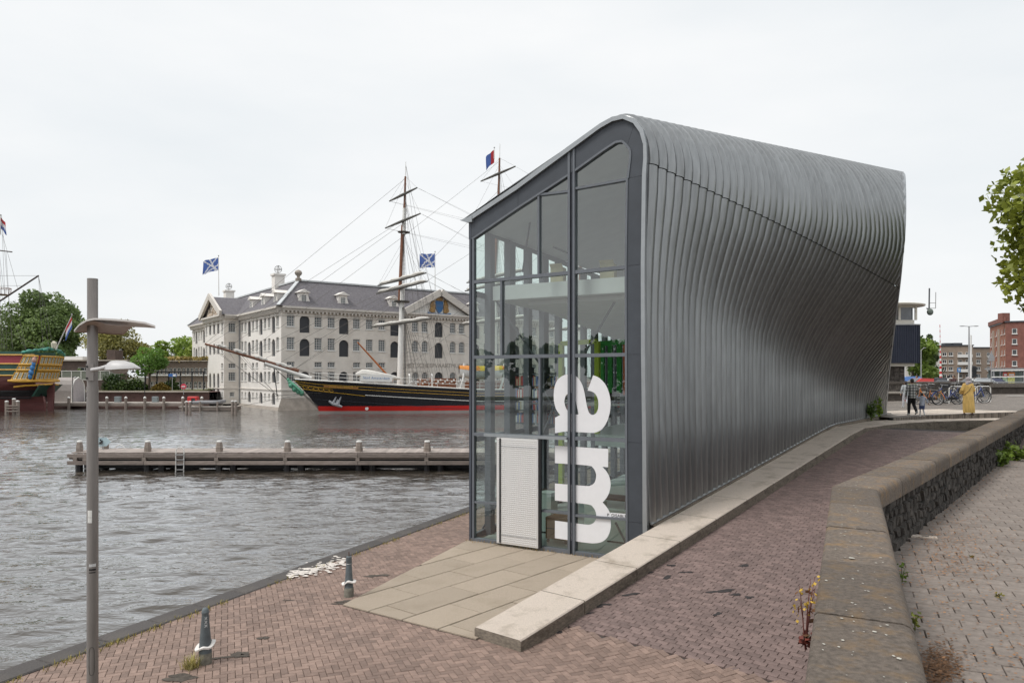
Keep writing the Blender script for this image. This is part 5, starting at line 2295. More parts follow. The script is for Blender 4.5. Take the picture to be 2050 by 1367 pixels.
dm.matrix_basis = Matrix.Translation(c) @ Matrix.Rotation(math.radians(90), 4, 'X') @ Matrix.Translation(-c)
# anchor against the bow
mbx = MB()
ca = hull_at(2.0, 1.75, .22)
ex = (hull_at(2.6, 1.75, .22) - ca).normalized()
uz = Vector((0, 0, 1))
mbx.tube([ca - ex * .9 + uz * .1, ca - ex * .3 - uz * .32, ca + ex * .5 - uz * .55, ca + ex * .95 - uz * .75], [.16, .24, .24, .14], 6)
for k, dx in ((.0, -.35), (.0, .35)):
    mbx.tube([ca + ex * dx - uz * .35, ca + ex * (dx + .5) + uz * .75], [.26, .05], 6)
mbx.tube([ca + ex * .05 - uz * .4, ca + ex * .35 + uz * .3], .1, 6)
mbx.build('anchor', mat('anchor_grey', (.33, .34, .37), .5), ship, smooth=True)
# figurehead and bowsprit
mbx = MB()
for x, z, r in ((-4.1, 4.5, .28), (-3.9, 4.1, .4), (-3.4, 3.6, .45), (-2.9, 3.25, .42), (-2.5, 2.95, .36), (-4.3, 4.85, .22)):
    mbx.ball(tuple(sp(x, -.15, z)), (r, r, r * 1.15), 9, 7)
mbx.tube([sp(-4.2, -.2, 4.7), sp(-3.4, -.55, 4.0), sp(-2.6, -.7, 3.2)], [.15, .22, .15], 6)
mbx.build('figurehead', M_fig, ship, smooth=True)
bs0, bs1 = sp(-1.2, 0, 5.0), sp(-15.1, 0, 9.7)
MB().tube([bs0, bs0.lerp(bs1, .45)], [.33, .28], 10).build('bowsprit', M_white, ship, smooth=True)
MB().tube([bs0.lerp(bs1, .12) + Vector((0, 0, .5)), bs1], [.27, .13], 10).build('jib_boom', M_mast, ship, smooth=True)
mbx = MB()
for f0, f1, r in ((.17, .36, .3), (.42, .55, .26), (.62, .74, .26), (.80, .9, .22)):
    pts = [bs0.lerp(bs1, lerp(f0, f1, k / 6)) + Vector((0, 0, .62 - .2 * f0 + .07 * math.sin(k * 2.1))) for k in range(7)]
    mbx.tube(pts, [r * .4, r, r * .8, r * 1.1, r * .75, r, r * .3], 7)
mbx.build('furled_jib', M_sail, ship, smooth=True)
ds0, ds1 = bs0.lerp(bs1, .36), bs0.lerp(bs1, .33) - Vector((0, 0, 3.9))
MB().tube([ds0, ds1], [.09, .06], 6).build('dolphin_striker', M_black, ship)

rig = MB()


def rope(a, b, r=.022):
    rig.tube([a, b], r, 4, caps=False)


def mast(x0, top, yards, lower_top, side_x):
    """mast with yards at (height, half length); returns head point"""
    rake = .028
    def mp(z):
        return sp(x0 + (z - 3) * rake, 0, z)
    m_ = MB().tube([mp(2.6), mp(lower_top)], [.42, .36], 12).build('mast', M_white, ship, smooth=True)
    MB().tube([mp(lower_top - 2.2) + Vector((-.35, 0, 0)), mp(lower_top + 9.0) + Vector((-.2, 0, 0))], [.27, .23], 10).build('topmast', M_mast, m_, smooth=True)
    MB().tube([mp(lower_top + 7.6), mp(lower_top + 11.5)], [.3, .26], 10).build('mast_doubling', M_white, m_, smooth=True)
    MB().tube([mp(lower_top + 9.5), mp(top)], [.2, .14], 8).build('topgallant_mast', M_mast, m_, smooth=True)
    MB().tube([mp(top), mp(top + 2.2)], [.06, .04], 6).build('mast_pole', M_white, m_)
    MB().tube([mp(lower_top - 2.4), mp(lower_top - 2.2)], [1.1, 1.2], 10).build('mast_top', M_yard, m_)
    MB().tube([mp(lower_top + 7.9), mp(lower_top + 8.0)], [.9, .95], 10).build('crosstree', M_yard, m_)
    hd = math.radians(147)
    g = Vector((math.sin(hd), math.cos(hd), 0))
    for z, hl, sail in yards:
        c = mp(z) + Vector((-.25, -.42, 0))
        y_ = MB().tube([c - g * hl, c - g * hl * .5, c, c + g * hl * .5, c + g * hl], [.1, .17, .22, .17, .1], 8).build('yard', M_yard, m_, smooth=True)
        if sail:
            sm = MB()
            k = 13
            pts = [c + g * lerp(-hl * .93, hl * .93, i / (k - 1)) + Vector((0, 0, .22 + .05 * math.sin(i * 1.9))) for i in range(k)]
            sm.tube(pts, [.08] + [.22 + .05 * math.sin(i * 2.3) for i in range(k - 2)] + [.08], 7)
            sm.build('furled_sail', M_sail, y_, smooth=True)
        for sgn in (-1, 1):       # lifts and braces
            rope(c + g * hl * sgn, mp(min(z + 6, top)), .015)
            rope(c + g * hl * sgn, mp(z) + SKK * 14 + Vector((0, 0, -3.5)), .012)
        for i in range(9):        # foot ropes
            pass
    # shrouds with ratlines on both sides
    for sd in (-1, 1):
        feet = [sp(x0 + .4 + k * .75, sd * 4.7, sheer(x0) + .2) for k in range(6)]
        heads = [mp(lower_top - 2.3) + Vector((0, 0, 0))] * 6
        for a, b in zip(feet, heads):
            rope(a, b, .028)
        for j in range(1, 20):
            f = j / 21
            pts = [a.lerp(b, f) for a, b in zip(feet, heads)]
            rope(pts[0], pts[-1], .014)
        f2 = [mp(lower_top - 2.3) + SKK * (k * .3 - .3) + SNN * (sd * 1.1) for k in range(4)]
        for a in f2:
            rope(a, mp(lower_top + 8), .022)
        for j in range(1, 16):
            f = j / 17
            rope(f2[0].lerp(mp(lower_top + 8), f), f2[-1].lerp(mp(lower_top + 8), f), .013)
        f3 = [mp(lower_top + 8) + SKK * (k * .3 - .2) + SNN * (sd * .9) for k in range(3)]
        for a in f3:
            rope(a, mp(top - .5), .018)
        for j in range(1, 14):
            f = j / 15
            rope(f3[0].lerp(mp(top - .5), f), f3[-1].lerp(mp(top - .5), f), .012)
        for k in range(5):        # backstays
            rope(sp(x0 + 5 + k * .7, sd * 4.8, sheer(x0 + 5) + .1), mp(lower_top + 8 + (k % 3) * 5), .018)
    return mp


SKK, SNN = Vector((SK.x, SK.y, 0)), Vector((SN.x, SN.y, 0))
YF = [(32.0, 4.8, False), (28.1, 6.1, False), (19.5, 8.4, True), (18.3, 8.9, True), (13.1, 10.3, True)]
mf = mast(11.4, 34.8, YF, 18.6, 0)
mm = mast(26.0, 39.0, [(36.4, 5.0, False), (32.0, 6.3, False), (20.6, 8.7, True), (19.3, 9.2, True), (13.8, 10.6, True)], 20.0, 0)
mz = mast(40.5, 35.5, [(31.5, 4.4, False), (27.0, 5.6, False), (18.3, 7.8, True), (13.0, 8.8, True)], 18.0, 0)
for f, z in ((1.0, 34.5), (.97, 28.5), (.82, 28.0), (.66, 26.0), (.66, 19.0), (.5, 18.5), (.36, 18.0), (.2, 17.5), (.2, 16.5)):
    rope(bs0.lerp(bs1, f), mf(z), .02)
for z0, z1 in ((8, 20), (17, 27), (18, 34), (26, 38.5), (6, 17)):
    rope(mf(z0), mm(z1), .018)
    rope(mm(z0), mz(z1 - 3), .018)
for z, hl, _s in YF:
    hd = math.radians(147)
    g = Vector((math.sin(hd), math.cos(hd), 0))
    for sgn in (-1, 1):
        rope(mf(z) + g * hl * sgn, mm(z - 4), .013)
for f in (1.0, .96, .7, .66):
    rope(bs0.lerp(bs1, f), ds1, .02)
for s in (-1, 1):
    for z in (.7, .9):
        rope(bs0.lerp(bs1, .38), hull_at(-.2, z, .05) if s < 0 else hull_at(-.25, z + .2, .05), .028)
    rope(ds1, hull_at(.2, 3.0, .1), .022)
    for f in (1.0, .66):
        rope(bs0.lerp(bs1, f), sp(3.5, s * 3.0, 4.5), .018)
for f in (.62, .7, .78, .86, .94):
    rope(bs0.lerp(bs1, f), bs0.lerp(bs1, f - .05) - Vector((0, 0, .9)), .012)
rope(hull_at(.6, 3.4, .05), P(470, 815, 112), .03)
rope(hull_at(.6, 3.2, .05), P(472, 800, 108), .03)
rig.build('rigging', M_rope, ship, kind='stuff')

# things on her deck
mbx = MB()
for x in [k * 1.25 - 1.5 for k in range(48)]:
    if 17 < x < 21:
        continue
    y = -interp((x + 3) / 62, AX, BD) + .15
    mbx.tube([sp(x, y, sheer(x)), sp(x, y, sheer(x) + 1.0)], .03, 4)
for h in (.5, 1.0):
    mbx.tube([sp(k * 1.25 - 1.5, -interp((k * 1.25 + 1.5) / 62, AX, BD) + .15, sheer(k * 1.25 - 1.5) + h) for k in range(48)], .03, 4)
mbx.build('deck_railing', M_white, ship, kind='stuff')
mbx = MB()
pts = [sp(4.7 + k * .9, -2.4, sheer(5) + .75 + (.5 - abs(k - 1.2) * .13)) for k in range(8)]
mbx.tube(pts, [.2, .55, .6, .55, .5, .42, .35, .15], 8)
mbx.build('deck_awning', M_sail, ship, smooth=True)
a_, b_ = sp(5.2, -3.35, sheer(6) + .72), sp(9.6, -4.0, sheer(8) + .72)
bn = MB().bar(a_, b_, .95, .04, up=(SN.x, SN.y, 0)).build('banner', M_white, ship)
text_obj('banner_lettering', 'Stad Amsterdam', mat('banner_blue', (.15, .26, .5), .6), (a_ + b_) / 2 - SNN * .05, b_ - a_, (0, 0, 1), .5, bn, 1.1, .03)
mbx = MB(Matrix(((SK.x, SN.x, 0, sp(16, 0, 0).x), (SK.y, SN.y, 0, sp(16, 0, 0).y), (0, 0, 1, WATER_Z), (0, 0, 0, 1))))
mbx.box(-1.5, -1.9, 3.0, 3.5, 1.9, 5.0)
mbx.box(6, -2.0, 2.6, 12, 2.0, 4.6)
mbx.box(17, -2.0, 2.6, 26, 2.0, 4.7)
mbx.build('deckhouse', mat('deckhouse_brown', (.24, .09, .04), .5, var=.2, scale=2), ship)
for x in (12.2, 15.5):
    MB().tube([sp(x, -3.4, 3.5), sp(x, -3.4, 5.4), sp(x, -3.1, 5.6)], .13, 8).build('bollard_vent', M_white, ship, smooth=True)
MB().tube([sp(10.2, -1.2, 4.6), sp(4.9, -2.8, 10.1)], [.16, .1], 7).build('derrick', mat('orange_varnish', (.48, .14, .03), .5), ship, smooth=True)
# lifeboat under an orange and yellow cover, on its davits
for bx in (19.4,):
    lb = MB()
    cov = MB()
    rows, crow = [], []
    for k in range(11):
        f = k / 10
        x = bx + f * 7.2
        b = 1.25 * math.sin(math.pi * (f * .92 + .04)) ** .55
        zk = 4.9 + .35 * (2 * f - 1) ** 2
        zt = 6.1 + .3 * (2 * f - 1) ** 2
        rows.append([sp(x, -3.9 + b * math.sin(a), lerp(zt, zk, math.cos(a)) if abs(a) < 1.6 else zt) for a in [-1.57, -1.2, -.8, -.4, 0, .4, .8, 1.2, 1.57]])
        crow.append([sp(x, -3.9 + b * math.cos(a) * 1.03, zt + .75 * math.sin(a) * (1 - .3 * (2 * f - 1) ** 2)) for a in [0, .5, 1.0, 1.57, 2.1, 2.6, 3.14]])
    lb.grid(rows)
    lo_ = lb.build('lifeboat', M_white, ship, smooth=True)
    for k in range(10):
        cov.cur = 1 if 3 < k < 9 else 0
        cov.grid([crow[k], crow[k + 1]])
    cov.build('lifeboat_cover', [mat('cover_orange', (.68, .27, .06), .7), mat('cover_yellow', (.72, .50, .06), .7)], lo_, smooth=True)
    for k in (.5, 6.7):
        MB().tube([sp(bx + k - .5, -4.3, 3.3), sp(bx + k, -4.5, 5.2), sp(bx + k + .2, -4.0, 7.2)], [.2, .16, .1], 6).build('davit', M_white, ship, smooth=True)
mbx = MB()
for k in range(26):
    mbx.ball(tuple(sp(11.9 + k * .33, -4.35, sheer(14) + .35 + .25 * (k % 3))), (.12, .12, .16), 6, 5)
mbx.build('deadeyes', M_white, ship, kind='stuff', smooth=True)
# house flag at the main truck
flag(P(989.5, 297, 114), P(989.5, 318, 114), Vector((-1.3, -.4, -.3)), 2.0, lambda u, v: 2 if u < .45 else 0, 'red and blue flag at the top of the main mast', .2, droop=.7)

# ------------------------------------------------------------------ the old gilded ship at the left edge
VS = Vector((-71.9, 112.0))                       # near stern corner
VT = Vector((-0.10, 0.995)).normalized()          # across the transom, away from the viewer
VA = Vector((VT.y, -VT.x))                        # aft


def vp(a, b, z):
    p = VS + VA * a + VT * b
    return Vector((p.x, p.y, WATER_Z + z))


M_vyel = mat('ochre_gilding', (0.60, 0.33, 0.035), 0.5, var=0.15, scale=2)
M_vgreen = mat('dark_green_paint', (0.02, 0.075, 0.055), 0.5, var=0.2, scale=1)
M_vmar = mat('maroon_hull', (0.115, 0.035, 0.032), 0.6, var=0.2, scale=0.7, stretch=(1, 1, 5))
M_vred = mat('crimson_band', (0.27, 0.03, 0.045), 0.5, var=0.1)
M_vblk = mat('tarred_wale', (0.02, 0.018, 0.02), 0.6, var=0.2)
M_vpane = mat('cream_lights', (0.62, 0.58, 0.46), 0.5, var=0.15, scale=3)
voc = thing('gilded_ship', 'old sailing ship with ornate ochre and green stern galleries at the left edge', 'ship', tuple(vp(-8, 4, 0)))
mbx = MB()
ST = [-40, -30, -20, -12, -7, -4, -2, -.6]
ZL = [-.6, 0.2, 1.2, 2.2, 3.2, 4.1, 4.9, 5.5, 5.9, 6.4, 6.8, 7.3, 7.8, 8.6, 9.1]


def vhull(a, z, far=False):
    f = max(0, min(1, (a + 14) / 13.4)) ** 1.7           # narrowing towards the sternpost
    low = interp(z, [-.6, 1, 2.5, 4.2, 6, 9], [.7, -.1, -.5, -.5, -.1, .35])
    aft = interp(z, [-.6, 1, 2.5, 3.6, 4.4, 6, 9], [3.35, 3.2, 2.6, 1.4, .35, .3, .45])
    b = lerp(low, aft, f)
    return vp(a, 7.0 - b if far else b, z)


rowsn = [[vhull(a, z) for a in ST] for z in ZL]
matrow = [0, 0, 0, 1, 0, 0, 0, 3, 4, 3, 4, 2, 2, 3]
for i in range(len(ZL) - 1):
    mbx.cur = matrow[i]
    mbx.grid([rowsn[i], rowsn[i + 1]])
    mbx.grid([[vhull(a, ZL[i], True) for a in ST], [vhull(a, ZL[i + 1], True) for a in ST]])
vh = mbx.build('hull', [M_vmar, M_vblk, M_vred, M_vgreen, M_vgreen], voc)
for z in (5.45, 6.3, 7.2, 8.55):
    MB().tube([vhull(a, z) - Vector((VT.x, VT.y, 0)) * .08 for a in ST], .12, 6).build('ochre_moulding', M_vyel, voc)
for z in (2.0, 3.0):
    MB().tube([vhull(a, z) - Vector((VT.x, VT.y, 0)) * .08 for a in ST[:-1]], .16, 6).build('wale', M_vblk, voc)
MB().prism([vp(-.2, 3.3, -.6), vp(.55, 3.3, -.6), vp(.75, 3.3, 4.2), vp(-.3, 3.3, 4.2)], (VT.x * .4, VT.y * .4, 0)).build('rudder', M_vmar, voc)
MB().prism([vp(.4, .2, 4.0), vp(.4, 6.8, 4.0), vp(-1.0, 6.2, 2.2), vp(-1.0, .8, 2.2)], (VA.x * -.3, VA.y * -.3, 0)).build('lower_counter', M_vgreen, voc)


def stern_panel(fn, nu, rowz, m_back, name, nbars):
    """gallery: backing sheet, ochre bands, window lights"""
    mb_ = MB()
    mb_.grid([[fn(u / 8, z, 0) for u in range(9)] for z in rowz])
    g = mb_.build(name, m_back, voc)
    for i, z in enumerate(rowz):
        if i % 2 == 0 or i in (0, len(rowz) - 1):
            MB().tube([fn(u / 12, z, .10) for u in range(13)], .15, 6).build('gallery_band', M_vyel, g)
    for i in range(len(rowz) - 1):
        if i % 2 == 0 or i == 3:
            z0, z1 = rowz[i] + .16, rowz[i + 1] - .14
            for k in range(nu):
                u0, u1 = (k + .14) / nu, (k + .86) / nu
                MB().poly([fn(u0, z0, .07), fn(u1, z0, .07), fn(u1, z1, .07), fn(u0, z1, .07)]).build('light', M_vpane, g)
                lt = MB()
                for q in range(1, 2):
                    u = lerp(u0, u1, q / 2)
                    lt.tube([fn(u, z0, .09), fn(u, z1, .09)], .014, 4)
                for q in range(1, 3):
                    z = lerp(z0, z1, q / 3)
                    lt.tube([fn(u0, z, .09), fn(u1, z, .09)], .014, 4)
                lt.build('lattice', M_vgreen, g, kind='stuff')
            for k in range(nu + 1):
                MB().tube([fn(k / nu, z0 - .1, .10), fn(k / nu, z1 + .1, .10)], .07, 5).build('pilaster', M_vyel, g)
    return g


def transom(u, z, off):
    a = interp(z, [4.6, 8.6], [-.55, .45]) + .25 * math.sin(math.pi * u)
    return vp(a + off, lerp(.15, 6.85, u), z)


def sidegal(u, z, off):
    a0 = interp(z, [4.6, 8.6], [-3.6, -1.6])
    a1 = interp(z, [4.6, 8.6], [-.55, .45])
    return vp(lerp(a0, a1, u), -.35 - off - .25 * math.sin(math.pi * u), z)


RZS = [4.75, 6.0, 6.25, 6.85, 7.1, 8.35]
stern_panel(transom, 7, RZS, M_vyel, 'stern_gallery', 3)
stern_panel(sidegal, 4, RZS, M_vyel, 'quarter_gallery', 3)
MB().tube([vp(-3.9, -.5, 4.65), vp(-2, -.65, 4.55), vp(-.5, -.5, 4.6), vp(-.2, .2, 4.6), vp(0, 3.5, 4.5), vp(-.2, 6.8, 4.6)], .2, 7).build('gallery_base', M_vyel, voc)
MB().tube([vp(-3.2, -.3, 3.7), vp(-1.6, -.3, 3.9), vp(.2, .6, 4.0), vp(.5, 3.5, 4.1), vp(.1, 6.6, 3.9)], .14, 7).build('gallery_base', M_vyel, voc)
mbx = MB()
for a, b, z, r in ((-1.6, -.5, 8.9, .42), (-.9, -.5, 9.05, .5), (-.1, -.3, 9.2, .42), (.5, 1.2, 9.35, .4), (.6, 2.6, 9.45, .42), (.6, 4.2, 9.4, .42), (.5, 5.8, 9.1, .42), (.5, 6.8, 8.8, .3)):
    mbx.ball(tuple(vp(a, b, z)), (r, r, r * .7), 8, 6)
mbx.tube([vp(-1.9, -.5, 8.75), vp(-.4, -.4, 9.1), vp(.6, 2, 9.65), vp(.7, 5.5, 9.3), vp(.6, 6.9, 8.6)], .2, 7)
mbx.build('carved_taffrail', mat('taffrail_green', (.05, .23, .17), .5, var=.5, scale=1.5), voc, smooth=True)
mbx = MB()
for z, r, a in ((5.3, .3, -.75), (5.9, .38, -.6), (6.6, .36, -.42), (7.2, .3, -.25)):
    mbx.ball(tuple(vp(a, -.55, z)), (r, r, .5), 9, 7)
mbx.build('carved_figure', mat('figure_blue', (.05, .2, .45), .5, var=.2), voc, smooth=True)
mbx = MB()
mbx.ball(tuple(vp(-.15, -.6, 7.75)), (.34, .34, .45), 9, 7)
mbx.ball(tuple(vp(-.05, -.6, 8.2)), .2, 9, 7)
mbx.build('carved_torso', mat('figure_pink', (.55, .32, .26), .5), voc, smooth=True)
MB().lathe([(.15, 0), (.36, .1), (.42, .8), (.36, .95), (.12, 1.2)], 8, tuple(vp(.8, 3.2, 9.6))).build('stern_lantern', M_vpane, voc)
# mizzen mast, yards, rigging
mz0 = vp(-7.6, 3.4, 8)
MB().tube([mz0, mz0 + Vector((0, 0, 14)), mz0 + Vector((0, 0, 26))], [.32, .26, .12], 9).build('mast', M_mast, voc, smooth=True)
MB().tube([P(-60, 642, 114), P(77, 552, 110)], [.14, .12], 8).build('lateen_yard', mat('dark_spar', (.06, .04, .035), .6), voc, smooth=True)
MB().tube([P(-40, 497, 114), P(24, 504.5, 112)], .09, 7).build('yard', mat('dark_spar', (.06, .04, .035), .6), voc, smooth=True)
mbx = MB()
c = P(2, 590, 115)
for k in range(14):
    a = 2 * math.pi * k / 14
    mbx.tube([c + Vector((1.25 * math.cos(a), 1.25 * math.sin(a), 0)), c + Vector((1.35 * math.cos(a), 1.35 * math.sin(a), 1.0))], .035, 4)
mbx.lathe([(1.2, -.06), (1.25, .04)], 14, tuple(c))
mbx.tube([c + Vector((1.35 * math.cos(a * .45), 1.35 * math.sin(a * .45), 1.0)) for a in range(14)], .05, 5, closed=True)
mbx.build('fighting_top', M_mast, voc)
vr = MB()
for (a, b) in (((3, 430), (26, 700)), ((3, 430), (14, 700)), ((5, 470), (36, 580)), ((0, 585), (53, 702)), ((30, 600), (53, 702)), ((77, 552), (86, 695)), ((77, 552), (99, 700)), ((77, 552), (108, 702)), ((0, 552), (77, 552)), ((0, 572), (44, 572)), ((12, 505), (24, 690)), ((15, 665), (95, 700)), ((-4, 590), (10, 700)), ((0, 590), (4, 700)), ((-5, 480), (9, 590)), ((-5, 480), (4, 590))):
    vr.tube([P(*a, 113), P(*b, 113)], .022, 4)
for k in range(16):
    z = lerp(600, 695, k / 15)
    vr.tube([P(lerp(0, -4, 0) - 4, z, 113), P(lerp(3, 11, k / 15), z, 113)], .014, 4)
vr.build('rigging', M_rope, voc, kind='stuff')
es0, es1 = P(112, 700, 114), P(144, 631, 113)
flag(es1, es0, Vector((-.9, -.2, -1.6)), 1.7, lambda u, v: 2 if v < .34 else (1 if v < .67 else 0), 'red white and blue ensign on the staff of the gilded ship', .2, name='ensign', droop=.2)
flag(P(1, 432, 115), P(1, 470, 115), Vector((1.0, -.1, -.6)), 1.7, lambda u, v: 2 if v < .34 else (1 if v < .67 else 0), 'red white and blue flag at the mast of the gilded ship', .15, droop=.4)

# ------------------------------------------------------------------ the far bank on the left
M_bankbrick = mat('bank_brick', (0.13, 0.075, 0.065), 0.9, var=0.25, scale=1.2, bump=0.3, bscale=6)
M_bldbrick = mat('brown_brick', (0.10, 0.072, 0.062), 0.9, var=0.2, scale=1.6, bump=0.25, bscale=8)
M_taupe = mat('taupe_brick', (0.20, 0.155, 0.125), 0.9, var=0.15, scale=1.6)
M_paleconc = mat('pale_concrete', (0.42, 0.37, 0.32), 0.9, var=0.12, scale=1)
bank = MB()
bx0, bx1 = -130, -52
bank.poly([(bx0, 127, -1.5), (bx1, 127, -1.5), (bx1, 127, 1.55), (bx0, 127, 1.55)])
bank.poly([(bx0, 127, 1.55), (bx1, 127, 1.55), (bx1 - 10, 262, 2.2), (-400, 262, 2.2)])
bank.build('far_bank', M_bankbrick, kind='structure')
MB().box(bx0, 126.6, 1.55, bx1, 127.4, 1.8).build('bank_coping', M_paleconc, kind='structure')
gr = MB()
gr.poly([(bx0, 127.5, 1.80), (bx1 - 2, 127.5, 1.80), (bx1 - 12, 200, 2.3), (-200, 200, 2.3)])
gr.build('far_lawn', mat('lawn', (.12, .12, .05), .95, var=.4, scale=.3), kind='structure')

# low landing stage along the far bank
stage = thing('landing_stage', 'long grey landing stage on piles before the far brick bank', 'jetty', (-65, 122, WATER_Z))
MB().box(-79.5, 121.0, -.16, -50.5, 124.5, 0.02).build('deck', mat('bleached_deck', (.46, .42, .38), .9, var=.15, scale=1), stage)
MB().box(-79.5, 120.8, -.55, -50.5, 120.98, -.16).build('edge_beam', M_wood, stage)
for k in range(10):
    x = -78.5 + k * 3.1
    MB().tube([(x, 120.6, -1.6), (x, 120.6, .75)], .22, 8).build('pile', M_wood, stage, smooth=True)
    MB().lathe([(.24, 0), (.24, .12), (.05, .3)], 8, (x, 120.6, .72)).build('pile_cap', M_white, stage)
for x in (-72.5, -60.6):
    lp = thing('quay_lantern', 'slim dark lamp post on the landing stage %s' % ('near the curved grey shed' if x < -70 else 'before the dark pergola'), 'lamp', (x, 122, 0))
    MB().tube([(x, 122, 0), (x, 122, 4.2)], .06, 7).build('post', M_black, lp)
    MB().tube([(x, 122, 4.2), (x + .35, 121.9, 4.25)], .05, 6).build('arm', M_black, lp)
    MB().ball((x + .5, 121.9, 4.1), (.2, .2, .13), 8, 6).build('head', M_steel, lp, smooth=True)
for px, lab in ((236, 'left of the two grey boxes on the landing stage'), (311, 'right of the two grey boxes on the landing stage')):
    p = P(px, 803, 122.5)
    b_ = MB(RZ(0, (p.x, 122.5, .02))).chbox(-.45, -.3, 0, .45, .3, .95, .06).build('utility_box', mat('box_grey', (.2, .23, .24), .6))
    tag(b_, lab, 'box')

# curved timber shed
sh = thing('timber_shed', 'grey timber shed with rounded gables on the landing stage', 'shed', (-66.8, 125.5, .02))
prof = []
for k in range(13):
    a = math.pi * k / 12
    prof.append((math.cos(a), max(0, math.sin(a))))
M_shed = mat('grey_cladding', (.36, .33, .31), .85, var=.15, scale=2, stretch=(1, 1, 7))
p0, p1 = Vector((-77.3, 125.2, 0)), Vector((-73.0, 126.8, 0))


def shed(ax, x0, x1, y0, y1, h, wall):
    rows = []
    out = [(0, 0), (0, wall), (.06, wall + (h - wall) * .45), (.2, h * .88), (.5, h), (.8, h * .88), (.94, wall + (h - wall) * .45), (1, wall), (1, 0)]
    m1 = MB()
    m1.grid([[(lerp(x0, x1, f), lerp(y0, y1, f) + u * 3.6 - 1.8 + 1.8, z + .02) for u, z in out] for f in (0, 1)])
    m1.build('skin', M_shed, sh)
    for f in (0, 1):
        MB().poly([(lerp(x0, x1, f), lerp(y0, y1, f) + u * 3.6, z + .02) for u, z in out]).build('gable', mat('lilac_boards', (.52, .48, .49), .8, var=.12, scale=3), sh)
        MB().tube([(lerp(x0, x1, f), lerp(y0, y1, f) + u * 3.6, z + .02) for u, z in out], .12, 6).build('gable_trim', M_white, sh)


shed(0, -77.0, -73.2, 123.0, 123.0, 4.1, 1.9)
MB().box(-79.3, 123.2, 2.3, -77.05, 125.5, 2.75).build('porch_roof', M_white, sh)
MB().box(-79.2, 124.5, .02, -77.05, 125.4, 2.3).build('porch', M_black, sh)

# brown brick buildings behind the bank
bd = thing('brick_office', 'low brown brick building with rows of white windows beside the museum', 'building', (-66, 142, 1.8))
O = Vector((-69.5, 140.0))
U = Vector((1, 0))
N_ = Vector((0, -1))
mbx = MB()
hl = []
for (u0, n, z) in ((1.2, 13, 4.55), (-.0, 0, 0), (1.0, 14, 1.95)):
    for k in range(n):
        hl.append((u0 + k * .82, u0 + k * .82 + .66, z, z + 1.35, False))
wall_holes(mbx, O, U, N_, 13.0, 1.6, 7.1, hl, .2)
mbx.build('wall', M_taupe, bd)
for u0, u1, za, zb, _ in hl:
    window(bd, O, U, N_, (u0 + u1) / 2, za, u1 - u0, zb - za, False, 2, 2, M_white, M_glass_far, .15, True)
MB().box(-56.5, 139.2, 1.6, -50.0, 150, 7.35).build('end_block', M_bldbrick, bd)
MB().box(-69.6, 139.6, 7.1, -56.5, 150, 7.3).build('roof_edge', M_paleconc, bd)
mbx = MB()
rng0 = np.random.default_rng(3)
n = 1500
pts = np.stack([rng0.uniform(-66, -50.3, n), rng0.uniform(139.6, 144, n), rng0.uniform(7.2, 7.9, n)], axis=1)
link('roof_grass', leaves_mesh('roof_grass', pts, rng0.uniform(.2, .5, n), rng0.uniform(0, 1, n), leaf_mat('dry_grass', (.32, .27, .10)), rng0, aspect=2.2), bd, kind='stuff')
MB().box(-53.2, 139.12, 1.7, -51.6, 139.2, 4.2).build('door', mat('door_grey', (.22, .24, .24), .6), bd)
bl = thing('dark_brick_house', 'dark brick house with one white framed window behind the gilded ship', 'building', (-82, 142, 1.8))
O2 = Vector((-88.0, 141.0))
mbx = MB()
hl2 = [(5.2, 7.6, 4.3, 6.0, False)]
wall_holes(mbx, O2, U, N_, 14.6, 1.6, 7.2, hl2, .2)
mbx.build('wall', M_bldbrick, bl)
window(bl, O2, U, N_, 6.4, 4.3, 2.4, 1.7, False, 2, 1, M_white, M_glass_far, .12, True)
MB().box(-88, 140.7, 7.2, -73.2, 150, 7.45).build('roof_edge', M_paleconc, bl)
MB().box(-86, 142, 7.4, -82.5, 146, 8.1).build('roof_unit', M_white, bl)
MB().box(-78.4, 143, 7.4, -76.8, 146, 9.4).build('chimney', M_bldbrick, bl)
wf = thing('white_railing', 'white framed railing panels on a brown wall behind the lamp post', 'railing', (-73, 131, 2))
MB().box(-80, 131, 1.7, -69.5, 131.4, 3.6).build('parapet', M_bldbrick, wf)
for k in range(7):
    MB().box(-79.9 + k * 1.7, 131.1, 3.6, -79.8 + k * 1.7, 131.2, 5.3).build('post', M_white, wf)
for z in (3.65, 5.2):
    MB().box(-80, 131.08, z, -69.5, 131.22, z + .1).build('rail', M_white, wf)
for k in range(6):
    MB().poly([(-79.75 + k * 1.7, 131.15, 3.7), (-78.25 + k * 1.7, 131.15, 3.7), (-78.25 + k * 1.7, 131.15, 5.2), (-79.75 + k * 1.7, 131.15, 5.2)]).build('panel', mat('panel_greygreen', (.2, .22, .18), .4), wf)
pg = thing('pergola', 'black steel pergola in front of the brown brick building', 'pergola', (-63, 133, 1.85))
for k in range(6):
    x = -66.0 + k * 2.1
    MB().box(x - .09, 133, 1.8, x + .09, 133.18, 5.0).build('post', M_black, pg)
MB().box(-68.5, 132.9, 5.0, -55.2, 133.3, 5.2).build('beam', M_black, pg)
for px, lab in ((387, 'red container box beside the museum corner'),):
    p = P(px, 798, 118)
    b_ = MB(RZ(0, (p.x, 118, .0))).chbox(-.75, -.5, 0, .75, .5, 1.1, .1).build('red_container', mat('signal_red', (.55, .03, .03), .5))
    tag(b_, lab, 'container')
sg = thing('round_sign', 'round red and white sign on a post before the far brick wall', 'sign', tuple(P(367, 790, 126)))
c = P(367.5, 773.5, 126)
MB().tube([P(367.5, 790, 126), c], .05, 6).build('post', M_steel, sg)
me_ = MB().lathe([(.48, -.03), (.48, .03)], 18).mesh('disc', [mat('sign_red', (.55, .05, .09), .5)])
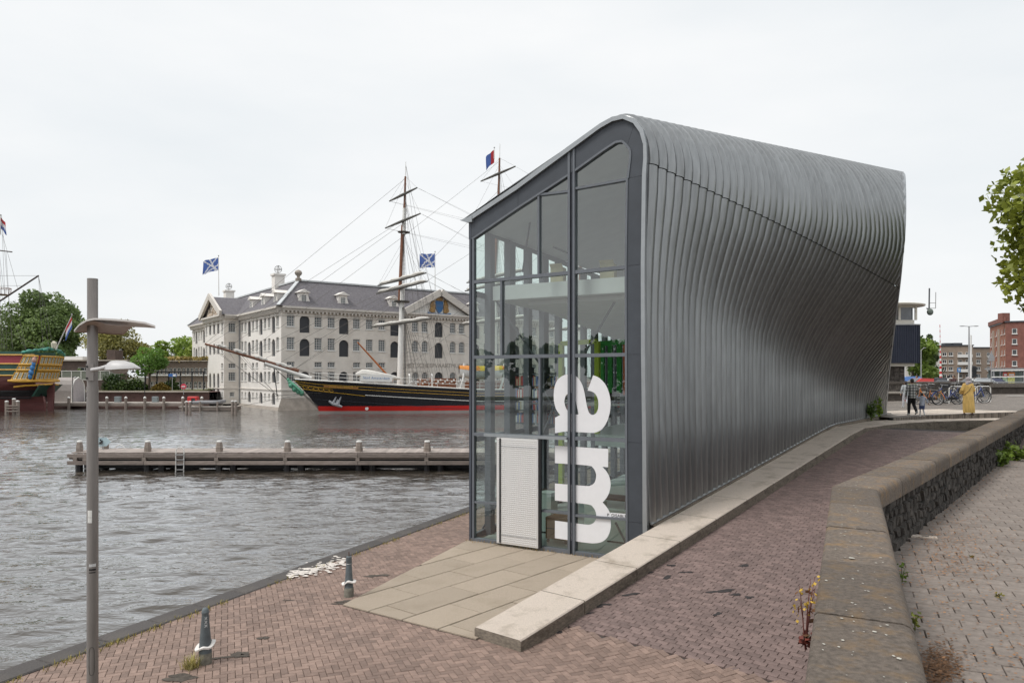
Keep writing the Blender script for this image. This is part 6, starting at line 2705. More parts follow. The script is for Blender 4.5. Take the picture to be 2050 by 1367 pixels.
link('disc', me_, sg, M=Matrix.Translation(c) @ Matrix.Rotation(math.radians(90), 4, 'X'))
link('bar', MB().cbox((0, 0, 0), .6, .1, .16).mesh('bar', [M_white]), sg, M=Matrix.Translation(c - Vector((0, .05, 0))))
bs = thing('blue_sign', 'blue and white sign board in front of the brown brick block', 'sign', tuple(P(345, 790, 128)))
MB().tube([P(345, 785, 128), P(345, 755, 128)], .05, 6).build('post', M_steel, bs)
c = P(345.5, 751, 128)
MB().cbox(tuple(c), 1.35, .08, .52).build('board', mat('sign_blue', (.03, .13, .38), .5), bs)
MB().cbox((c.x + .32, c.y - .05, c.z), .5, .02, .36).build('panel', M_white, bs)

tree('tall dense dark green tree behind the gilded ship', (-108.5, 172, 2), 23.0, 21.0, (0.181, 0.270, 0.102), 11, 26000, .45, .16, 46, name='lime_tree')
tree('broad lower tree left of the tall dense tree', (-126.0, 178, 2), 15.0, 20.0, (0.144, 0.221, 0.080), 12, 5000, .6, .1, 14, name='lime_tree')
tree('olive green spreading tree behind the lamp post', (-81.5, 152, 2), 13.8, 13.5, (0.270, 0.272, 0.094), 13, 9000, .36, .12, 30, name='willow_tree')
tree('small fresh green tree standing before the brown brick building', (-64.3, 131.0, 1.9), 8.6, 6.6, (0.160, 0.311, 0.067), 14, 3200, .28, .25, 12, name='maple_tree')
tree('bright green tree crown above the grass roof', (-81.0, 176, 2), 13.0, 13.0, (0.254, 0.376, 0.080), 15, 4500, .5, .1, 16, name='ash_tree')
tree('bright green tree just left of the museum', (-70.5, 168, 2), 12.6, 10.5, (0.286, 0.389, 0.080), 16, 3800, .48, .1, 14, name='ash_tree')
tree('dark round tree between the gilded ship and the lamp post', (-92.5, 150, 2), 10.5, 9.5, (0.128, 0.221, 0.080), 17, 4000, .42, .1, 12, name='lime_tree')
tree('dark tree far behind the gilded ship at the left edge', (-112, 150, 2), 8.5, 13.0, (0.144, 0.221, 0.080), 18, 3600, .45, .05, 12, name='lime_tree')
for k, (px, py, Y, w, h, col, lab) in enumerate((
        (128, 782, 136, 6.5, 3.2, (.05, .10, .02), 'green shrub below the dark brick house'), (165, 772, 133, 4.0, 3.4, (.13, .19, .06), 'pale green shrub beside the curved shed'),
        (228, 770, 131, 4.5, 3.0, (.04, .085, .02), 'dark shrub left of the pergola'), (252, 776, 130, 6.5, 1.7, (.05, .09, .02), 'clipped hedge left of the pergola'),
        (345, 778, 134, 2.2, 2.0, (.07, .13, .03), 'small shrub before the dark brick block'), (322, 779, 130, 3.2, 1.2, (.20, .15, .03), 'orange tinted low shrub before the pergola'),
        (275, 774, 131, 4.0, 1.8, (.055, .10, .02), 'leafy shrub under the pergola'))):
    p = P(px, py, Y)
    bush(lab, (p.x, Y, 1.85), w, 2.2, h, col, 40 + k, 900, .3)

# moorings: dolphin by the gilded ship, pairs of piles
dl = thing('mooring_dolphin', 'pale timber mooring dolphin of three piles beside the gilded ship', 'dolphin', tuple(P(25, 829, 103)))
for px, top in ((13.5, 804), (28, 799), (35.5, 803.5)):
    a, b = P(px, 829, 103), P(px, top, 103)
    MB().tube([a - Vector((0, 0, .6)), b], .24, 8).build('pile', M_wood, dl, smooth=True)
    MB().lathe([(.25, 0), (.2, .12), (.02, .16)], 8, tuple(b)).build('cap', M_white, dl)
for y in (812, 817, 823):
    MB().bar(P(12, y, 102.7), P(37, y, 102.7), .2, .16).build('cross_beam', M_wood, dl)
for (a, b, y0, y1, Y, lab) in ((373.5, 380.5, 805, 829, 104, 'pair of pale mooring piles left of the floating pontoon'), (465.5, 472, 804, 829, 104, 'pair of pale mooring piles under the bowsprit')):
    t = thing('mooring_piles', lab, 'piles', tuple(P((a + b) / 2, y1, Y)))
    for px in (a, b):
        MB().tube([P(px, y1 + 6, Y), P(px, y0, Y)], .2, 8).build('pile', M_wood, t, smooth=True)
        MB().lathe([(.22, 0), (.22, .14), (.02, .2)], 8, tuple(P(px, y0, Y))).build('cap', M_white, t)
    MB().bar(P(a, lerp(y0, y1, .45), Y), P(b, lerp(y0, y1, .45), Y), .15, .2).build('brace', M_wood, t)
pt = thing('floating_pontoon', 'low floating pontoon before the museum side wall', 'pontoon', tuple(P(425, 818, 117)))
p = P(425, 815, 116)
MB().box(p.x - 4.8, 115.2, -.95, p.x + 3.9, 117.6, -.5).build('float', M_wood, pt)
MB().box(p.x - 4.9, 115.1, -.5, p.x + 4.0, 117.7, -.38).build('deck', mat('bleached_deck', (.46, .42, .38), .9), pt)
for x in (-4.2, -1.5, 1.2, 3.5):
    MB().tube([(p.x + x, 115.0, -1.4), (p.x + x, 115.0, .35)], .14, 7).build('post', M_wood, pt)
rb = thing('inflatable_boat', 'grey rigid inflatable boat lying on the pontoon', 'boat', tuple(P(420, 808, 116.5)))
c = P(418, 805, 116.5)
mbx = MB()
mbx.tube([c + Vector((-2.2, -.7, .0)), c + Vector((1.0, -.75, 0)), c + Vector((2.1, -.4, .12)), c + Vector((2.5, 0, .2)), c + Vector((2.1, .4, .12)), c + Vector((1.0, .75, 0)), c + Vector((-2.2, .7, 0))], .26, 8)
mbx.build('tube', mat('boat_grey', (.24, .24, .25), .6), rb, smooth=True)
MB().box(c.x - 2.1, c.y - .6, c.z - .25, c.x + 1.6, c.y + .6, c.z - .05).build('floor', M_black, rb)
MB().box(c.x - 2.7, c.y - .2, c.z - .3, c.x - 2.25, c.y + .2, c.z + .6).build('outboard_motor', M_black, rb)

# ------------------------------------------------------------------ the timber jetty in the middle of the water
jt = thing('timber_jetty', 'long weathered timber jetty with plank fenders in the middle of the water', 'jetty', (-14, 43, WATER_Z))
JX0, JX1, JY0, JY1 = -25.0, 9.0, 42.0, 44.3
pl_ = MB()
M_deck = mat('bleached_planks', (0.36, 0.31, 0.28), 0.9, var=0.18, scale=2.0, attr='tint', attr_amt=.18)
x = JX0
while x < JX1:
    pl_.box(x, JY0 - .05, .0, x + .135, JY1, .06)
    pl_.tint += [random.random()] * 6
    x += .145
pl_.build('deck_planks', M_deck, jt, kind='stuff')
BRK = [-25.2, -20.85, -16.75, -12.85, -8.75, -4.85, -0.9, 3.1, 7.1, 9.0]
MB().box(JX0 + .1, JY0 + .14, -.44, JX1, JY0 + .3, -.2).build('shadow_beam', M_vblk, jt)  # dark beams added to stand for the shadow under the deck
MB().box(JX0 + .1, JY0 + 1.0, -.98, JX1, JY0 + 1.2, -.1).build('shadow_beam', M_vblk, jt)
MB().box(JX0 + .1, JY1 - .25, -.64, JX1, JY1 - .1, -.1).build('shadow_beam', M_wood, jt)
M_beam = mat('fender_timber', (0.26, 0.215, 0.19), 0.85, var=0.3, scale=2.0, stretch=(1, 8, 8), bump=.3, bscale=8, objrand=.15)
for i in range(len(BRK) - 1):
    for z0, z1 in ((-.23, -.03), (-.64, -.43)):
        MB().chbox(BRK[i] + .012, JY0 - .16, z0, BRK[i + 1] - .012, JY0 - .04, z1, .012).build('fender_beam', M_beam, jt)
    MB().box(BRK[i] + .05, JY0 - .02, -.35, BRK[i + 1] - .05, JY0 + .12, -.06).build('side_joist', M_wood, jt)
for k, bx in enumerate([-24.75, -24.2] + BRK[1:-1]):
    y = JY0 + .28 if k != 1 else JY1 - .3
    MB().tube([(bx, y, -1.8), (bx, y, -.05)], .2, 8).build('pile', M_vblk, jt)
    MB().tube([(bx + .75, y + .2, -1.8), (bx + .75, y + .2, -.05)], .22, 8).build('pile', M_vblk, jt)
    MB().cbox((bx, JY0 - .1, -.33), .22, .12, .2).build('spacer_block', M_wood, jt)
for k, bx in enumerate([-24.75, -24.2] + BRK[1:-1]):
    y = JY0 + .32 if k != 1 else JY1 - .3
    t = thing('mooring_post', ('leftmost' if k == 0 else ('second' if k == 1 else ('third', 'fourth', 'fifth', 'sixth', 'seventh', 'eighth', 'ninth', 'tenth')[k - 2])) + ' white capped mooring post from the left end of the timber jetty', 'mooring post', (bx, y, .06), group='mooring posts on the timber jetty')
    MB().lathe([(.21, 0), (.215, .22), (.15, .56)], 6, (bx, y, .06)).build('post', M_wood, t)
    MB().lathe([(.16, 0), (.16, .07), (.12, .1)], 6, (bx, y, .60)).build('cap', M_white, t)
    if k > 2:
        MB().tube([(bx - .33, y - .02, .30), (bx + .33, y - .02, .30)], .03, 6).build('pin', M_white, t)
for px0, px1, full in ((351.5, 367.5, True), (230, 248, False)):
    t = thing('boarding_ladder', 'metal boarding ladder with arched top rail on the jetty front' if full else 'metal ladder arch on the far side of the jetty', 'ladder', (P((px0 + px1) / 2, 905, 42).x, 41.8 if full else 44.4, -1.2))
    y = 41.78 if full else 44.4
    a, b = P(px0, 905, y).x, P(px1, 905, y).x
    zt = .12 if full else 0.0
    pts = [(a, y, -1.3)] + [(lerp(a, b, .5 - .5 * math.cos(math.pi * k / 8)), y + .05, zt + .25 * math.sin(math.pi * k / 8)) for k in range(9)] + [(b, y, -1.3)]
    MB().tube(pts, .025, 6).build('rail', M_white, t)
    for z in (-.9, -.62, -.34, -.06):
        MB().bar((a, y, z), (b, y, z), .06, .04).build('rung', M_steel, t)
sg = thing('arrow_sign', 'pale blue arrow shaped sign on the left end of the timber jetty', 'sign', tuple(P(207, 900, 43.3)))
p = P(206.5, 900, 43.3)
MB().tube([(p.x, 43.3, .05), (p.x, 43.3, .86)], .035, 6).build('post', M_steel, sg)
c = P(206, 884, 43.25)
MB().prism([P(190, 875.5, 43.25), P(213, 875.5, 43.25), P(221.5, 884.5, 43.25), P(213, 893, 43.25), P(190, 893, 43.25)], (0, .03, 0)).build('board', mat('sign_paleblue', (.40, .52, .56), .5), sg)
MB().bar(P(192, 871.5, 43.25), P(208, 871.5, 43.25), .05).build('top_bar', M_steel, sg)
mbx = MB()
mbx.tube([P(199, 886, 43.2), P(203, 884.5, 43.2), P(205, 882, 43.2)], .04, 5)
mbx.tube([P(198, 888, 43.2), P(205, 887.5, 43.2)], .03, 5)
mbx.ball(tuple(P(201, 880.5, 43.2)), .05, 7, 5)
mbx.build('pictogram', M_vblk, sg)

# ------------------------------------------------------------------ lamp post and bollards on the quay
M_alu = mat('brushed_aluminium', (0.27, 0.248, 0.235), 0.45, metal=0.45, var=0.10, scale=3, stretch=(6, 6, .6), stain=.3, sscale=1.0, stain_col=(.20, .175, .165))
LX, LY = (185.3 - CXP) / FPX * 9.0, 9.0
lampo = thing('lamp_post', 'tall aluminium lamp post with two lamp heads in the left foreground', 'lamp post', (LX, LY, 0))
MB().tube([(LX, LY, 0), (LX, LY, 4.26)], .064, 24).build('pole', M_alu, lampo, smooth=True)
MB().tube([(LX, LY, 4.262), (LX, LY, 5.58)], .0595, 24).build('upper_pole', M_alu, lampo, smooth=True)
MB().tube([(LX, LY, 4.20), (LX, LY, 4.265)], .0655, 24).build('collar', M_alu, lampo, smooth=True)
MB().tube([(LX, LY, 2.115), (LX, LY, 2.135)], .0655, 24).build('collar', M_alu, lampo, smooth=True)
top_e = [(148, 664), (158.5, 652.3), (174, 643), (188, 640.3), (205, 640.6), (232, 642), (262, 644.5), (291, 648.5), (311, 655.5)]
bot_e = [(148.5, 665), (158.5, 656), (174, 649), (188, 646.5), (205, 649), (212, 650.5), (262, 654.5), (291, 655.5), (311, 657)]
mbx = MB()
A = [P(x, y, 8.78) for x, y in top_e]
B = [P(x, y, 9.12) for x, y in bot_e]
C_ = [p + Vector((0, 0, .022)) for p in A]
D_ = [p + Vector((0, 0, .022)) for p in B]
mbx.grid([A, B])
mbx.grid([C_, D_])
mbx.grid([A, C_])
mbx.grid([B, D_])
mbx.build('lamp_canopy', mat('canopy_white', (.70, .66, .63), .5, var=.05), lampo, smooth=True, sharp=35)
mbx = MB()
pa = [(151, 664), (159, 653.5), (174, 644.5), (188, 642), (205, 646), (213, 650), (262, 654.3)]
pb_ = [(154, 664.6), (165, 664.8), (177, 665.2), (190, 665.8), (206, 667), (222, 668.6), (246, 669.5)]
mbx.grid([[P(x, y, 8.80) for x, y in pa], [P(lerp(a[0], b[0], .5), lerp(a[1], b[1], .42), 8.98) for a, b in zip(pa, pb_)], [P(x, y, 9.20) for x, y in pb_]])
mbx.build('lamp_panel', mat('lamp_diffuser', (.50, .41, .37), .55, var=.04), lampo, smooth=True)
MB().tube([P(x, y, 9.20) for x, y in [(151, 664)] + pb_ + [(262, 654.3)]], .008, 6).build('lamp_rim', mat('rim_brown', (.30, .19, .16), .6), lampo)
c = P(186, 740, 8.93)
MB().box(LX - .035, LY - .082, 4.34, LX + .055, LY - .055, 4.54).build('clamp_plate', M_alu, lampo)
for z in (4.37, 4.51):
    MB().tube([(LX - .02, LY - .095, z), (LX - .02, LY - .08, z)], .011, 8).build('bolt', M_black, lampo)
MB().tube([P(184, 740.5, 8.90), P(200, 738, 8.85), P(216, 734, 8.82)], [.024, .025, .03], 10).build('lamp_arm', mat('lamp_grey', (.56, .55, .55), .45, var=.04), lampo, smooth=True)
mbx = MB()
rows = []
for k in range(13):
    f = k / 12
    px = lerp(212, 282, f)
    ty = interp(f, [0, .06, .14, .3, .5, .75, 1], [734, 727, 722.5, 721, 721.5, 726, 736.5])
    by = interp(f, [0, .3, .6, 1], [740.5, 740, 738.5, 737.5])
    hw = interp(f, [0, .1, .3, .6, .85, 1], [.03, .09, .125, .12, .08, .01])
    cen = P(px, by, 8.8)
    th = P(px, ty, 8.8).z - cen.z
    rows.append([cen + Vector((0, hw * math.cos(a), max(th, .004) * math.sin(a) if a <= math.pi else -.012 * math.sin(a - math.pi))) for a in [i * 2 * math.pi / 14 for i in range(15)]])
mbx.grid(rows)
lh = mbx.build('lamp_head', mat('lamp_grey', (.56, .55, .55), .45, var=.04), lampo, smooth=True, sharp=50)
mbx = MB()
mbx.ball(tuple(P(238, 740.5, 8.8)), (.105, .085, .045), 14, 8)
mbx.build('lamp_glass', mat('lamp_refractor', (.45, .42, .41), .3, var=.05), lampo, smooth=True)


def on_pole(z, h, ang0, ang1, m, name, r=.0648, off=.0012):
    mb_ = MB()
    mb_.grid([[(LX + (r + off) * math.sin(a), LY - (r + off) * math.cos(a), zz) for a in [lerp(ang0, ang1, i / 6) for i in range(7)]] for zz in (z, z + h)])
    return mb_.build(name, m, lampo, smooth=True)


on_pole(2.62, .065, -.38, .42, M_white, 'sticker')
on_pole(2.688, .085, -.38, .42, M_white, 'sticker')
on_pole(2.09, .035, -.1, 1.1, mat('sticker_grey', (.6, .6, .6), .5), 'sticker')
on_pole(2.045, .02, -.1, 1.1, M_black, 'print_line')
on_pole(2.015, .012, -.1, 1.0, M_black, 'print_line')
pts = []
for k in range(25):
    a = 2 * math.pi * k / 24
    ang, z = .35 + .45 * math.cos(a), .95 + .17 * math.sin(a) * (1 if abs(math.sin(a)) < .9 else 1)
    z = .95 + (.17 if math.sin(a) > 0 else -.17) * abs(math.sin(a)) ** .3
    pts.append((LX + .0652 * math.sin(ang), LY - .0652 * math.cos(ang), z))
MB().tube(pts, .0022, 4).build('access_hatch', M_black, lampo)

M_boll = mat('cast_iron_grey', (0.105, 0.125, 0.135), 0.65, var=0.2, scale=8, bump=.25, bscale=40)
M_bollbase = mat('scuffed_iron', (0.19, 0.18, 0.15), 0.85, var=0.35, scale=12, bump=.3, bscale=60)
M_tape = mat('torn_paper', (0.74, 0.71, 0.68), 0.8, var=.05)


def bollard(px, py, cap, label, tilt):
    b = G(px, py, 0)
    t = thing('bollard', label, 'bollard', tuple(b), group='bollards on the quay')
    if cap:
        prof_ = [(.095, .0), (.095, .17), (.092, .2), (.088, .26), (.085, .33), (.05, .75), (.052, .76), (.056, .775), (.056, .79), (.053, .795), (.05, .82), (.035, .845), (.012, .855)]
    else:
        prof_ = [(.088, .0), (.086, .13), (.085, .18), (.082, .24), (.078, .30), (.054, .66), (.058, .665), (.058, .79), (.045, .80), (.02, .80)]
    MB().lathe([p_ for p_ in prof_ if p_[1] > .16], 20, tuple(b)).build('shaft', M_boll, t, smooth=True)
    MB().lathe([(.097, -.03), (.096, .12), (.095, .17), (.088, .18)], 20, tuple(b)).build('base', M_bollbase, t, smooth=True)
    mb_ = MB()
    rows = []
    for k in range(25):
        a = 2 * math.pi * k / 24
        z = .27 + .035 * math.sin(a + tilt) + .02 * math.sin(3 * a)
        r = .092
        fl = .038 + .022 * math.sin(a * 2 + tilt)
        rows.append([(b.x + r * math.cos(a), b.y + r * math.sin(a), b.z + z + .03), (b.x + (r + fl) * math.cos(a), b.y + (r + fl) * math.sin(a), b.z + z + .012), (b.x + (r + fl * .9) * math.cos(a), b.y + (r + fl * .9) * math.sin(a), b.z + z - .012)])
    mb_.grid(rows)
    mb_.build('torn_band', M_tape, t, smooth=True)
    if cap:
        for k in range(3):
            z = .70 - k * .055
            for s in (-1, 1):
                rr = interp(z, [.33, .75], [.085, .05]) + .003
                a0 = -math.pi / 2 + .55
                pts = [(b.x + rr * math.cos(a0 + s * d * .28), b.y + rr * math.sin(a0 + s * d * .28), b.z + z + d * .02) for d in (-1, 0, 1)]
                MB().tube(pts, .006, 5).build('cross_stroke', mat('worn_white', (.45, .46, .46), .7), t)
    else:
        MB().tube([b + Vector((0, 0, .79)), b + Vector((0, 0, .885))], .011, 8).build('pin', mat('rusty_pin', (.10, .06, .045), .8), t)
        MB().tube([(b.x + .057 * math.cos(a * .4), b.y + .057 * math.sin(a * .4), .655) for a in range(16)], .006, 5, closed=True).build('ring', M_steel, t)


bollard(411, 1327, True, 'grey iron bollard with a domed cap and a torn white band', .6)
bollard(698.5, 1193, False, 'grey iron bollard with missing cap and bare pin beside the apron', 2.2)

# trees on the bank behind the viewer, seen mirrored in the glass
proto = tree('broad leafy tree on the opposite bank mirrored in the glass', (-150, -10, -0.5), 15.0, 15.0, (.07, .12, .045), 77, 2500, .8, .1, 16, group='trees on the opposite bank', name='bank_tree')
for k in range(1, 9):
    c = copy_tree(proto)
    c.location = (-150 + k * 9.5, -10 - k * 13.5, -0.5)
    c.rotation_euler = (0, 0, k * 1.3)
mbx = MB()
mbx.poly([(-175, 20, -.55), (-140, 0, -.55), (-60, -135, -.55), (-90, -150, -.55)])
mbx.build('opposite_bank', M_land, kind='structure')

# ================================================================== THE STREET BEHIND, ON THE RIGHT
M_streetstone = mat('dark_quay_stone', (0.085, 0.072, 0.062), 0.9, var=0.35, scale=3, bump=.5, bscale=12)
st = MB()
st.poly([(14, 52, 2.74), (700, 52, 2.74), (700, 620, 2.74), (60, 620, 2.74)])
st.build('street', M_asphalt, kind='structure')

# stone parapets around the bridge head
M_cstone = mat('crazy_stone', (0.10, 0.085, 0.075), 0.9, var=0.5, scale=5, bump=.6, bscale=10, objrand=.3)
M_joint = mat('pale_joint', (0.33, 0.30, 0.26), 0.9, var=.1)


def crazy(parent, O, U, N, u0, u1, z0, z1, step, seed, name='stone'):
    """irregular stones on an upright face"""
    rnd = random.Random(seed)
    nu, nz = max(2, int((u1 - u0) / step)), max(2, int((z1 - z0) / (step * .8)))
    g = [[(lerp(u0, u1, i / nu) + (rnd.uniform(-.3, .3) * step if 0 < i < nu else 0), lerp(z0, z1, k / nz) + (rnd.uniform(-.28, .28) * step if 0 < k < nz else 0)) for i in range(nu + 1)] for k in range(nz + 1)]
    for k in range(nz):
        for i in range(nu):
            q = [g[k][i], g[k][i + 1], g[k + 1][i + 1], g[k + 1][i]]
            cx, cz = sum(a[0] for a in q) / 4, sum(a[1] for a in q) / 4
            o1, o2 = [], []
            for a in q:
                for lst, f, d in ((o1, .07, .0), (o2, .16, .03)):
                    x, z = lerp(a[0], cx, f), lerp(a[1], cz, f)
                    lst.append((O.x + U.x * x + N.x * d, O.y + U.y * x + N.y * d, z))
            MB().add(o1 + o2, FS).build(name, M_cstone, parent)


wl = thing('bridge_parapet', 'dark crazy stone parapet behind the parked bicycles', 'wall', (24, 46, 2.8))
MB().box(21.5, 46.0, 2.4, 29.8, 46.6, 3.9).build('core', M_joint, wl)
MB().box(21.4, 45.9, 3.9, 29.9, 46.7, 4.02).build('coping', M_streetstone, wl)
crazy(wl, Vector((0, 45.99)), Vector((1, 0)), Vector((0, -1)), 21.6, 29.7, 3.25, 3.88, .32, 5)
MB().box(21.4, 44.6, 2.4, 26.6, 45.6, 3.32).build('lower_wall', M_streetstone, wl)
MB().box(21.3, 44.5, 3.32, 26.7, 45.7, 3.42).build('lower_coping', M_joint, wl)
em = MB().box(23.55, 44.54, 2.88, 23.9, 44.6, 3.2).build('red_plate', mat('signal_red', (.55, .03, .03), .5), wl)
MB().box(23.65, 44.52, 2.97, 23.8, 44.538, 3.1).build('mark', M_white, em)
wr = thing('street_parapet', 'long low dark stone parapet behind the woman in yellow', 'wall', (36, 50, 3))
for k in range(9):
    x = 29.9 + k * 3.3
    MB().box(x + .01, 50.0, 2.9, x + 3.29, 50.5, 3.62).build('block', M_streetstone, wr)
    MB().chbox(x + .008, 49.85, 3.62, x + 3.292, 50.65, 3.9, .03).build('coping_stone', mat('street_coping', (.13, .115, .10), .9, var=.25, scale=6), wr)
MB().box(31, 46.2, 3.145, 60, 46.45, 3.16).build('white_road_line', mat('road_paint', (.7, .69, .66), .8), kind='structure')

# ---- the bridge keeper's cabin
bh = thing('bridge_cabin', 'bridge keeper cabin with navy ribbed drum and white lookout on a stone foot', 'cabin', (24.6, 48.5, 2.8))
BX, BY = 24.35, 48.6


def rrect(hx, hy, r, n=6):
    out = []
    for cx, cy, a0 in ((hx - r, hy - r, 0), (-hx + r, hy - r, 90), (-hx + r, -hy + r, 180), (hx - r, -hy + r, 270)):
        for k in range(n + 1):
            a = math.radians(a0 + 90 * k / n)
            out.append((BX + cx + r * math.cos(a), BY + cy + r * math.sin(a)))
    return out


def rprism(hx, hy, r, z0, z1, name, m, parent=bh):
    return MB().prism([(x, y, z0) for x, y in rrect(hx, hy, r)], (0, 0, z1 - z0)).build(name, m, parent)


rprism(.85, 1.2, .05, 2.6, 5.0, 'foot', M_streetstone)
crazy(bh, Vector((0, BY - 1.2)), Vector((1, 0)), Vector((0, -1)), BX - .84, BX + .84, 3.4, 4.95, .3, 9)
rprism(1.5, 1.5, .5, 5.0, 5.2, 'floor_slab', M_offwhite)
M_navy = mat('navy_cladding', (0.022, 0.028, 0.05), 0.45, var=.1, scale=3)
dr = rprism(1.72, 1.72, .55, 5.2, 7.62, 'drum', M_navy)
pts = rrect(1.74, 1.74, .55, 5)
for i in range(len(pts)):
    (x0, y0), (x1, y1) = pts[i], pts[(i + 1) % len(pts)]
    ln = math.hypot(x1 - x0, y1 - y0)
    if (y0 + y1) / 2 > BY + .3:
        continue
    for k in range(max(1, int(ln / .11))):
        f = (k + .5) / max(1, int(ln / .11))
        MB().tube([(lerp(x0, x1, f), lerp(y0, y1, f), 5.2), (lerp(x0, x1, f), lerp(y0, y1, f), 7.62)], .026, 5, caps=False).build('cladding_rib', M_navy, dr)
rprism(1.78, 1.78, .57, 7.62, 7.68, 'drum_cap', M_steel)
rprism(1.45, 1.45, .35, 7.68, 7.95, 'window_sill_band', M_offwhite)
rprism(1.38, 1.38, .30, 7.95, 8.75, 'lookout_glass', mat('lookout_glass', (.12, .13, .15), .1, spec=.8, var=.3, scale=.8))
for (x, y) in ((-1.42, -1.42), (1.42, -1.42), (.35, -1.45), (-.5, -1.45), (1.45, -.3), (1.45, .8), (1.42, 1.42)):
    MB().box(BX + x - .06, BY + y - .06, 7.95, BX + x + .06, BY + y + .06, 8.78).build('window_post', M_offwhite, bh)
rprism(1.45, 1.45, .3, 8.75, 8.84, 'head_band', M_offwhite)
mbx = MB()
mbx.lathe([(1.6, 8.80), (2.25, 8.90), (2.28, 8.98), (2.1, 9.03), (.2, 9.10)], 28, (BX + .25, BY, 0))
mbx.build('roof_disc', M_offwhite, bh, smooth=True)
an = P(1860, 612, 48)
MB().tube([P(1855, 617, 48), P(1862, 621, 48)], .04, 6).build('bracket', M_dark, bh)
mbx = MB()
mbx.ball(tuple(P(1862, 624.5, 47.9)), (.22, .12, .22), 10, 8)
mbx.build('loudspeaker', mat('dish_grey', (.13, .16, .14), .6), bh, smooth=True)
MB().tube([P(1860, 618, 48), P(1860.6, 577, 48)], .045, 6).build('antenna', M_dark, bh)
MB().tube([P(1873, 617, 48), P(1873.4, 585, 48)], .025, 5).build('antenna', M_steel, bh)
for y in (606.5, 617):
    MB().tube([P(1860, y, 48), P(1873, y, 48)], .02, 5).build('antenna_arm', M_steel, bh)

# ---- houses in the distance
M_flat = mat('apartment_brick', (0.30, 0.235, 0.185), 0.9, var=.12, scale=1)
M_flatw = mat('apartment_render', (0.52, 0.49, 0.45), 0.9, var=.08, scale=1)
M_redbrick = mat('red_brick', (0.245, 0.105, 0.082), 0.9, var=.18, scale=1.2)


def house(name, label, O, U, width, depth, z0, z1, cols, rows, ww, wh, m, nx=2, ny=1, parapet=True, side=None, side_m=None):
    t = thing(name, label, 'building', (O.x, O.y, z0))
    N = Vector((U.y, -U.x))
    holes = []
    for u in cols:
        for z in rows:
            holes.append((u - ww / 2, u + ww / 2, z, z + wh, False))
    mb_ = MB()
    wall_holes(mb_, O, U, N, width, z0, z1, holes, .2)
    mb_.build('wall', m, t)
    for u in cols:
        for z in rows:
            window(t, O, U, N, u, z, ww, wh, False, nx, ny, M_white, M_glass_far, .12, True, fw=.13, bw=.09)
    V = -N
    a, b = O + V * depth, O + U * width + V * depth
    if side:
        holes2 = [(u - ww / 2, u + ww / 2, z, z + wh, False) for u in side for z in rows]
        mb_ = MB()
        wall_holes(mb_, a, N, -U, depth, z0, z1, holes2, .2)
        mb_.build('side_wall', side_m or m, t)
        for u in side:
            for z in rows:
                window(t, a, N, -U, u, z, ww, wh, False, nx, ny, M_white, M_glass_far, .12, True, fw=.13, bw=.09)
    else:
        MB().poly([(a.x, a.y, z0), (O.x, O.y, z0), (O.x, O.y, z1), (a.x, a.y, z1)]).build('side_wall', side_m or m, t)
    c = O + U * width
    MB().poly([(c.x, c.y, z0), (b.x, b.y, z0), (b.x, b.y, z1), (c.x, c.y, z1)]).build('side_wall', m, t)
    o_ = .25
    q = [O - U * o_ + N * o_, c + U * o_ + N * o_, b + U * o_ - N * o_, a - U * o_ - N * o_]
    MB().prism([(p.x, p.y, z1) for p in q], (0, 0, .35)).build('roof', M_dark if parapet else M_paleconc, t)
    return t


def at_(px, Y):
    return Vector(((px - CXP) / FPX * Y, Y))


ap_U = Vector((.944, -.33)).normalized()
ap = house('apartment_block', 'tan brick apartment block with white balconies in the distance', at_(1884, 250), ap_U, 9.4, 22, 2.7, 14.4, [1.0, 2.9, 5.6, 7.9], [3.6, 6.1, 8.5, 11.0], 1.3, 1.3, M_flat, side=[3, 8, 13, 18], side_m=M_flatw)
ao = at_(1884, 250)
for z in (5.6, 8.0, 10.5):
    p = ao + ap_U * 4.8
    q = p + ap_U * 4.2
    n_ = Vector((ap_U.y, -ap_U.x))
    MB().prism([(p.x, p.y, z), (q.x, q.y, z), ((q + n_ * 1.2).x, (q + n_ * 1.2).y, z), ((p + n_ * 1.2).x, (p + n_ * 1.2).y, z)], (0, 0, 1.0)).build('balcony', M_white, ap)
for f in (.25, .55):
    p = ao + ap_U * (9.4 * f) - Vector((ap_U.y, -ap_U.x)) * 3
    MB().box(p.x - 1.4, p.y - 1, 14.7, p.x + 1.4, p.y + 1, 15.5).build('roof_hut', M_dark, ap)
ap2 = house('rear_apartment_block', 'tan apartment wing between the balconies and the red warehouse', at_(1944, 262), Vector((1, 0)), 10.5, 12, 2.7, 14.2, [2.6, 6.4, 8.6], [3.6, 6.2, 8.7, 11.2], 1.5, 1.4, M_flat)
house('distant_flats', 'pale flats far away above the bright green trees', at_(1838, 420), Vector((1, 0)), 9, 14, 2.7, 19.5, [2.5, 6.4], [8, 12, 16], 2.6, 1.9, M_flatw)
wh_O = at_(2013.5, 200)
wh_U = Vector((.91, -.41)).normalized()
wh = house('red_brick_warehouse', 'red brick warehouse with small white windows at the right edge', wh_O, wh_U, 26, 24, 2.7, 18.8, [2.0, 7.6, 13.5], [4.7, 7.0, 10.0, 12.9, 15.7], 1.15, 1.45, M_redbrick, nx=1, side=[2.2, 6.3, 10.4, 14.5, 18.6, 22.4], side_m=mat('orange_brick', (.33, .14, .09), .9, var=.15, scale=1.2))
MB().box(wh_O.x - .6, wh_O.y + .4, 18.8, wh_O.x + 1.4, wh_O.y + 2.4, 21.4).build('corner_turret', M_redbrick, wh)
wV = -Vector((wh_U.y, -wh_U.x))
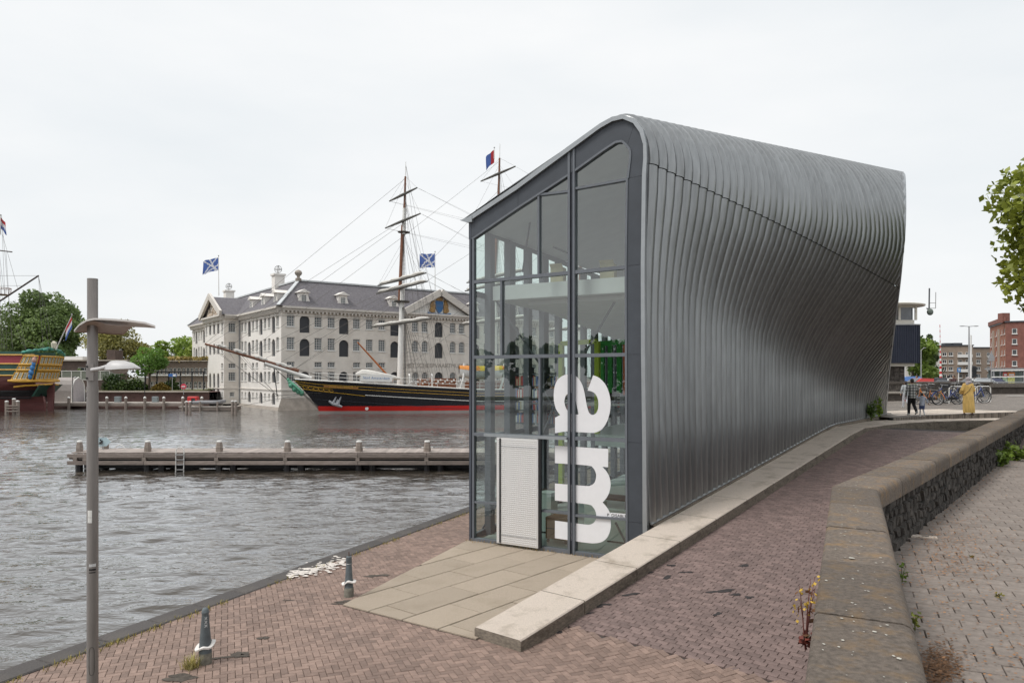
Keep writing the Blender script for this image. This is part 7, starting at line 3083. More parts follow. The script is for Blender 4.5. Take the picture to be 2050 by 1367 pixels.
for k in range(2):
    p = wh_O + wV * (8.35 + k * 8.2)
    q = p + wV * 1.3
    MB().prism([(p.x, p.y, 3.0), (q.x, q.y, 3.0), ((q - wh_U * .35).x, (q - wh_U * .35).y, 3.0), ((p - wh_U * .35).x, (p - wh_U * .35).y, 3.0)], (0, 0, 14.5)).build('hoist_bay', mat('bay_pale', (.4, .34, .28), .8), wh)
p, q = wh_O, wh_O + wV * 24
MB().prism([(p.x, p.y, 19.15), (q.x, q.y, 19.15), ((q - wh_U * .5).x, (q - wh_U * .5).y, 19.15), ((p - wh_U * .5).x, (p - wh_U * .5).y, 19.15)], (0, 0, 1.2)).build('parapet', M_redbrick, wh)

tree('bright green street tree beside the bridge cabin', (at_(1826, 105).x, 105, 2.7), 7.6, 7.5, (.19, .29, .06), 21, 3500, .34, .12, 16, name='street_tree')
tree('darker green street tree left of the apartment block', (at_(1852, 118).x, 118, 2.7), 7.8, 6.5, (.15, .23, .055), 22, 2800, .34, .12, 12, name='street_tree')
tree('tall dark tree behind the apartment block', (at_(1856, 165).x, 165, 2.7), 11.5, 5.5, (.09, .14, .05), 23, 1800, .4, .1, 10, name='street_tree')
bush('dark green conical shrub before the apartment block', (at_(1871, 118).x, 118, 2.7), 3.6, 2, 3.3, (.035, .075, .02), 24, 800, .25)
# the leafy tree leaning in at the right edge
tree('leafy fresh green tree reaching in at the upper right edge', (19.6, 23.0, 2.15), 10.9, 8.6, (.26, .32, .05), 31, 40000, .165, .34, 48, name='elm_tree', dens=.6)

# ---- street furniture
sl = thing('street_lamp', 'tall double armed street lamp in front of the apartments', 'street lamp', (at_(1940, 85).x, 85, 2.74))
b_ = at_(1940, 85)
MB().tube([(b_.x, 85, 2.74), (b_.x, 85, 10.1)], [.12, .07], 8).build('pole', M_steel, sl)
for s in (-1, 1):
    MB().tube([(b_.x, 85, 10.05), (b_.x + s * .75, 85, 10.12)], .04, 6).build('arm', M_steel, sl)
    MB().ball((b_.x + s * .8, 85, 10.1), (.32, .14, .06), 8, 6).build('lamp_head', M_steel, sl)
sl2 = thing('thin_lamp_pole', 'thin grey lamp pole among the bright green trees', 'street lamp', (at_(1844, 90).x, 90, 2.74))
b_ = at_(1844, 90)
MB().tube([(b_.x, 90, 2.74), (b_.x, 90, 7.5)], [.07, .05], 7).build('pole', M_steel, sl2)
MB().tube([(b_.x, 90, 7.5), (b_.x + .3, 90, 7.75)], .03, 5).build('arm', M_steel, sl2)
MB().ball((b_.x + .42, 90, 7.78), (.2, .1, .05), 8, 6).build('lamp_head', M_steel, sl2)
sp_ = thing('traffic_pole', 'white pole with traffic light beside the street lamp', 'traffic light', (at_(1944, 62).x, 62, 2.74))
b_ = at_(1944, 62)
MB().tube([(b_.x, 62, 2.74), (b_.x, 62, 7.8)], [.09, .06], 7).build('pole', M_white, sp_)
c = P(1949, 742, 62)
MB().chbox(c.x - .17, c.y - .15, c.z - .55, c.x + .17, c.y + .15, c.z + .4, .08).build('signal_head', M_black, sp_)
MB().lathe([(.22, -.02), (.22, .02)], 12, (c.x, c.y, c.z)).build('signal_shield', M_black, sp_)
br = thing('barrier_boom', 'raised red and white barrier boom standing upright by the bridge', 'barrier', (at_(1883, 58).x, 58, 2.74))
n = 22
for k in range(n):
    y0, y1 = lerp(764, 650, k / n), lerp(764, 650, (k + 1) / n)
    w = lerp(.11, .025, min(1, k / n * 1.6))
    MB().tube([P(lerp(1883.5, 1881.6, k / n), y0, 58), P(lerp(1883.5, 1881.6, (k + 1) / n), y1, 58)], [w, w * .96], 6).build('band', mat('signal_red', (.55, .03, .03), .5) if k % 2 else M_white, br)
c = P(1883, 764, 58)
MB().chbox(c.x - .35, 57.7, 2.74, c.x + .35, 58.3, 4.25, .05).build('housing', M_dark, br)
ts = thing('triangle_sign', 'grey back of a triangular warning sign on a pole by the warehouse', 'sign', (at_(1984.5, 56).x, 56, 2.74))
b_ = at_(1984.5, 56)
MB().tube([(b_.x, 56, 2.74), (b_.x, 56, P(1984, 702, 56).z)], .04, 6).build('pole', M_steel, ts)
MB().prism([P(1985, 704, 55.95), P(1992.5, 718, 55.95), P(1977.5, 718, 55.95)], (0, .03, 0)).build('plate', mat('sign_back', (.35, .35, .36), .5), ts)
MB().prism([P(1979, 718.5, 55.95), P(1991, 718.5, 55.95), P(1991, 722.5, 55.95), P(1979, 722.5, 55.95)], (0, .03, 0)).build('sub_plate', mat('sign_back', (.35, .35, .36), .5), ts)
bsn = thing('blue_direction_sign', 'small blue arrow road sign before the apartments', 'sign', (at_(1919, 60).x, 60, 2.74))
c = P(1919, 740.5, 60)
MB().tube([(c.x, 60, 2.74), (c.x, 60, c.z)], .035, 6).build('pole', M_white, bsn)
MB().cbox((c.x, 59.95, c.z), .27, .03, .34).build('board', mat('sign_bright_blue', (.03, .22, .55), .4), bsn)
MB().prism([(c.x - .03, 59.93, c.z - .12), (c.x + .03, 59.93, c.z - .12), (c.x + .03, 59.93, c.z + .03), (c.x + .08, 59.93, c.z + .03), (c.x, 59.93, c.z + .13), (c.x - .08, 59.93, c.z + .03), (c.x - .03, 59.93, c.z + .03)], (0, -.005, 0)).build('arrow', M_white, bsn)
for px, Y, lab in ((1898, 60, 'black and white striped post left of the blue sign'), (1947.5, 60, 'black and white striped post under the traffic light')):
    t = thing('striped_post', lab, 'post', (at_(px, Y).x, Y, 2.74))
    b_ = at_(px, Y)
    for k in range(6):
        MB().tube([(b_.x, Y, 3.2 + k * .2), (b_.x, Y, 3.4 + k * .2)], .07, 7).build('band', M_black if k % 2 else M_white, t)
rl = thing('street_railing', 'pale tubular railing along the street behind the parapet', 'railing', (30, 53, 2.74))
for k in range(24):
    x = 24 + k * 1.4
    MB().tube([(x, 53, 2.74), (x, 53, 3.95)], .03, 5).build('post', M_steel, rl)
for z in (3.65, 3.95):
    MB().tube([(24, 53, z), (57, 53, z)], .03, 5).build('rail', M_steel, rl)
ks = thing('tram_shelter', 'glass tram shelter with bright posters at the right edge', 'shelter', (at_(2022, 66).x, 66, 2.74))
x0, x1 = at_(1990, 66).x, at_(2062, 66).x
for f in (0, .18, .5, .82, 1):
    MB().box(lerp(x0, x1, f) - .05, 66, 2.74, lerp(x0, x1, f) + .05, 66.1, 5.0).build('post', M_steel, ks)
MB().box(x0 - .2, 65.5, 4.95, x1 + .2, 67, 5.08).build('roof', M_steel, ks)
MB().poly([(x0, 66.8, 3.0), (x1, 66.8, 3.0), (x1, 66.8, 4.9), (x0, 66.8, 4.9)]).build('glass_back', mat('shelter_glass', (.28, .33, .30), .2), ks)
for px0, px1, ca, cb in ((2007, 2016, (.55, .06, .05), (.45, .58, .38)), (2017, 2031, (.65, .2, .03), (.62, .62, .22))):
    a, b = P(px0, 748, 65.9), P(px1, 770, 65.9)
    pz = MB().box(a.x, 65.86, 2.95, b.x, 65.9, 4.72).build('poster', mat('poster_%d' % px0, cb, .5, var=.5, scale=6), ks)
    MB().box(a.x, 65.84, 4.3, b.x, 65.856, 4.72).build('poster_head', mat('poster_head_%d' % px0, ca, .5), pz)
    MB().box(a.x + .08, 65.82, 4.42, b.x - .08, 65.838, 4.56).build('poster_print', M_white, pz)
for k in range(2):
    MB().tube([P(1986, 742 + k * 13, 54), P(2056, 741 + k * 13, 54)], .05, 6).build('white_rail', M_white, ks)

# ---- parked and passing cars (roofs show over the parapet)
M_tyre = mat('tyre_rubber', (0.02, 0.02, 0.02), 0.9, var=.1)
M_carglass = mat('car_glass', (0.03, 0.035, 0.04), 0.08, spec=.9, var=.1)


def car(label, px, Y, paint, rz=0.0, z=2.745, name='parked_car', k=1.0):
    b_ = at_(px, Y)
    t = thing(name, label, 'car', (0, 0, 0))
    side = [(-2.1, .35), (-2.15, .75), (-1.95, .88), (-1.2, .95), (-.45, 1.42), (.75, 1.45), (1.45, 1.0), (2.0, .9), (2.12, .6), (2.1, .35), (1.75, .3), (-1.75, .3)]
    mb_ = MB()
    lay_ = []
    for y, sc in ((-.86, .0), (-.74, 1.0), (.74, 1.0), (.86, .0)):
        lay_.append([(x * (1 if sc else .985), y, zz if zz < .9 or sc else .9 + (zz - .9) * .0) for x, zz in side])
    n = len(side)
    for i in range(3):
        for j in range(n):
            a, b = lay_[i][j], lay_[i][(j + 1) % n]
            c, d = lay_[i + 1][(j + 1) % n], lay_[i + 1][j]
            mb_.poly([a, b, c, d])
    mb_.poly(lay_[0][::-1])
    mb_.poly(lay_[3])
    mb_.build('body', paint, t)
    for s in (-1, 1):
        g = MB()
        g.poly([(-1.05, s * .80, .97), (-.4, s * .755, 1.36), (.7, s * .755, 1.39), (1.3, s * .80, 1.0)])
        g.build('side_window', M_carglass, t)
        for x in (-1.35, 1.35):
            w = MB().tube([(x, s * .70, .32), (x, s * .88, .32)], .32, 16).build('wheel', M_tyre, t, smooth=True)
            MB().tube([(x, s * .875, .32), (x, s * .89, .32)], .2, 12).build('rim', M_steel, w)
        MB().ball((-2.08, s * .6, .68), (.06, .16, .08), 8, 6).build('headlight', M_white, t)
        MB().ball((2.06, s * .62, .72), (.05, .14, .09), 8, 6).build('tail_light', mat('signal_red', (.55, .03, .03), .5), t)
    MB().poly([(-1.14, -.68, 1.02), (-1.14, .68, 1.02), (-.52, .64, 1.40), (-.52, -.64, 1.40)]).build('windscreen', M_carglass, t)
    MB().poly([(1.38, -.68, 1.07), (1.38, .68, 1.07), (.82, .64, 1.44), (.82, -.64, 1.44)]).build('rear_window', M_carglass, t)
    return put(t, (b_.x, Y, z), rz, k)


car('bright red car behind the parapet left of the bicycles', 1853, 62, mat('red_car_paint', (.55, .03, .02), .3, coat=.5), math.pi)
car('silver car behind the woman in yellow', 1962, 62, mat('silver_car_paint', (.5, .52, .53), .3, metal=.5, coat=.5), math.pi)
car('dark blue car beside the silver car', 1983, 66, mat('blue_car_paint', (.05, .06, .12), .3, coat=.5), math.pi)
car('blue van like car near the stone foot of the cabin', 1815, 72, mat('blue_van_paint', (.08, .2, .5), .4, coat=.5), 0, k=1.1)
for px, lab in ((1885, 'left of two dark litter bins behind the parapet'), (1892, 'right of two dark litter bins behind the parapet')):
    b_ = at_(px - 3, 53.6)
    t = thing('litter_bin', lab, 'bin', (b_.x, 53.6, 2.74))
    MB().lathe([(.26, 0), (.3, 1.15)], 12, (b_.x, 53.6, 2.74)).build('body', M_dark, t)
    MB().lathe([(.32, 0), (.3, .1), (.1, .25)], 12, (b_.x, 53.6, 3.89)).build('lid', M_dark, t)

# ================================================================== PEOPLE, BICYCLES, SMALL THINGS
def blobby(mb, name, m, parent, voxel=.016, smooth=2):
    """closed overlapping shapes fused into one continuous skin"""
    o = mb.build(name, m, parent)
    r = o.modifiers.new('fuse', 'REMESH')
    r.mode = 'VOXEL'
    r.voxel_size = voxel
    r.use_smooth_shade = True
    s = o.modifiers.new('soft', 'SMOOTH')
    s.factor = .5
    s.iterations = smooth
    return o


def limb(mb, pts, rs, n=10):
    mb.tube(pts, rs, n)
    for p, r in zip(pts, rs):
        mb.ball(tuple(p), r, n, 6)


def hand(mb, w, d):
    """palm with four fingers and a thumb at wrist w, pointing along d"""
    w, d = Vector(w), Vector(d).normalized()
    side = d.cross(Vector((0, 1, 0)))
    side = side.normalized() if side.length > .1 else Vector((1, 0, 0))
    fwd = side.cross(d).normalized()
    pc_ = w + d * .05
    mb.ball(tuple(pc_), (.022, .04, .05), 8, 6)
    for k, (o_, l) in enumerate(((-.03, .06), (-.01, .072), (.012, .068), (.032, .052))):
        a = pc_ + fwd * o_ + d * .035
        mb.tube([a, a + d * l * .55 + side * .008, a + d * l + side * .022], [.0105, .0095, .008], 6)
    a = w + d * .025 + fwd * .035
    mb.tube([a, a + fwd * .028 + d * .02, a + fwd * .03 + d * .05], [.011, .010, .008], 6)


M_skin = mat('skin_tan', (0.36, 0.21, 0.14), 0.55, var=.05)
M_hair = mat('dark_hair', (0.016, 0.012, 0.010), 0.6, var=.2, scale=40)


def plaid():
    m = mat('plaid_flannel', (.30, .31, .31), .9, var=.06)
    N, L = m.node_tree.nodes, m.node_tree.links
    b = N['Principled BSDF']
    tc = N.new('ShaderNodeTexCoord')
    cur = None
    for ax in ('X', 'Z'):
        w = N.new('ShaderNodeTexWave')
        w.bands_direction = ax
        w.inputs['Scale'].default_value = 2.6
        L.new(tc.outputs['Object'], w.inputs['Vector'])
        r = N.new('ShaderNodeValToRGB')
        r.color_ramp.interpolation = 'CONSTANT'
        r.color_ramp.elements[0].color = (.30, .30, .30, 1)
        r.color_ramp.elements[1].color = (.95, .95, .93, 1)
        r.color_ramp.elements[1].position = .5
        L.new(w.outputs[1], r.inputs[0])
        if cur is None:
            cur = r.outputs[0]
        else:
            mx = N.new('ShaderNodeMix')
            mx.data_type = 'RGBA'
            mx.blend_type = 'MULTIPLY'
            mx.inputs[0].default_value = 1
            L.new(cur, mx.inputs[6])
            L.new(r.outputs[0], mx.inputs[7])
            cur = mx.outputs[2]
    g = N.new('ShaderNodeMix')
    g.data_type = 'RGBA'
    L.new(cur, g.inputs[0])
    g.inputs[6].default_value = (.035, .042, .045, 1)
    g.inputs[7].default_value = (.62, .62, .60, 1)
    L.new(g.outputs[2], b.inputs['Base Color'])
    return m


def face_bits(mb, c, s):
    """nose, ears, brow and chin so the head is not a bare ball"""
    x, y, z = c
    mb.ball((x, y + .098 * s, z - .01 * s), (.014 * s, .02 * s, .026 * s), 6, 5)
    for k in (-1, 1):
        mb.ball((x + k * .077 * s, y + .0, z), (.012 * s, .022 * s, .032 * s), 6, 5)
        mb.ball((x + k * .035 * s, y + .082 * s, z + .022 * s), (.016 * s, .012 * s, .010 * s), 6, 5)
    mb.ball((x, y + .06 * s, z - .085 * s), (.045 * s, .045 * s, .04 * s), 8, 6)


def walker(label, s, top_m, leg_m, shoe_m, stride, arms, hair_long=False, shorts=None, hood=False, sleeve=1.0, lower=None):
    """walking figure seen from behind (facing +y), s = height / 1.72"""
    t = thing('person', label, 'person', (0, 0, 0))
    v = lambda x, y, z: Vector((x * s, y * s, z * s))
    L_h, R_h = v(-.085, 0, .9), v(.085, 0, .9)
    L_k, L_a = v(-.09, .13 * stride, .50), v(-.09, .16 * stride, .09)
    R_k, R_a = v(.09, .05 * stride, .50), v(.09, -.30 * stride, .17 * min(1, stride) + .07 * (1 - min(1, stride)))
    sl, sr = v(-.185, 0, 1.40), v(.185, 0, 1.40)
    (le, lw), (re, rw) = [(v(*a), v(*b)) for a, b in arms]
    b = MB()
    limb(b, [L_h, L_k, L_a], [.075 * s, .052 * s, .036 * s])
    limb(b, [R_h, R_k, R_a], [.075 * s, .052 * s, .036 * s])
    limb(b, [v(0, 0, .92), v(0, 0, 1.15), v(0, -.01, 1.36)], [.11 * s, .10 * s, .11 * s])
    limb(b, [v(0, 0, 1.38), v(0, .015, 1.5)], [.055 * s, .048 * s])
    b.ball(tuple(v(0, .025, 1.60)), (.076 * s, .094 * s, .115 * s), 14, 10)
    face_bits(b, tuple(v(0, .025, 1.60)), s)
    for sh, el, wr in ((sl, le, lw), (sr, re, rw)):
        limb(b, [sh, el, wr], [.048 * s, .036 * s, .026 * s])
        hand(b, wr, wr - el)
    blobby(b, 'body', M_skin, t, .013 * max(s, .6))
    c = MB()
    rows = []
    for z, rx, ry in ((.80, .165, .13), (.9, .17, .13), (1.1, .17, .125), (1.28, .19, .13), (1.40, .17, .11), (1.46, .085, .075)):
        rows.append([v(rx * math.cos(a * math.pi / 9), ry * math.sin(a * math.pi / 9) - .005, z) for a in range(19)])
    n = len(rows)
    c.grid(rows)
    c.poly(rows[0][:-1])
    c.poly(rows[-1][:-1])
    for sh, el, wr in ((sl, le, lw), (sr, re, rw)):
        e2 = el.lerp(wr, sleeve) if sleeve > 0 else sh.lerp(el, 1 + sleeve)
        limb(c, [sh + v(0, 0, -.01), el, e2] if sleeve > 0 else [sh, e2], ([.07 * s, .056 * s, .045 * s] if sleeve > 0 else [.07 * s, .058 * s]))
    if hood:
        c.ball(tuple(v(0, -.09, 1.44)), (.10 * s, .06 * s, .07 * s), 10, 7)
    blobby(c, 'top', top_m, t, .014 * max(s, .6))
    g = MB()
    if shorts:
        limb(g, [L_h, L_h.lerp(L_k, .75)], [.105 * s, .092 * s])
        limb(g, [R_h, R_h.lerp(R_k, .75)], [.105 * s, .092 * s])
        g.ball(tuple(v(0, 0, .9)), (.165 * s, .125 * s, .1 * s), 12, 8)
        blobby(g, 'shorts', shorts, t, .014 * max(s, .6))
        g = MB()
        limb(g, [L_h.lerp(L_k, .6), L_k, L_a], [.07 * s, .06 * s, .045 * s])
        limb(g, [R_h.lerp(R_k, .6), R_k, R_a], [.07 * s, .06 * s, .045 * s])
        g.tube([L_h.lerp(L_k, .5), R_h.lerp(R_k, .5)], .05 * s, 8)
        blobby(g, 'leggings', leg_m, t, .013 * max(s, .6))
    else:
        limb(g, [L_h, L_k, L_a], [.1 * s, .078 * s, .062 * s])
        limb(g, [R_h, R_k, R_a], [.1 * s, .078 * s, .062 * s])
        g.ball(tuple(v(0, 0, .9)), (.155 * s, .12 * s, .1 * s), 12, 8)
        blobby(g, 'trousers', leg_m, t, .014 * max(s, .6))
    for a, up in ((L_a, 0), (R_a, .35 * min(1, stride))):
        f = MB()
        q = [a + v(0, -.06, -.05 + up * .12), a + v(0, .03, -.045 + up * .02), a + v(0, .15, -.06 - up * .12)]
        f.tube(q, [.045 * s, .05 * s, .035 * s], 9, flat=.8)
        for p_, r in zip(q, (.045, .05, .035)):
            f.ball(tuple(p_), r * s * .95, 9, 6)
        blobby(f, 'shoe', shoe_m, t, .012 * max(s, .6), 1)
    h = MB()
    h.ball(tuple(v(0, .005, 1.635)), (.085 * s, .098 * s, .095 * s), 14, 9)
    if hair_long:
        h.ball(tuple(v(0, -.04, 1.56)), (.088 * s, .07 * s, .13 * s), 12, 8)
    else:
        h.ball(tuple(v(0, -.035, 1.59)), (.078 * s, .06 * s, .08 * s), 12, 8)
    blobby(h, 'hair', M_hair, t, .012 * max(s, .6), 1)
    return t


def stand(o, px, py, rz=0.0):
    """put a figure with its feet on the plateau at the pixel"""
    z = 2.62
    for _ in range(6):
        g = G(px, py, z)
        z = zplat(g.x, g.y) + .08
    g = G(px, py, z)
    return put(o, tuple(g), rz)


M_blackcloth = mat('black_trousers', (.012, .012, .014), .9, var=.1)
M_shoe = mat('pale_trainers', (.55, .56, .55), .6, var=.1)
man = walker('man in plaid shirt and black trousers walking away with a small child', .95, plaid(), M_blackcloth, M_shoe, 1.0,
             (((-.27, -.06, 1.14), (-.25, .06, .92)), ((.27, .02, 1.13), (.30, .12, .95))))
stand(man, 1826, 831, math.radians(-8))
kid = walker('small child in pale blue hoodie and blue shorts beside the man', .60, mat('pale_blue_hoodie', (.45, .49, .58), .9, var=.08), mat('white_leggings', (.68, .68, .7), .9), M_shoe, .9,
             (((-.26, .10, 1.34), (-.30, .16, 1.52)), ((.30, .0, 1.18), (.40, .06, 1.0))), True, mat('navy_shorts', (.06, .09, .2), .9), True)
stand(kid, 1846, 834, math.radians(-14))
kid2 = walker('child in grey jacket half hidden behind the man in plaid', .80, mat('grey_jacket', (.40, .43, .45), .9, var=.15, scale=12), mat('pale_trousers', (.52, .53, .57), .9), M_shoe, .7,
              (((-.28, .0, 1.15), (-.27, .08, .93)), ((.27, .02, 1.14), (.26, .1, .92))), True)
stand(kid2, 1813, 815.5, math.radians(6))

# woman in a long ochre robe
M_robe = mat('ochre_robe', (.88, .58, .19), .85, var=.14, scale=8, bump=.4, bscale=18, stretch=(2.5, 2.5, .4))
M_scarf = mat('grey_scarf', (.52, .46, .47), .9, var=.06)
wo = thing('person', 'woman in long ochre robe and pale grey headscarf walking away', 'person', (0, 0, 0))
b = MB()
limb(b, [(-.08, .05, .88), (-.09, .12, .48), (-.09, .12, .08)], [.07, .05, .034])
limb(b, [(.08, -.02, .88), (.09, .0, .48), (.09, -.14, .10)], [.07, .05, .034])
limb(b, [(0, 0, .9), (0, 0, 1.12), (0, 0, 1.32)], [.11, .10, .10])
limb(b, [(0, 0, 1.34), (0, .01, 1.46)], [.05, .045])
b.ball((0, .02, 1.545), (.072, .09, .108), 14, 10)
face_bits(b, (0, .02, 1.545), .95)
for sgn in (-1, 1):
    limb(b, [(sgn * .165, 0, 1.34), (sgn * .25, .02, 1.10), (sgn * .20, .16, .98)], [.046, .036, .026])
    hand(b, (sgn * .20, .16, .98), (-sgn * .1, .5, -.1))
blobby(b, 'body', M_skin, wo, .013)
c = MB()
rows = []
for z, rx, ry in ((.12, .235, .17), (.3, .245, .18), (.6, .235, .175), (.85, .225, .165), (1.05, .20, .14), (1.25, .20, .13), (1.36, .175, .105), (1.42, .08, .07)):
    rows.append([(rx * math.cos(a) * (1 + (.07 * math.sin(7 * a + z * 3) if z < .8 else 0)), ry * math.sin(a) * (1 + (.08 * math.sin(6 * a + 1) if z < .8 else 0)) - .01 - .06 * (1 - z) * (1 if z < 1 else 0), z) for a in [i * 2 * math.pi / 36 for i in range(37)]])
c.grid(rows)
c.poly(rows[0][:-1])
c.poly(rows[-1][:-1])
for sgn in (-1, 1):
    limb(c, [(sgn * .165, 0, 1.33), (sgn * .265, .01, 1.10), (sgn * .215, .14, .99)], [.075, .078, .075])
blobby(c, 'robe', M_robe, wo, .015)
h = MB()
h.ball((0, .0, 1.565), (.096, .108, .118), 14, 10)
h.ball((0, -.03, 1.43), (.13, .10, .09), 12, 8)
h.ball((-.06, -.07, 1.36), (.10, .05, .07), 10, 7)
blobby(h, 'headscarf', M_scarf, wo, .014)
pts = [(.165, -.02, 1.40), (.08, -.125, 1.27), (-.06, -.16, 1.08), (-.21, -.10, .92), (-.23, .02, .88)]
MB().tube(pts, .010, 5).build('bag_strap', mat('brown_strap', (.12, .07, .04), .6), wo)
for x, y in ((-.09, .12), (.09, -.14)):
    f = MB()
    f.tube([(x, y - .06, .05), (x, y + .03, .05), (x, y + .15, .035)], [.042, .046, .03], 9, flat=.8)
    for p_, r in (((x, y - .06, .05), .042), ((x, y + .15, .035), .03)):
        f.ball(p_, r, 8, 6)
    blobby(f, 'shoe', mat('dark_shoe', (.05, .035, .035), .6), wo, .012, 1)
stand(wo, 1938, 831.5, math.radians(4))

# ---- bicycles
def bicycle(label, frame_m, fork_m, loc, rz, lean=0.0, basket=False, saddle_m=None, crate_m=None):
    t = thing('bicycle', label, 'bicycle', (0, 0, 0), group='bicycles parked against the parapet')
    R = .345
    for x, nm in ((-.54, 'front_wheel'), (.54, 'rear_wheel')):
        w = MB()
        w.tube([(x + R * math.cos(a * math.pi / 14), 0, R + R * math.sin(a * math.pi / 14)) for a in range(28)], .022, 6, closed=True)
        wo_ = w.build(nm, M_tyre, t, smooth=True)
        w = MB()
        w.tube([(x + (R - .03) * math.cos(a * math.pi / 14), 0, R + (R - .03) * math.sin(a * math.pi / 14)) for a in range(28)], .012, 5, closed=True)
        w.build('rim', M_steel, wo_)
        w = MB()
        for k in range(16):
            a = math.pi * 2 * k / 16
            w.tube([(x, .02 if k % 2 else -.02, R), (x + (R - .03) * math.cos(a), 0, R + (R - .03) * math.sin(a))], .0035, 4, caps=False)
        w.build('spokes', M_steel, wo_, kind='stuff')
        m_ = MB()
        m_.grid([[(x + (R + .035) * math.cos(a), y, R + (R + .035) * math.sin(a)) for a in ([lerp(.3, 2.9, i / 12) for i in range(13)] if x < 0 else [lerp(-.1, 2.7, i / 12) for i in range(13)])] for y in (-.03, .03)])
        m_.build('mudguard', frame_m, t)
        MB().tube([(x, -.05, R), (x, .05, R)], .03, 8).build('hub', M_steel, wo_)
    f = MB()
    f.tube([(-.40, 0, .78), (-.22, 0, .48), (.05, 0, .30)], .024, 8)
    f.tube([(.05, 0, .30), (.18, 0, .80)], .018, 8)
    for y in (-.06, .06):
        f.tube([(.05, 0, .30), (.54, y, R)], .012, 6)
        f.tube([(.15, 0, .68), (.54, y, R)], .010, 6)
    f.tube([(-.42, 0, .72), (-.38, 0, .90)], .022, 8)
    f.build('frame', frame_m, t, smooth=True)
    f = MB()
    for y in (-.05, .05):
        f.tube([(-.405, y * .5, .74), (-.54, y, R)], .016, 6)
    f.tube([(-.41, -.05, .75), (-.41, .05, .75)], .02, 6)
    f.build('fork', fork_m, t, smooth=True)
    MB().tube([(-.38, 0, .88), (-.35, 0, 1.05), (-.33, 0, 1.07)], .014, 6).build('stem', M_steel, t)
    MB().tube([(-.10, -.27, 1.03), (-.28, -.24, 1.08), (-.34, -.1, 1.07), (-.34, .1, 1.07), (-.28, .24, 1.08), (-.10, .27, 1.03)], .012, 6).build('handlebar', M_steel, t, smooth=True)
    for y in (-.27, .27):
        MB().tube([(-.19, y * .97, 1.05), (-.08, y, 1.025)], .017, 6).build('grip', M_black, t)
    MB().tube([(.18, 0, .78), (.20, 0, .92)], .013, 6).build('seat_post', M_steel, t)
    s_ = MB()
    s_.tube([(.08, 0, .94), (.16, 0, .945), (.26, 0, .955), (.33, 0, .96)], [.03, .055, .10, .085], 8, flat=.42)
    s_.build('saddle', saddle_m or M_black, t, smooth=True)
    c_ = MB()
    c_.prism([(.0, -.035, .22), (.56, -.035, .29), (.58, -.035, .39), (.02, -.035, .40), (-.04, -.035, .31)], (0, -.025, 0))
    c_.build('chain_case', M_black, t)
    MB().tube([(.05, -.09, .30), (.13, -.09, .17)], .011, 6).build('crank', M_steel, t)
    MB().tube([(.05, .09, .30), (-.03, .09, .43)], .011, 6).build('crank', M_steel, t)
    for p_ in ((.13, -.13, .17), (-.03, .13, .43)):
        MB().cbox(p_, .09, .08, .02).build('pedal', M_black, t)
    rk = MB()
    for y in (-.06, .06):
        rk.tube([(.22, y, .76), (.74, y, .76)], .008, 5)
        rk.tube([(.60, y, .76), (.54, y, R)], .008, 5)
    for x in (.28, .42, .56, .70):
        rk.tube([(x, -.06, .76), (x, .06, .76)], .007, 5)
    rk.build('rear_rack', M_black, t)
    MB().ball((-.46, 0, .86), (.035, .035, .04), 8, 6).build('lamp', M_steel, t)
    if crate_m is not None:
        k_ = MB()
        k_.tube([(-.78, -.16, .84), (-.46, -.16, .84), (-.46, .16, .84), (-.78, .16, .84)], .012, 5, closed=True)
        k_.tube([(-.80, -.18, 1.06), (-.44, -.18, 1.06), (-.44, .18, 1.06), (-.80, .18, 1.06)], .014, 5, closed=True)
        k_.box(-.79, -.17, .85, -.77, .17, 1.05)
        k_.box(-.47, -.17, .85, -.45, .17, 1.05)
        k_.box(-.77, -.17, .85, -.47, -.155, 1.05)
        k_.box(-.77, .155, .85, -.47, .17, 1.05)
        k_.build('front_crate', crate_m, t)
    t.location = loc
    t.rotation_euler = (lean, 0, rz)
    return t


M_bblue = mat('bike_blue', (.02, .05, .24), .4, coat=.4)
M_byel = mat('bike_yellow', (.75, .42, .02), .4, coat=.4)
M_bblk = mat('bike_black', (.015, .015, .018), .4)
M_borg = mat('bike_orange', (.55, .17, .03), .4, coat=.4)
M_bgrey = mat('bike_grey', (.3, .31, .33), .4)
M_bwhite = mat('bike_white', (.6, .6, .58), .4)
M_bgreen = mat('bike_pale_green', (.35, .42, .12), .5)


def bike_at(px, Y, dz=0.0):
    x = (px - CXP) / FPX * Y
    return (x, Y, zplat(x, Y) + .075 + dz)


bicycle('blue bicycle with bright yellow fork in front of the row', M_bblue, M_byel, bike_at(1897, 40.0), math.radians(4), .06)
bicycle('orange bicycle leaning at the left end of the row', M_borg, M_borg, bike_at(1858, 40.4), math.radians(-62), .08)
bicycle('black bicycle with pale green crate behind the orange one', M_bblk, M_bblk, bike_at(1849, 41.5), math.radians(-40), .05, crate_m=M_bgreen)
bicycle('black bicycle just behind the yellow forked one', M_bblk, M_bblk, bike_at(1913, 41.2), math.radians(8), -.04, crate_m=M_bblk)
bicycle('navy bicycle right behind the woman in ochre', M_bblue, M_bblue, bike_at(1948, 40.8), math.radians(165), .05)
bicycle('grey bicycle at the right end of the row', M_bgrey, M_bgrey, bike_at(1957, 41.8), math.radians(20), .04)
bicycle('white bicycle deep in the middle of the row', M_bwhite, M_bwhite, bike_at(1925, 42.2), math.radians(-10), .05)
bicycle('dark bicycle second from the left end of the row', M_bblk, M_bgrey, bike_at(1872, 41.8), math.radians(-50), -.05)
bicycle('navy bicycle in the back of the row left of the white one', M_bblue, M_bblk, bike_at(1906, 42.4), math.radians(185), .05)
rkk = thing('bicycle_stand', 'white tubular hoop stand among the parked bicycles', 'bicycle stand', bike_at(1915, 41.0))
q = Vector(bike_at(1900, 40.6))
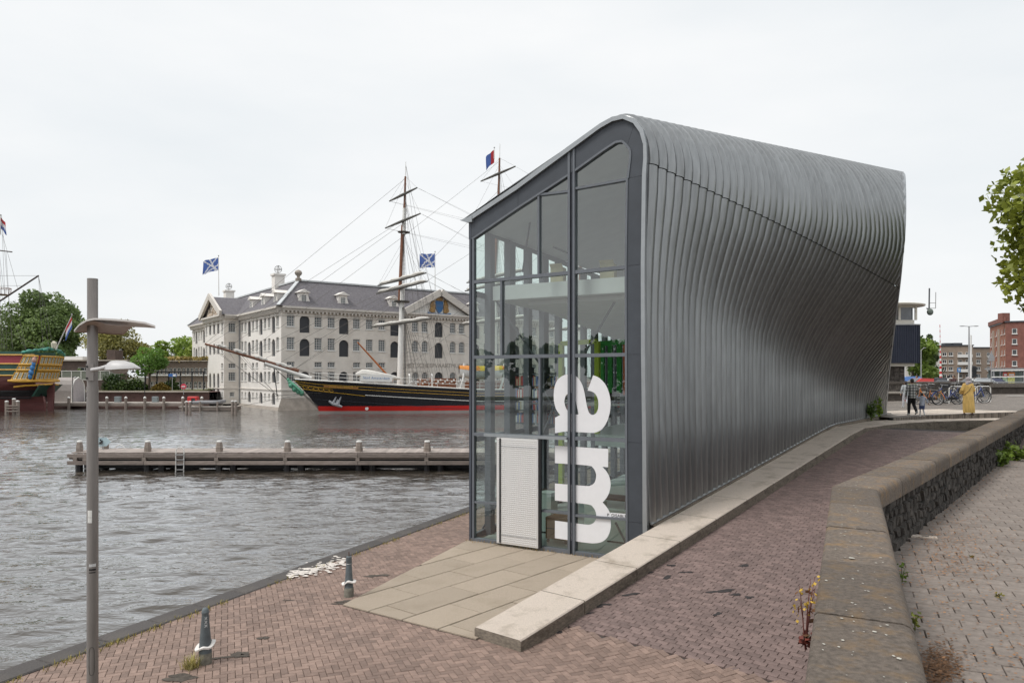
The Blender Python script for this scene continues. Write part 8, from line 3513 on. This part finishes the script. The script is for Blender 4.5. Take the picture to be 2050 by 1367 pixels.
for k in range(3):
    o_ = q + Vector((k * .95, .35 * k, 0))
    MB().tube([o_, o_ + Vector((0, 0, .85)), o_ + Vector((.12, 0, .95)), o_ + Vector((.75, .05, .95)), o_ + Vector((.87, .05, .85)), o_ + Vector((.87, .05, 0))], .024, 7).build('hoop', M_white, rkk, smooth=True)

# cyclist passing on the street
cy = walker('cyclist in dark top passing on the street behind the parapet', .98, mat('maroon_top', (.06, .025, .025), .9), M_blackcloth, M_blackcloth, .5,
            (((-.25, .2, 1.18), (-.2, .42, 1.08)), ((.25, .2, 1.18), (.2, .42, 1.08))))
put(cy, (at_(1910, 54.6).x, 54.6, 2.76), math.radians(95))
pd = walker('pedestrian in dark blue on the far pavement near the blue van', .98, mat('navy_coat', (.03, .04, .09), .9), M_blackcloth, M_blackcloth, .6,
            (((-.26, 0, 1.14), (-.25, .08, .92)), ((.26, 0, 1.14), (.25, .08, .92))))
put(pd, (at_(1836, 64).x, 64, 2.75), math.radians(80))

# ---- small growth: weeds, grass, litter
rngw = np.random.default_rng(5)


def weed(label, base, h, w, n, col, seed, leaf=.05, name='weed', stems=5, flowers=0):
    rng = np.random.default_rng(seed)
    t = thing(name, label, 'weed', tuple(base))
    s = MB()
    pts = []
    fl = []
    for k in range(stems):
        a = rng.uniform(0, 6.28)
        tip = Vector(base) + Vector((math.cos(a) * w * rng.uniform(.2, 1), math.sin(a) * w * rng.uniform(.2, 1), h * rng.uniform(.55, 1)))
        mid = Vector(base).lerp(tip, .5) + Vector((0, 0, h * .1))
        s.tube([Vector(base), mid, tip], [.004, .003, .0015], 5)
        for i in range(max(1, n // stems)):
            f = rng.uniform(.12, 1)
            p = (Vector(base).lerp(mid, f * 2) if f < .5 else mid.lerp(tip, f * 2 - 1))
            pts.append(tuple(p + Vector(rng.normal(size=3) * leaf * .6)))
        fl.append(tip)
    s.build('stem', mat('weed_stem', (.12, .13, .04), .8) if not flowers else mat('red_stem', (.16, .05, .04), .8), t)
    link('leaf_cluster', leaves_mesh('leaf_cluster', np.array(pts), rng.uniform(.6, 1.3, len(pts)) * leaf, rng.uniform(0, 1, len(pts)), leaf_mat('weed_%d_%d' % (int(col[0] * 1000), int(col[1] * 1000)), col), rng, up=.6), t)
    if flowers:
        q = []
        for k in range(flowers):
            tip = fl[k % len(fl)]
            q.append(tuple(tip - Vector((0, 0, 1)) * rng.uniform(0, h * .35) + Vector(rng.normal(size=3) * .035)))
        link('flower', leaves_mesh('flower', np.array(q), np.full(flowers, .022), rng.uniform(.3, 1, flowers), leaf_mat('yellow_flowers', (.62, .45, .08)), rng, aspect=1.0), t, kind='stuff')
    return t


def foot(px, py, z=PAVE_Z):
    g = G(px, py, z)
    return (g.x, g.y, z)


weed('leafy green weed in the corner of the basalt wall', foot(1795, 1072), .34, .13, 150, (.13, .24, .03), 1, .06)
weed('taller leafy weed against the basalt wall beyond the corner', foot(1817, 1046), .42, .10, 190, (.14, .25, .03), 2, .06)
weed('small weed low on the basalt wall near the drain', foot(1895, 1001), .2, .08, 60, (.12, .2, .03), 3, .05)
weed('weed patch on the basalt wall at the right edge', foot(2032, 922), .5, .6, 300, (.14, .22, .03), 4, .09, stems=12)
weed('ragged weed patch left of the one at the right edge', foot(2005, 934), .4, .35, 120, (.12, .2, .03), 14, .08, stems=8)
weed('slender sprig rising beside the coping', foot(1806, 1165), .24, .05, 26, (.12, .2, .04), 5, .035, stems=2)
weed('yellow green sprig beside the coping in the foreground', foot(1832, 1262), .17, .04, 22, (.2, .24, .04), 6, .03, stems=2)
g = foot(1998, 1195)
weed('tiny tuft between the pavement slabs on the right', g, .05, .05, 24, (.16, .15, .03), 7, .02)
g = foot(1944, 1117)
weed('tiny brownish tuft between the upper pavement slabs', g, .05, .05, 20, (.2, .13, .03), 8, .02)
b_ = WALL_L[0].lerp(WALL_L[1], .62)
weed('tall dry weed with yellow flowers leaning from the ramp side of the wall', tuple(P(1612, 1300, 4.6)), .50, .07, 20, (.2, .10, .05), 9, .03, stems=7, flowers=46, name='flowering_weed')
weed('reddish leafy base of weeds hanging on the wall side', tuple(P(1612, 1292, 4.6)), .10, .05, 46, (.2, .06, .05), 10, .03, stems=5)
weed('bushy green weed at the foot of the zinc near its far end', tuple(shell(18.2, .3, zbas(18.2) - .03)), .75, .28, 170, (.09, .16, .03), 11, .10)
weed('upright grassy weed at the foot of the zinc', tuple(shell(19.4, .3, zbas(19.4) - .03)), .85, .16, 130, (.16, .26, .03), 12, .10)


def grass(label, spots, name, parent=None, h=(.06, .16), col=(.33, .30, .07), n_each=26, spread=.07, w=.006):
    rng = np.random.default_rng(len(label))
    mb_ = MB()
    for (x, y, z) in spots:
        for k in range(n_each):
            bx, by = x + rng.normal() * spread, y + rng.normal() * spread
            hh = rng.uniform(*h)
            a = rng.uniform(0, 6.28)
            lx, ly = math.cos(a) * hh * rng.uniform(.2, .9), math.sin(a) * hh * rng.uniform(.2, .9)
            px_, py_ = -math.sin(a) * w, math.cos(a) * w
            mb_.add([(bx - px_, by - py_, z), (bx + px_, by + py_, z), (bx + lx * .5 + px_ * .7, by + ly * .5 + py_ * .7, z + hh * .7), (bx + lx * .5 - px_ * .7, by + ly * .5 - py_ * .7, z + hh * .7), (bx + lx, by + ly, z + hh * .95)], [(0, 1, 2, 3), (3, 2, 4)])
            tv = rng.uniform(0, 1)
            mb_.tint += [tv, tv]
    o = mb_.build(name, leaf_mat('grass_%d_%d' % (int(col[0] * 1000), int(col[1] * 1000)), col), parent, kind='stuff')
    if parent is None:
        tag(o, label, 'grass')
    return o


spots = []
for i in range(220):
    d = rngw.uniform(-3, 16)
    dens = 1.0 if d < 3.5 else .35
    if rngw.uniform() < dens:
        c = Q0 + QU * d + QN * (0.47 + abs(rngw.normal()) * .05)
        spots.append((c.x, c.y, -.01))
grass('dry yellow grass growing along the quay edge stones', spots, 'edge_grass', h=(.02, .10), n_each=9, spread=.05, col=(.30, .27, .07))
g = G(383, 1336)
grass('pale grass tuft beside the capped bollard', [(g.x, g.y, 0)] * 6, 'grass_tuft', h=(.08, .24), n_each=26, spread=.05, col=(.40, .38, .16), w=.005)
spots = []
for s_ in np.linspace(-.1, 4.3, 40):
    p = FW(s_, .03, .06 + abs(rngw.normal()) * .04)
    spots.append(tuple(p))
grass('dry grass along the foot of the glass front', spots, 'threshold_grass', h=(.02, .09), n_each=5, spread=.04, col=(.34, .24, .08))

# moss in the apron joints, pale spill, stains, leaves
M_spill = mat('chalk_spill', (.66, .61, .56), .95, var=.2, scale=12)
sp_mb = MB()
for k in range(260):
    u_, v_ = rngw.uniform(0, 1), rngw.normal() * .75
    g = G(lerp(578, 690, u_), lerp(1155, 1128, u_) + v_ * 7 - 2, 0)
    r = rngw.uniform(.008, .055)
    n = 8
    sp_mb.poly([(g.x + r * (1 + .45 * rngw.normal() * .5) * math.cos(a * 2 * math.pi / n) * 1.3, g.y + r * (1 + .4 * rngw.normal() * .5) * math.sin(a * 2 * math.pi / n), .0265 + k * .00002) for a in range(n)])
o = sp_mb.build('chalk_spill', M_spill, kind='stuff')
tag(o, 'white chalky spill on the bricks beside the quay edge', 'spill')
M_oil = mat('oil_stain', (.035, .03, .03), .7, var=.3, scale=20)


def stain(px, py, w, h, zf, parent, seed, m=M_oil, name='stain'):
    rng = random.Random(seed)
    g = G(px, py, 0)
    for _ in range(5):
        z = zf(g.x, g.y)
        g = G(px, py, z)
    mb_ = MB()
    for j in range(4):
        cx, cy = g.x + rng.uniform(-w, w) * .5, g.y + rng.uniform(-h, h) * .5
        n = 12
        mb_.poly([(cx + w * .45 * rng.uniform(.5, 1.1) * math.cos(a * 2 * math.pi / n), cy + h * .45 * rng.uniform(.5, 1.1) * math.sin(a * 2 * math.pi / n),
                   zf(cx + w * .45 * math.cos(a * 2 * math.pi / n), cy + h * .45 * math.sin(a * 2 * math.pi / n)) + .0065 + j * .0006) for a in range(n)])
    mb_.build(name, m, parent)


zr_ = lambda x, y: zroad(tn(x, y)[0])
for k, (px, py, w, h) in enumerate(((1262, 1190, .22, .10), (1210, 1212, .20, .1), (1180, 1228, .12, .06), (1115, 1266, .12, .07), (1335, 1155, .16, .12), (1375, 1145, .18, .08), (1440, 1184, .34, .12), (1478, 1189, .2, .08), (1500, 1195, .14, .08), (1437, 1228, .12, .1), (1345, 1130, .15, .1), (1300, 1145, .1, .1), (1490, 1130, .2, .1))):
    stain(px, py, w, h, zr_, ramp_o, k)
M_damp = mat('damp_dirt', (.075, .062, .05), .9, var=.4, scale=9)
for k, (px, py, w, h) in enumerate(((470, 1312, .30, .16), (445, 1316, .2, .1), (490, 1305, .2, .2), (530, 1276, .16, .1), (370, 1357, .4, .2), (705, 1203, .5, .12), (725, 1207, .5, .14), (690, 1208, .3, .1), (715, 1212, .3, .1), (760, 1152, .4, .2), (575, 1202, .2, .05))):
    stain(px, py, w, h, lambda x, y: 0.0 if py > 1204 or px < 690 else .0, quay_o, 30 + k, M_damp)

lv, lt_ = [], []
for k in range(4200):
    r = rngw.uniform()
    if r < .35:
        px, py = 1840 + rngw.normal() * 55 + 60, 1095 + rngw.normal() * 45
    elif r < .6:
        px, py = rngw.uniform(1800, 2050), rngw.uniform(900, 1367)
    elif r < .85:
        px, py = 1880 + rngw.normal() * 22, 1340 + rngw.normal() * 22
    else:
        f = rngw.uniform()
        px, py = lerp(1890, 2050, f) + rngw.normal() * 8, lerp(1015, 900, f) + abs(rngw.normal()) * 8
    if py > 1400 or px > 2080:
        continue
    g = G(px, py, PAVE_Z)
    if (g - Vector((WALL_R[1].x, WALL_R[1].y, PAVE_Z))).to_2d().dot(Vector((.78, -.625))) < .02 and g.y > 8.7:
        continue
    lv.append((g.x, g.y, PAVE_Z + .016 + rngw.uniform(0, .012)))
    lt_.append(rngw.uniform() if r < .6 or r > .85 else rngw.uniform() * .25)
me_ = leaves_mesh('fallen_leaves', np.array(lv), rngw.uniform(.009, .028, len(lv)), np.array(lt_), leaf_mat('fallen_leaf', (.34, .19, .10), .6), rngw, up=4.0, aspect=1.3)
tag(link('fallen_leaves', me_), 'small brown fallen leaves scattered over the upper pavement', 'leaves', kind='stuff')
g = foot(1850, 1076)
dr_ = thing('drain_cover', 'pale rectangular drain cover in the upper pavement by the wall corner', 'drain cover', g)
Mx = RZ(math.radians(-24), (g[0], g[1], PAVE_Z + .02))
MB(Mx).chbox(-.16, -.06, -.02, .16, .06, .004, .004).build('frame', M_kerb, dr_)
MB(Mx).box(-.03, -.02, .004, .06, .02, .007).build('slot', M_black, dr_)
# lichen dots on the coping
lm = MB()
for k in range(150):
    s = 0 if rngw.uniform() < .75 else 1
    f = rngw.uniform(.3, 1) if s == 0 else rngw.uniform(0, .3)
    p = WALL_L[s].lerp(WALL_L[s + 1], f).lerp(WALL_R[s].lerp(WALL_R[s + 1], f), rngw.uniform(.05, .85))
    r = rngw.uniform(.003, .011) * (2.0 if k % 23 == 0 else 1)
    n = 7
    lm.poly([(p.x + r * rngw.uniform(.6, 1.2) * math.cos(a * 2 * math.pi / n), p.y + r * rngw.uniform(.6, 1.2) * math.sin(a * 2 * math.pi / n) * 1.3, COPE_Z + .006) for a in range(n)])
lm.build('lichen', mat('white_lichen', (.45, .43, .38), .95, var=.1), rw_o, kind='stuff')
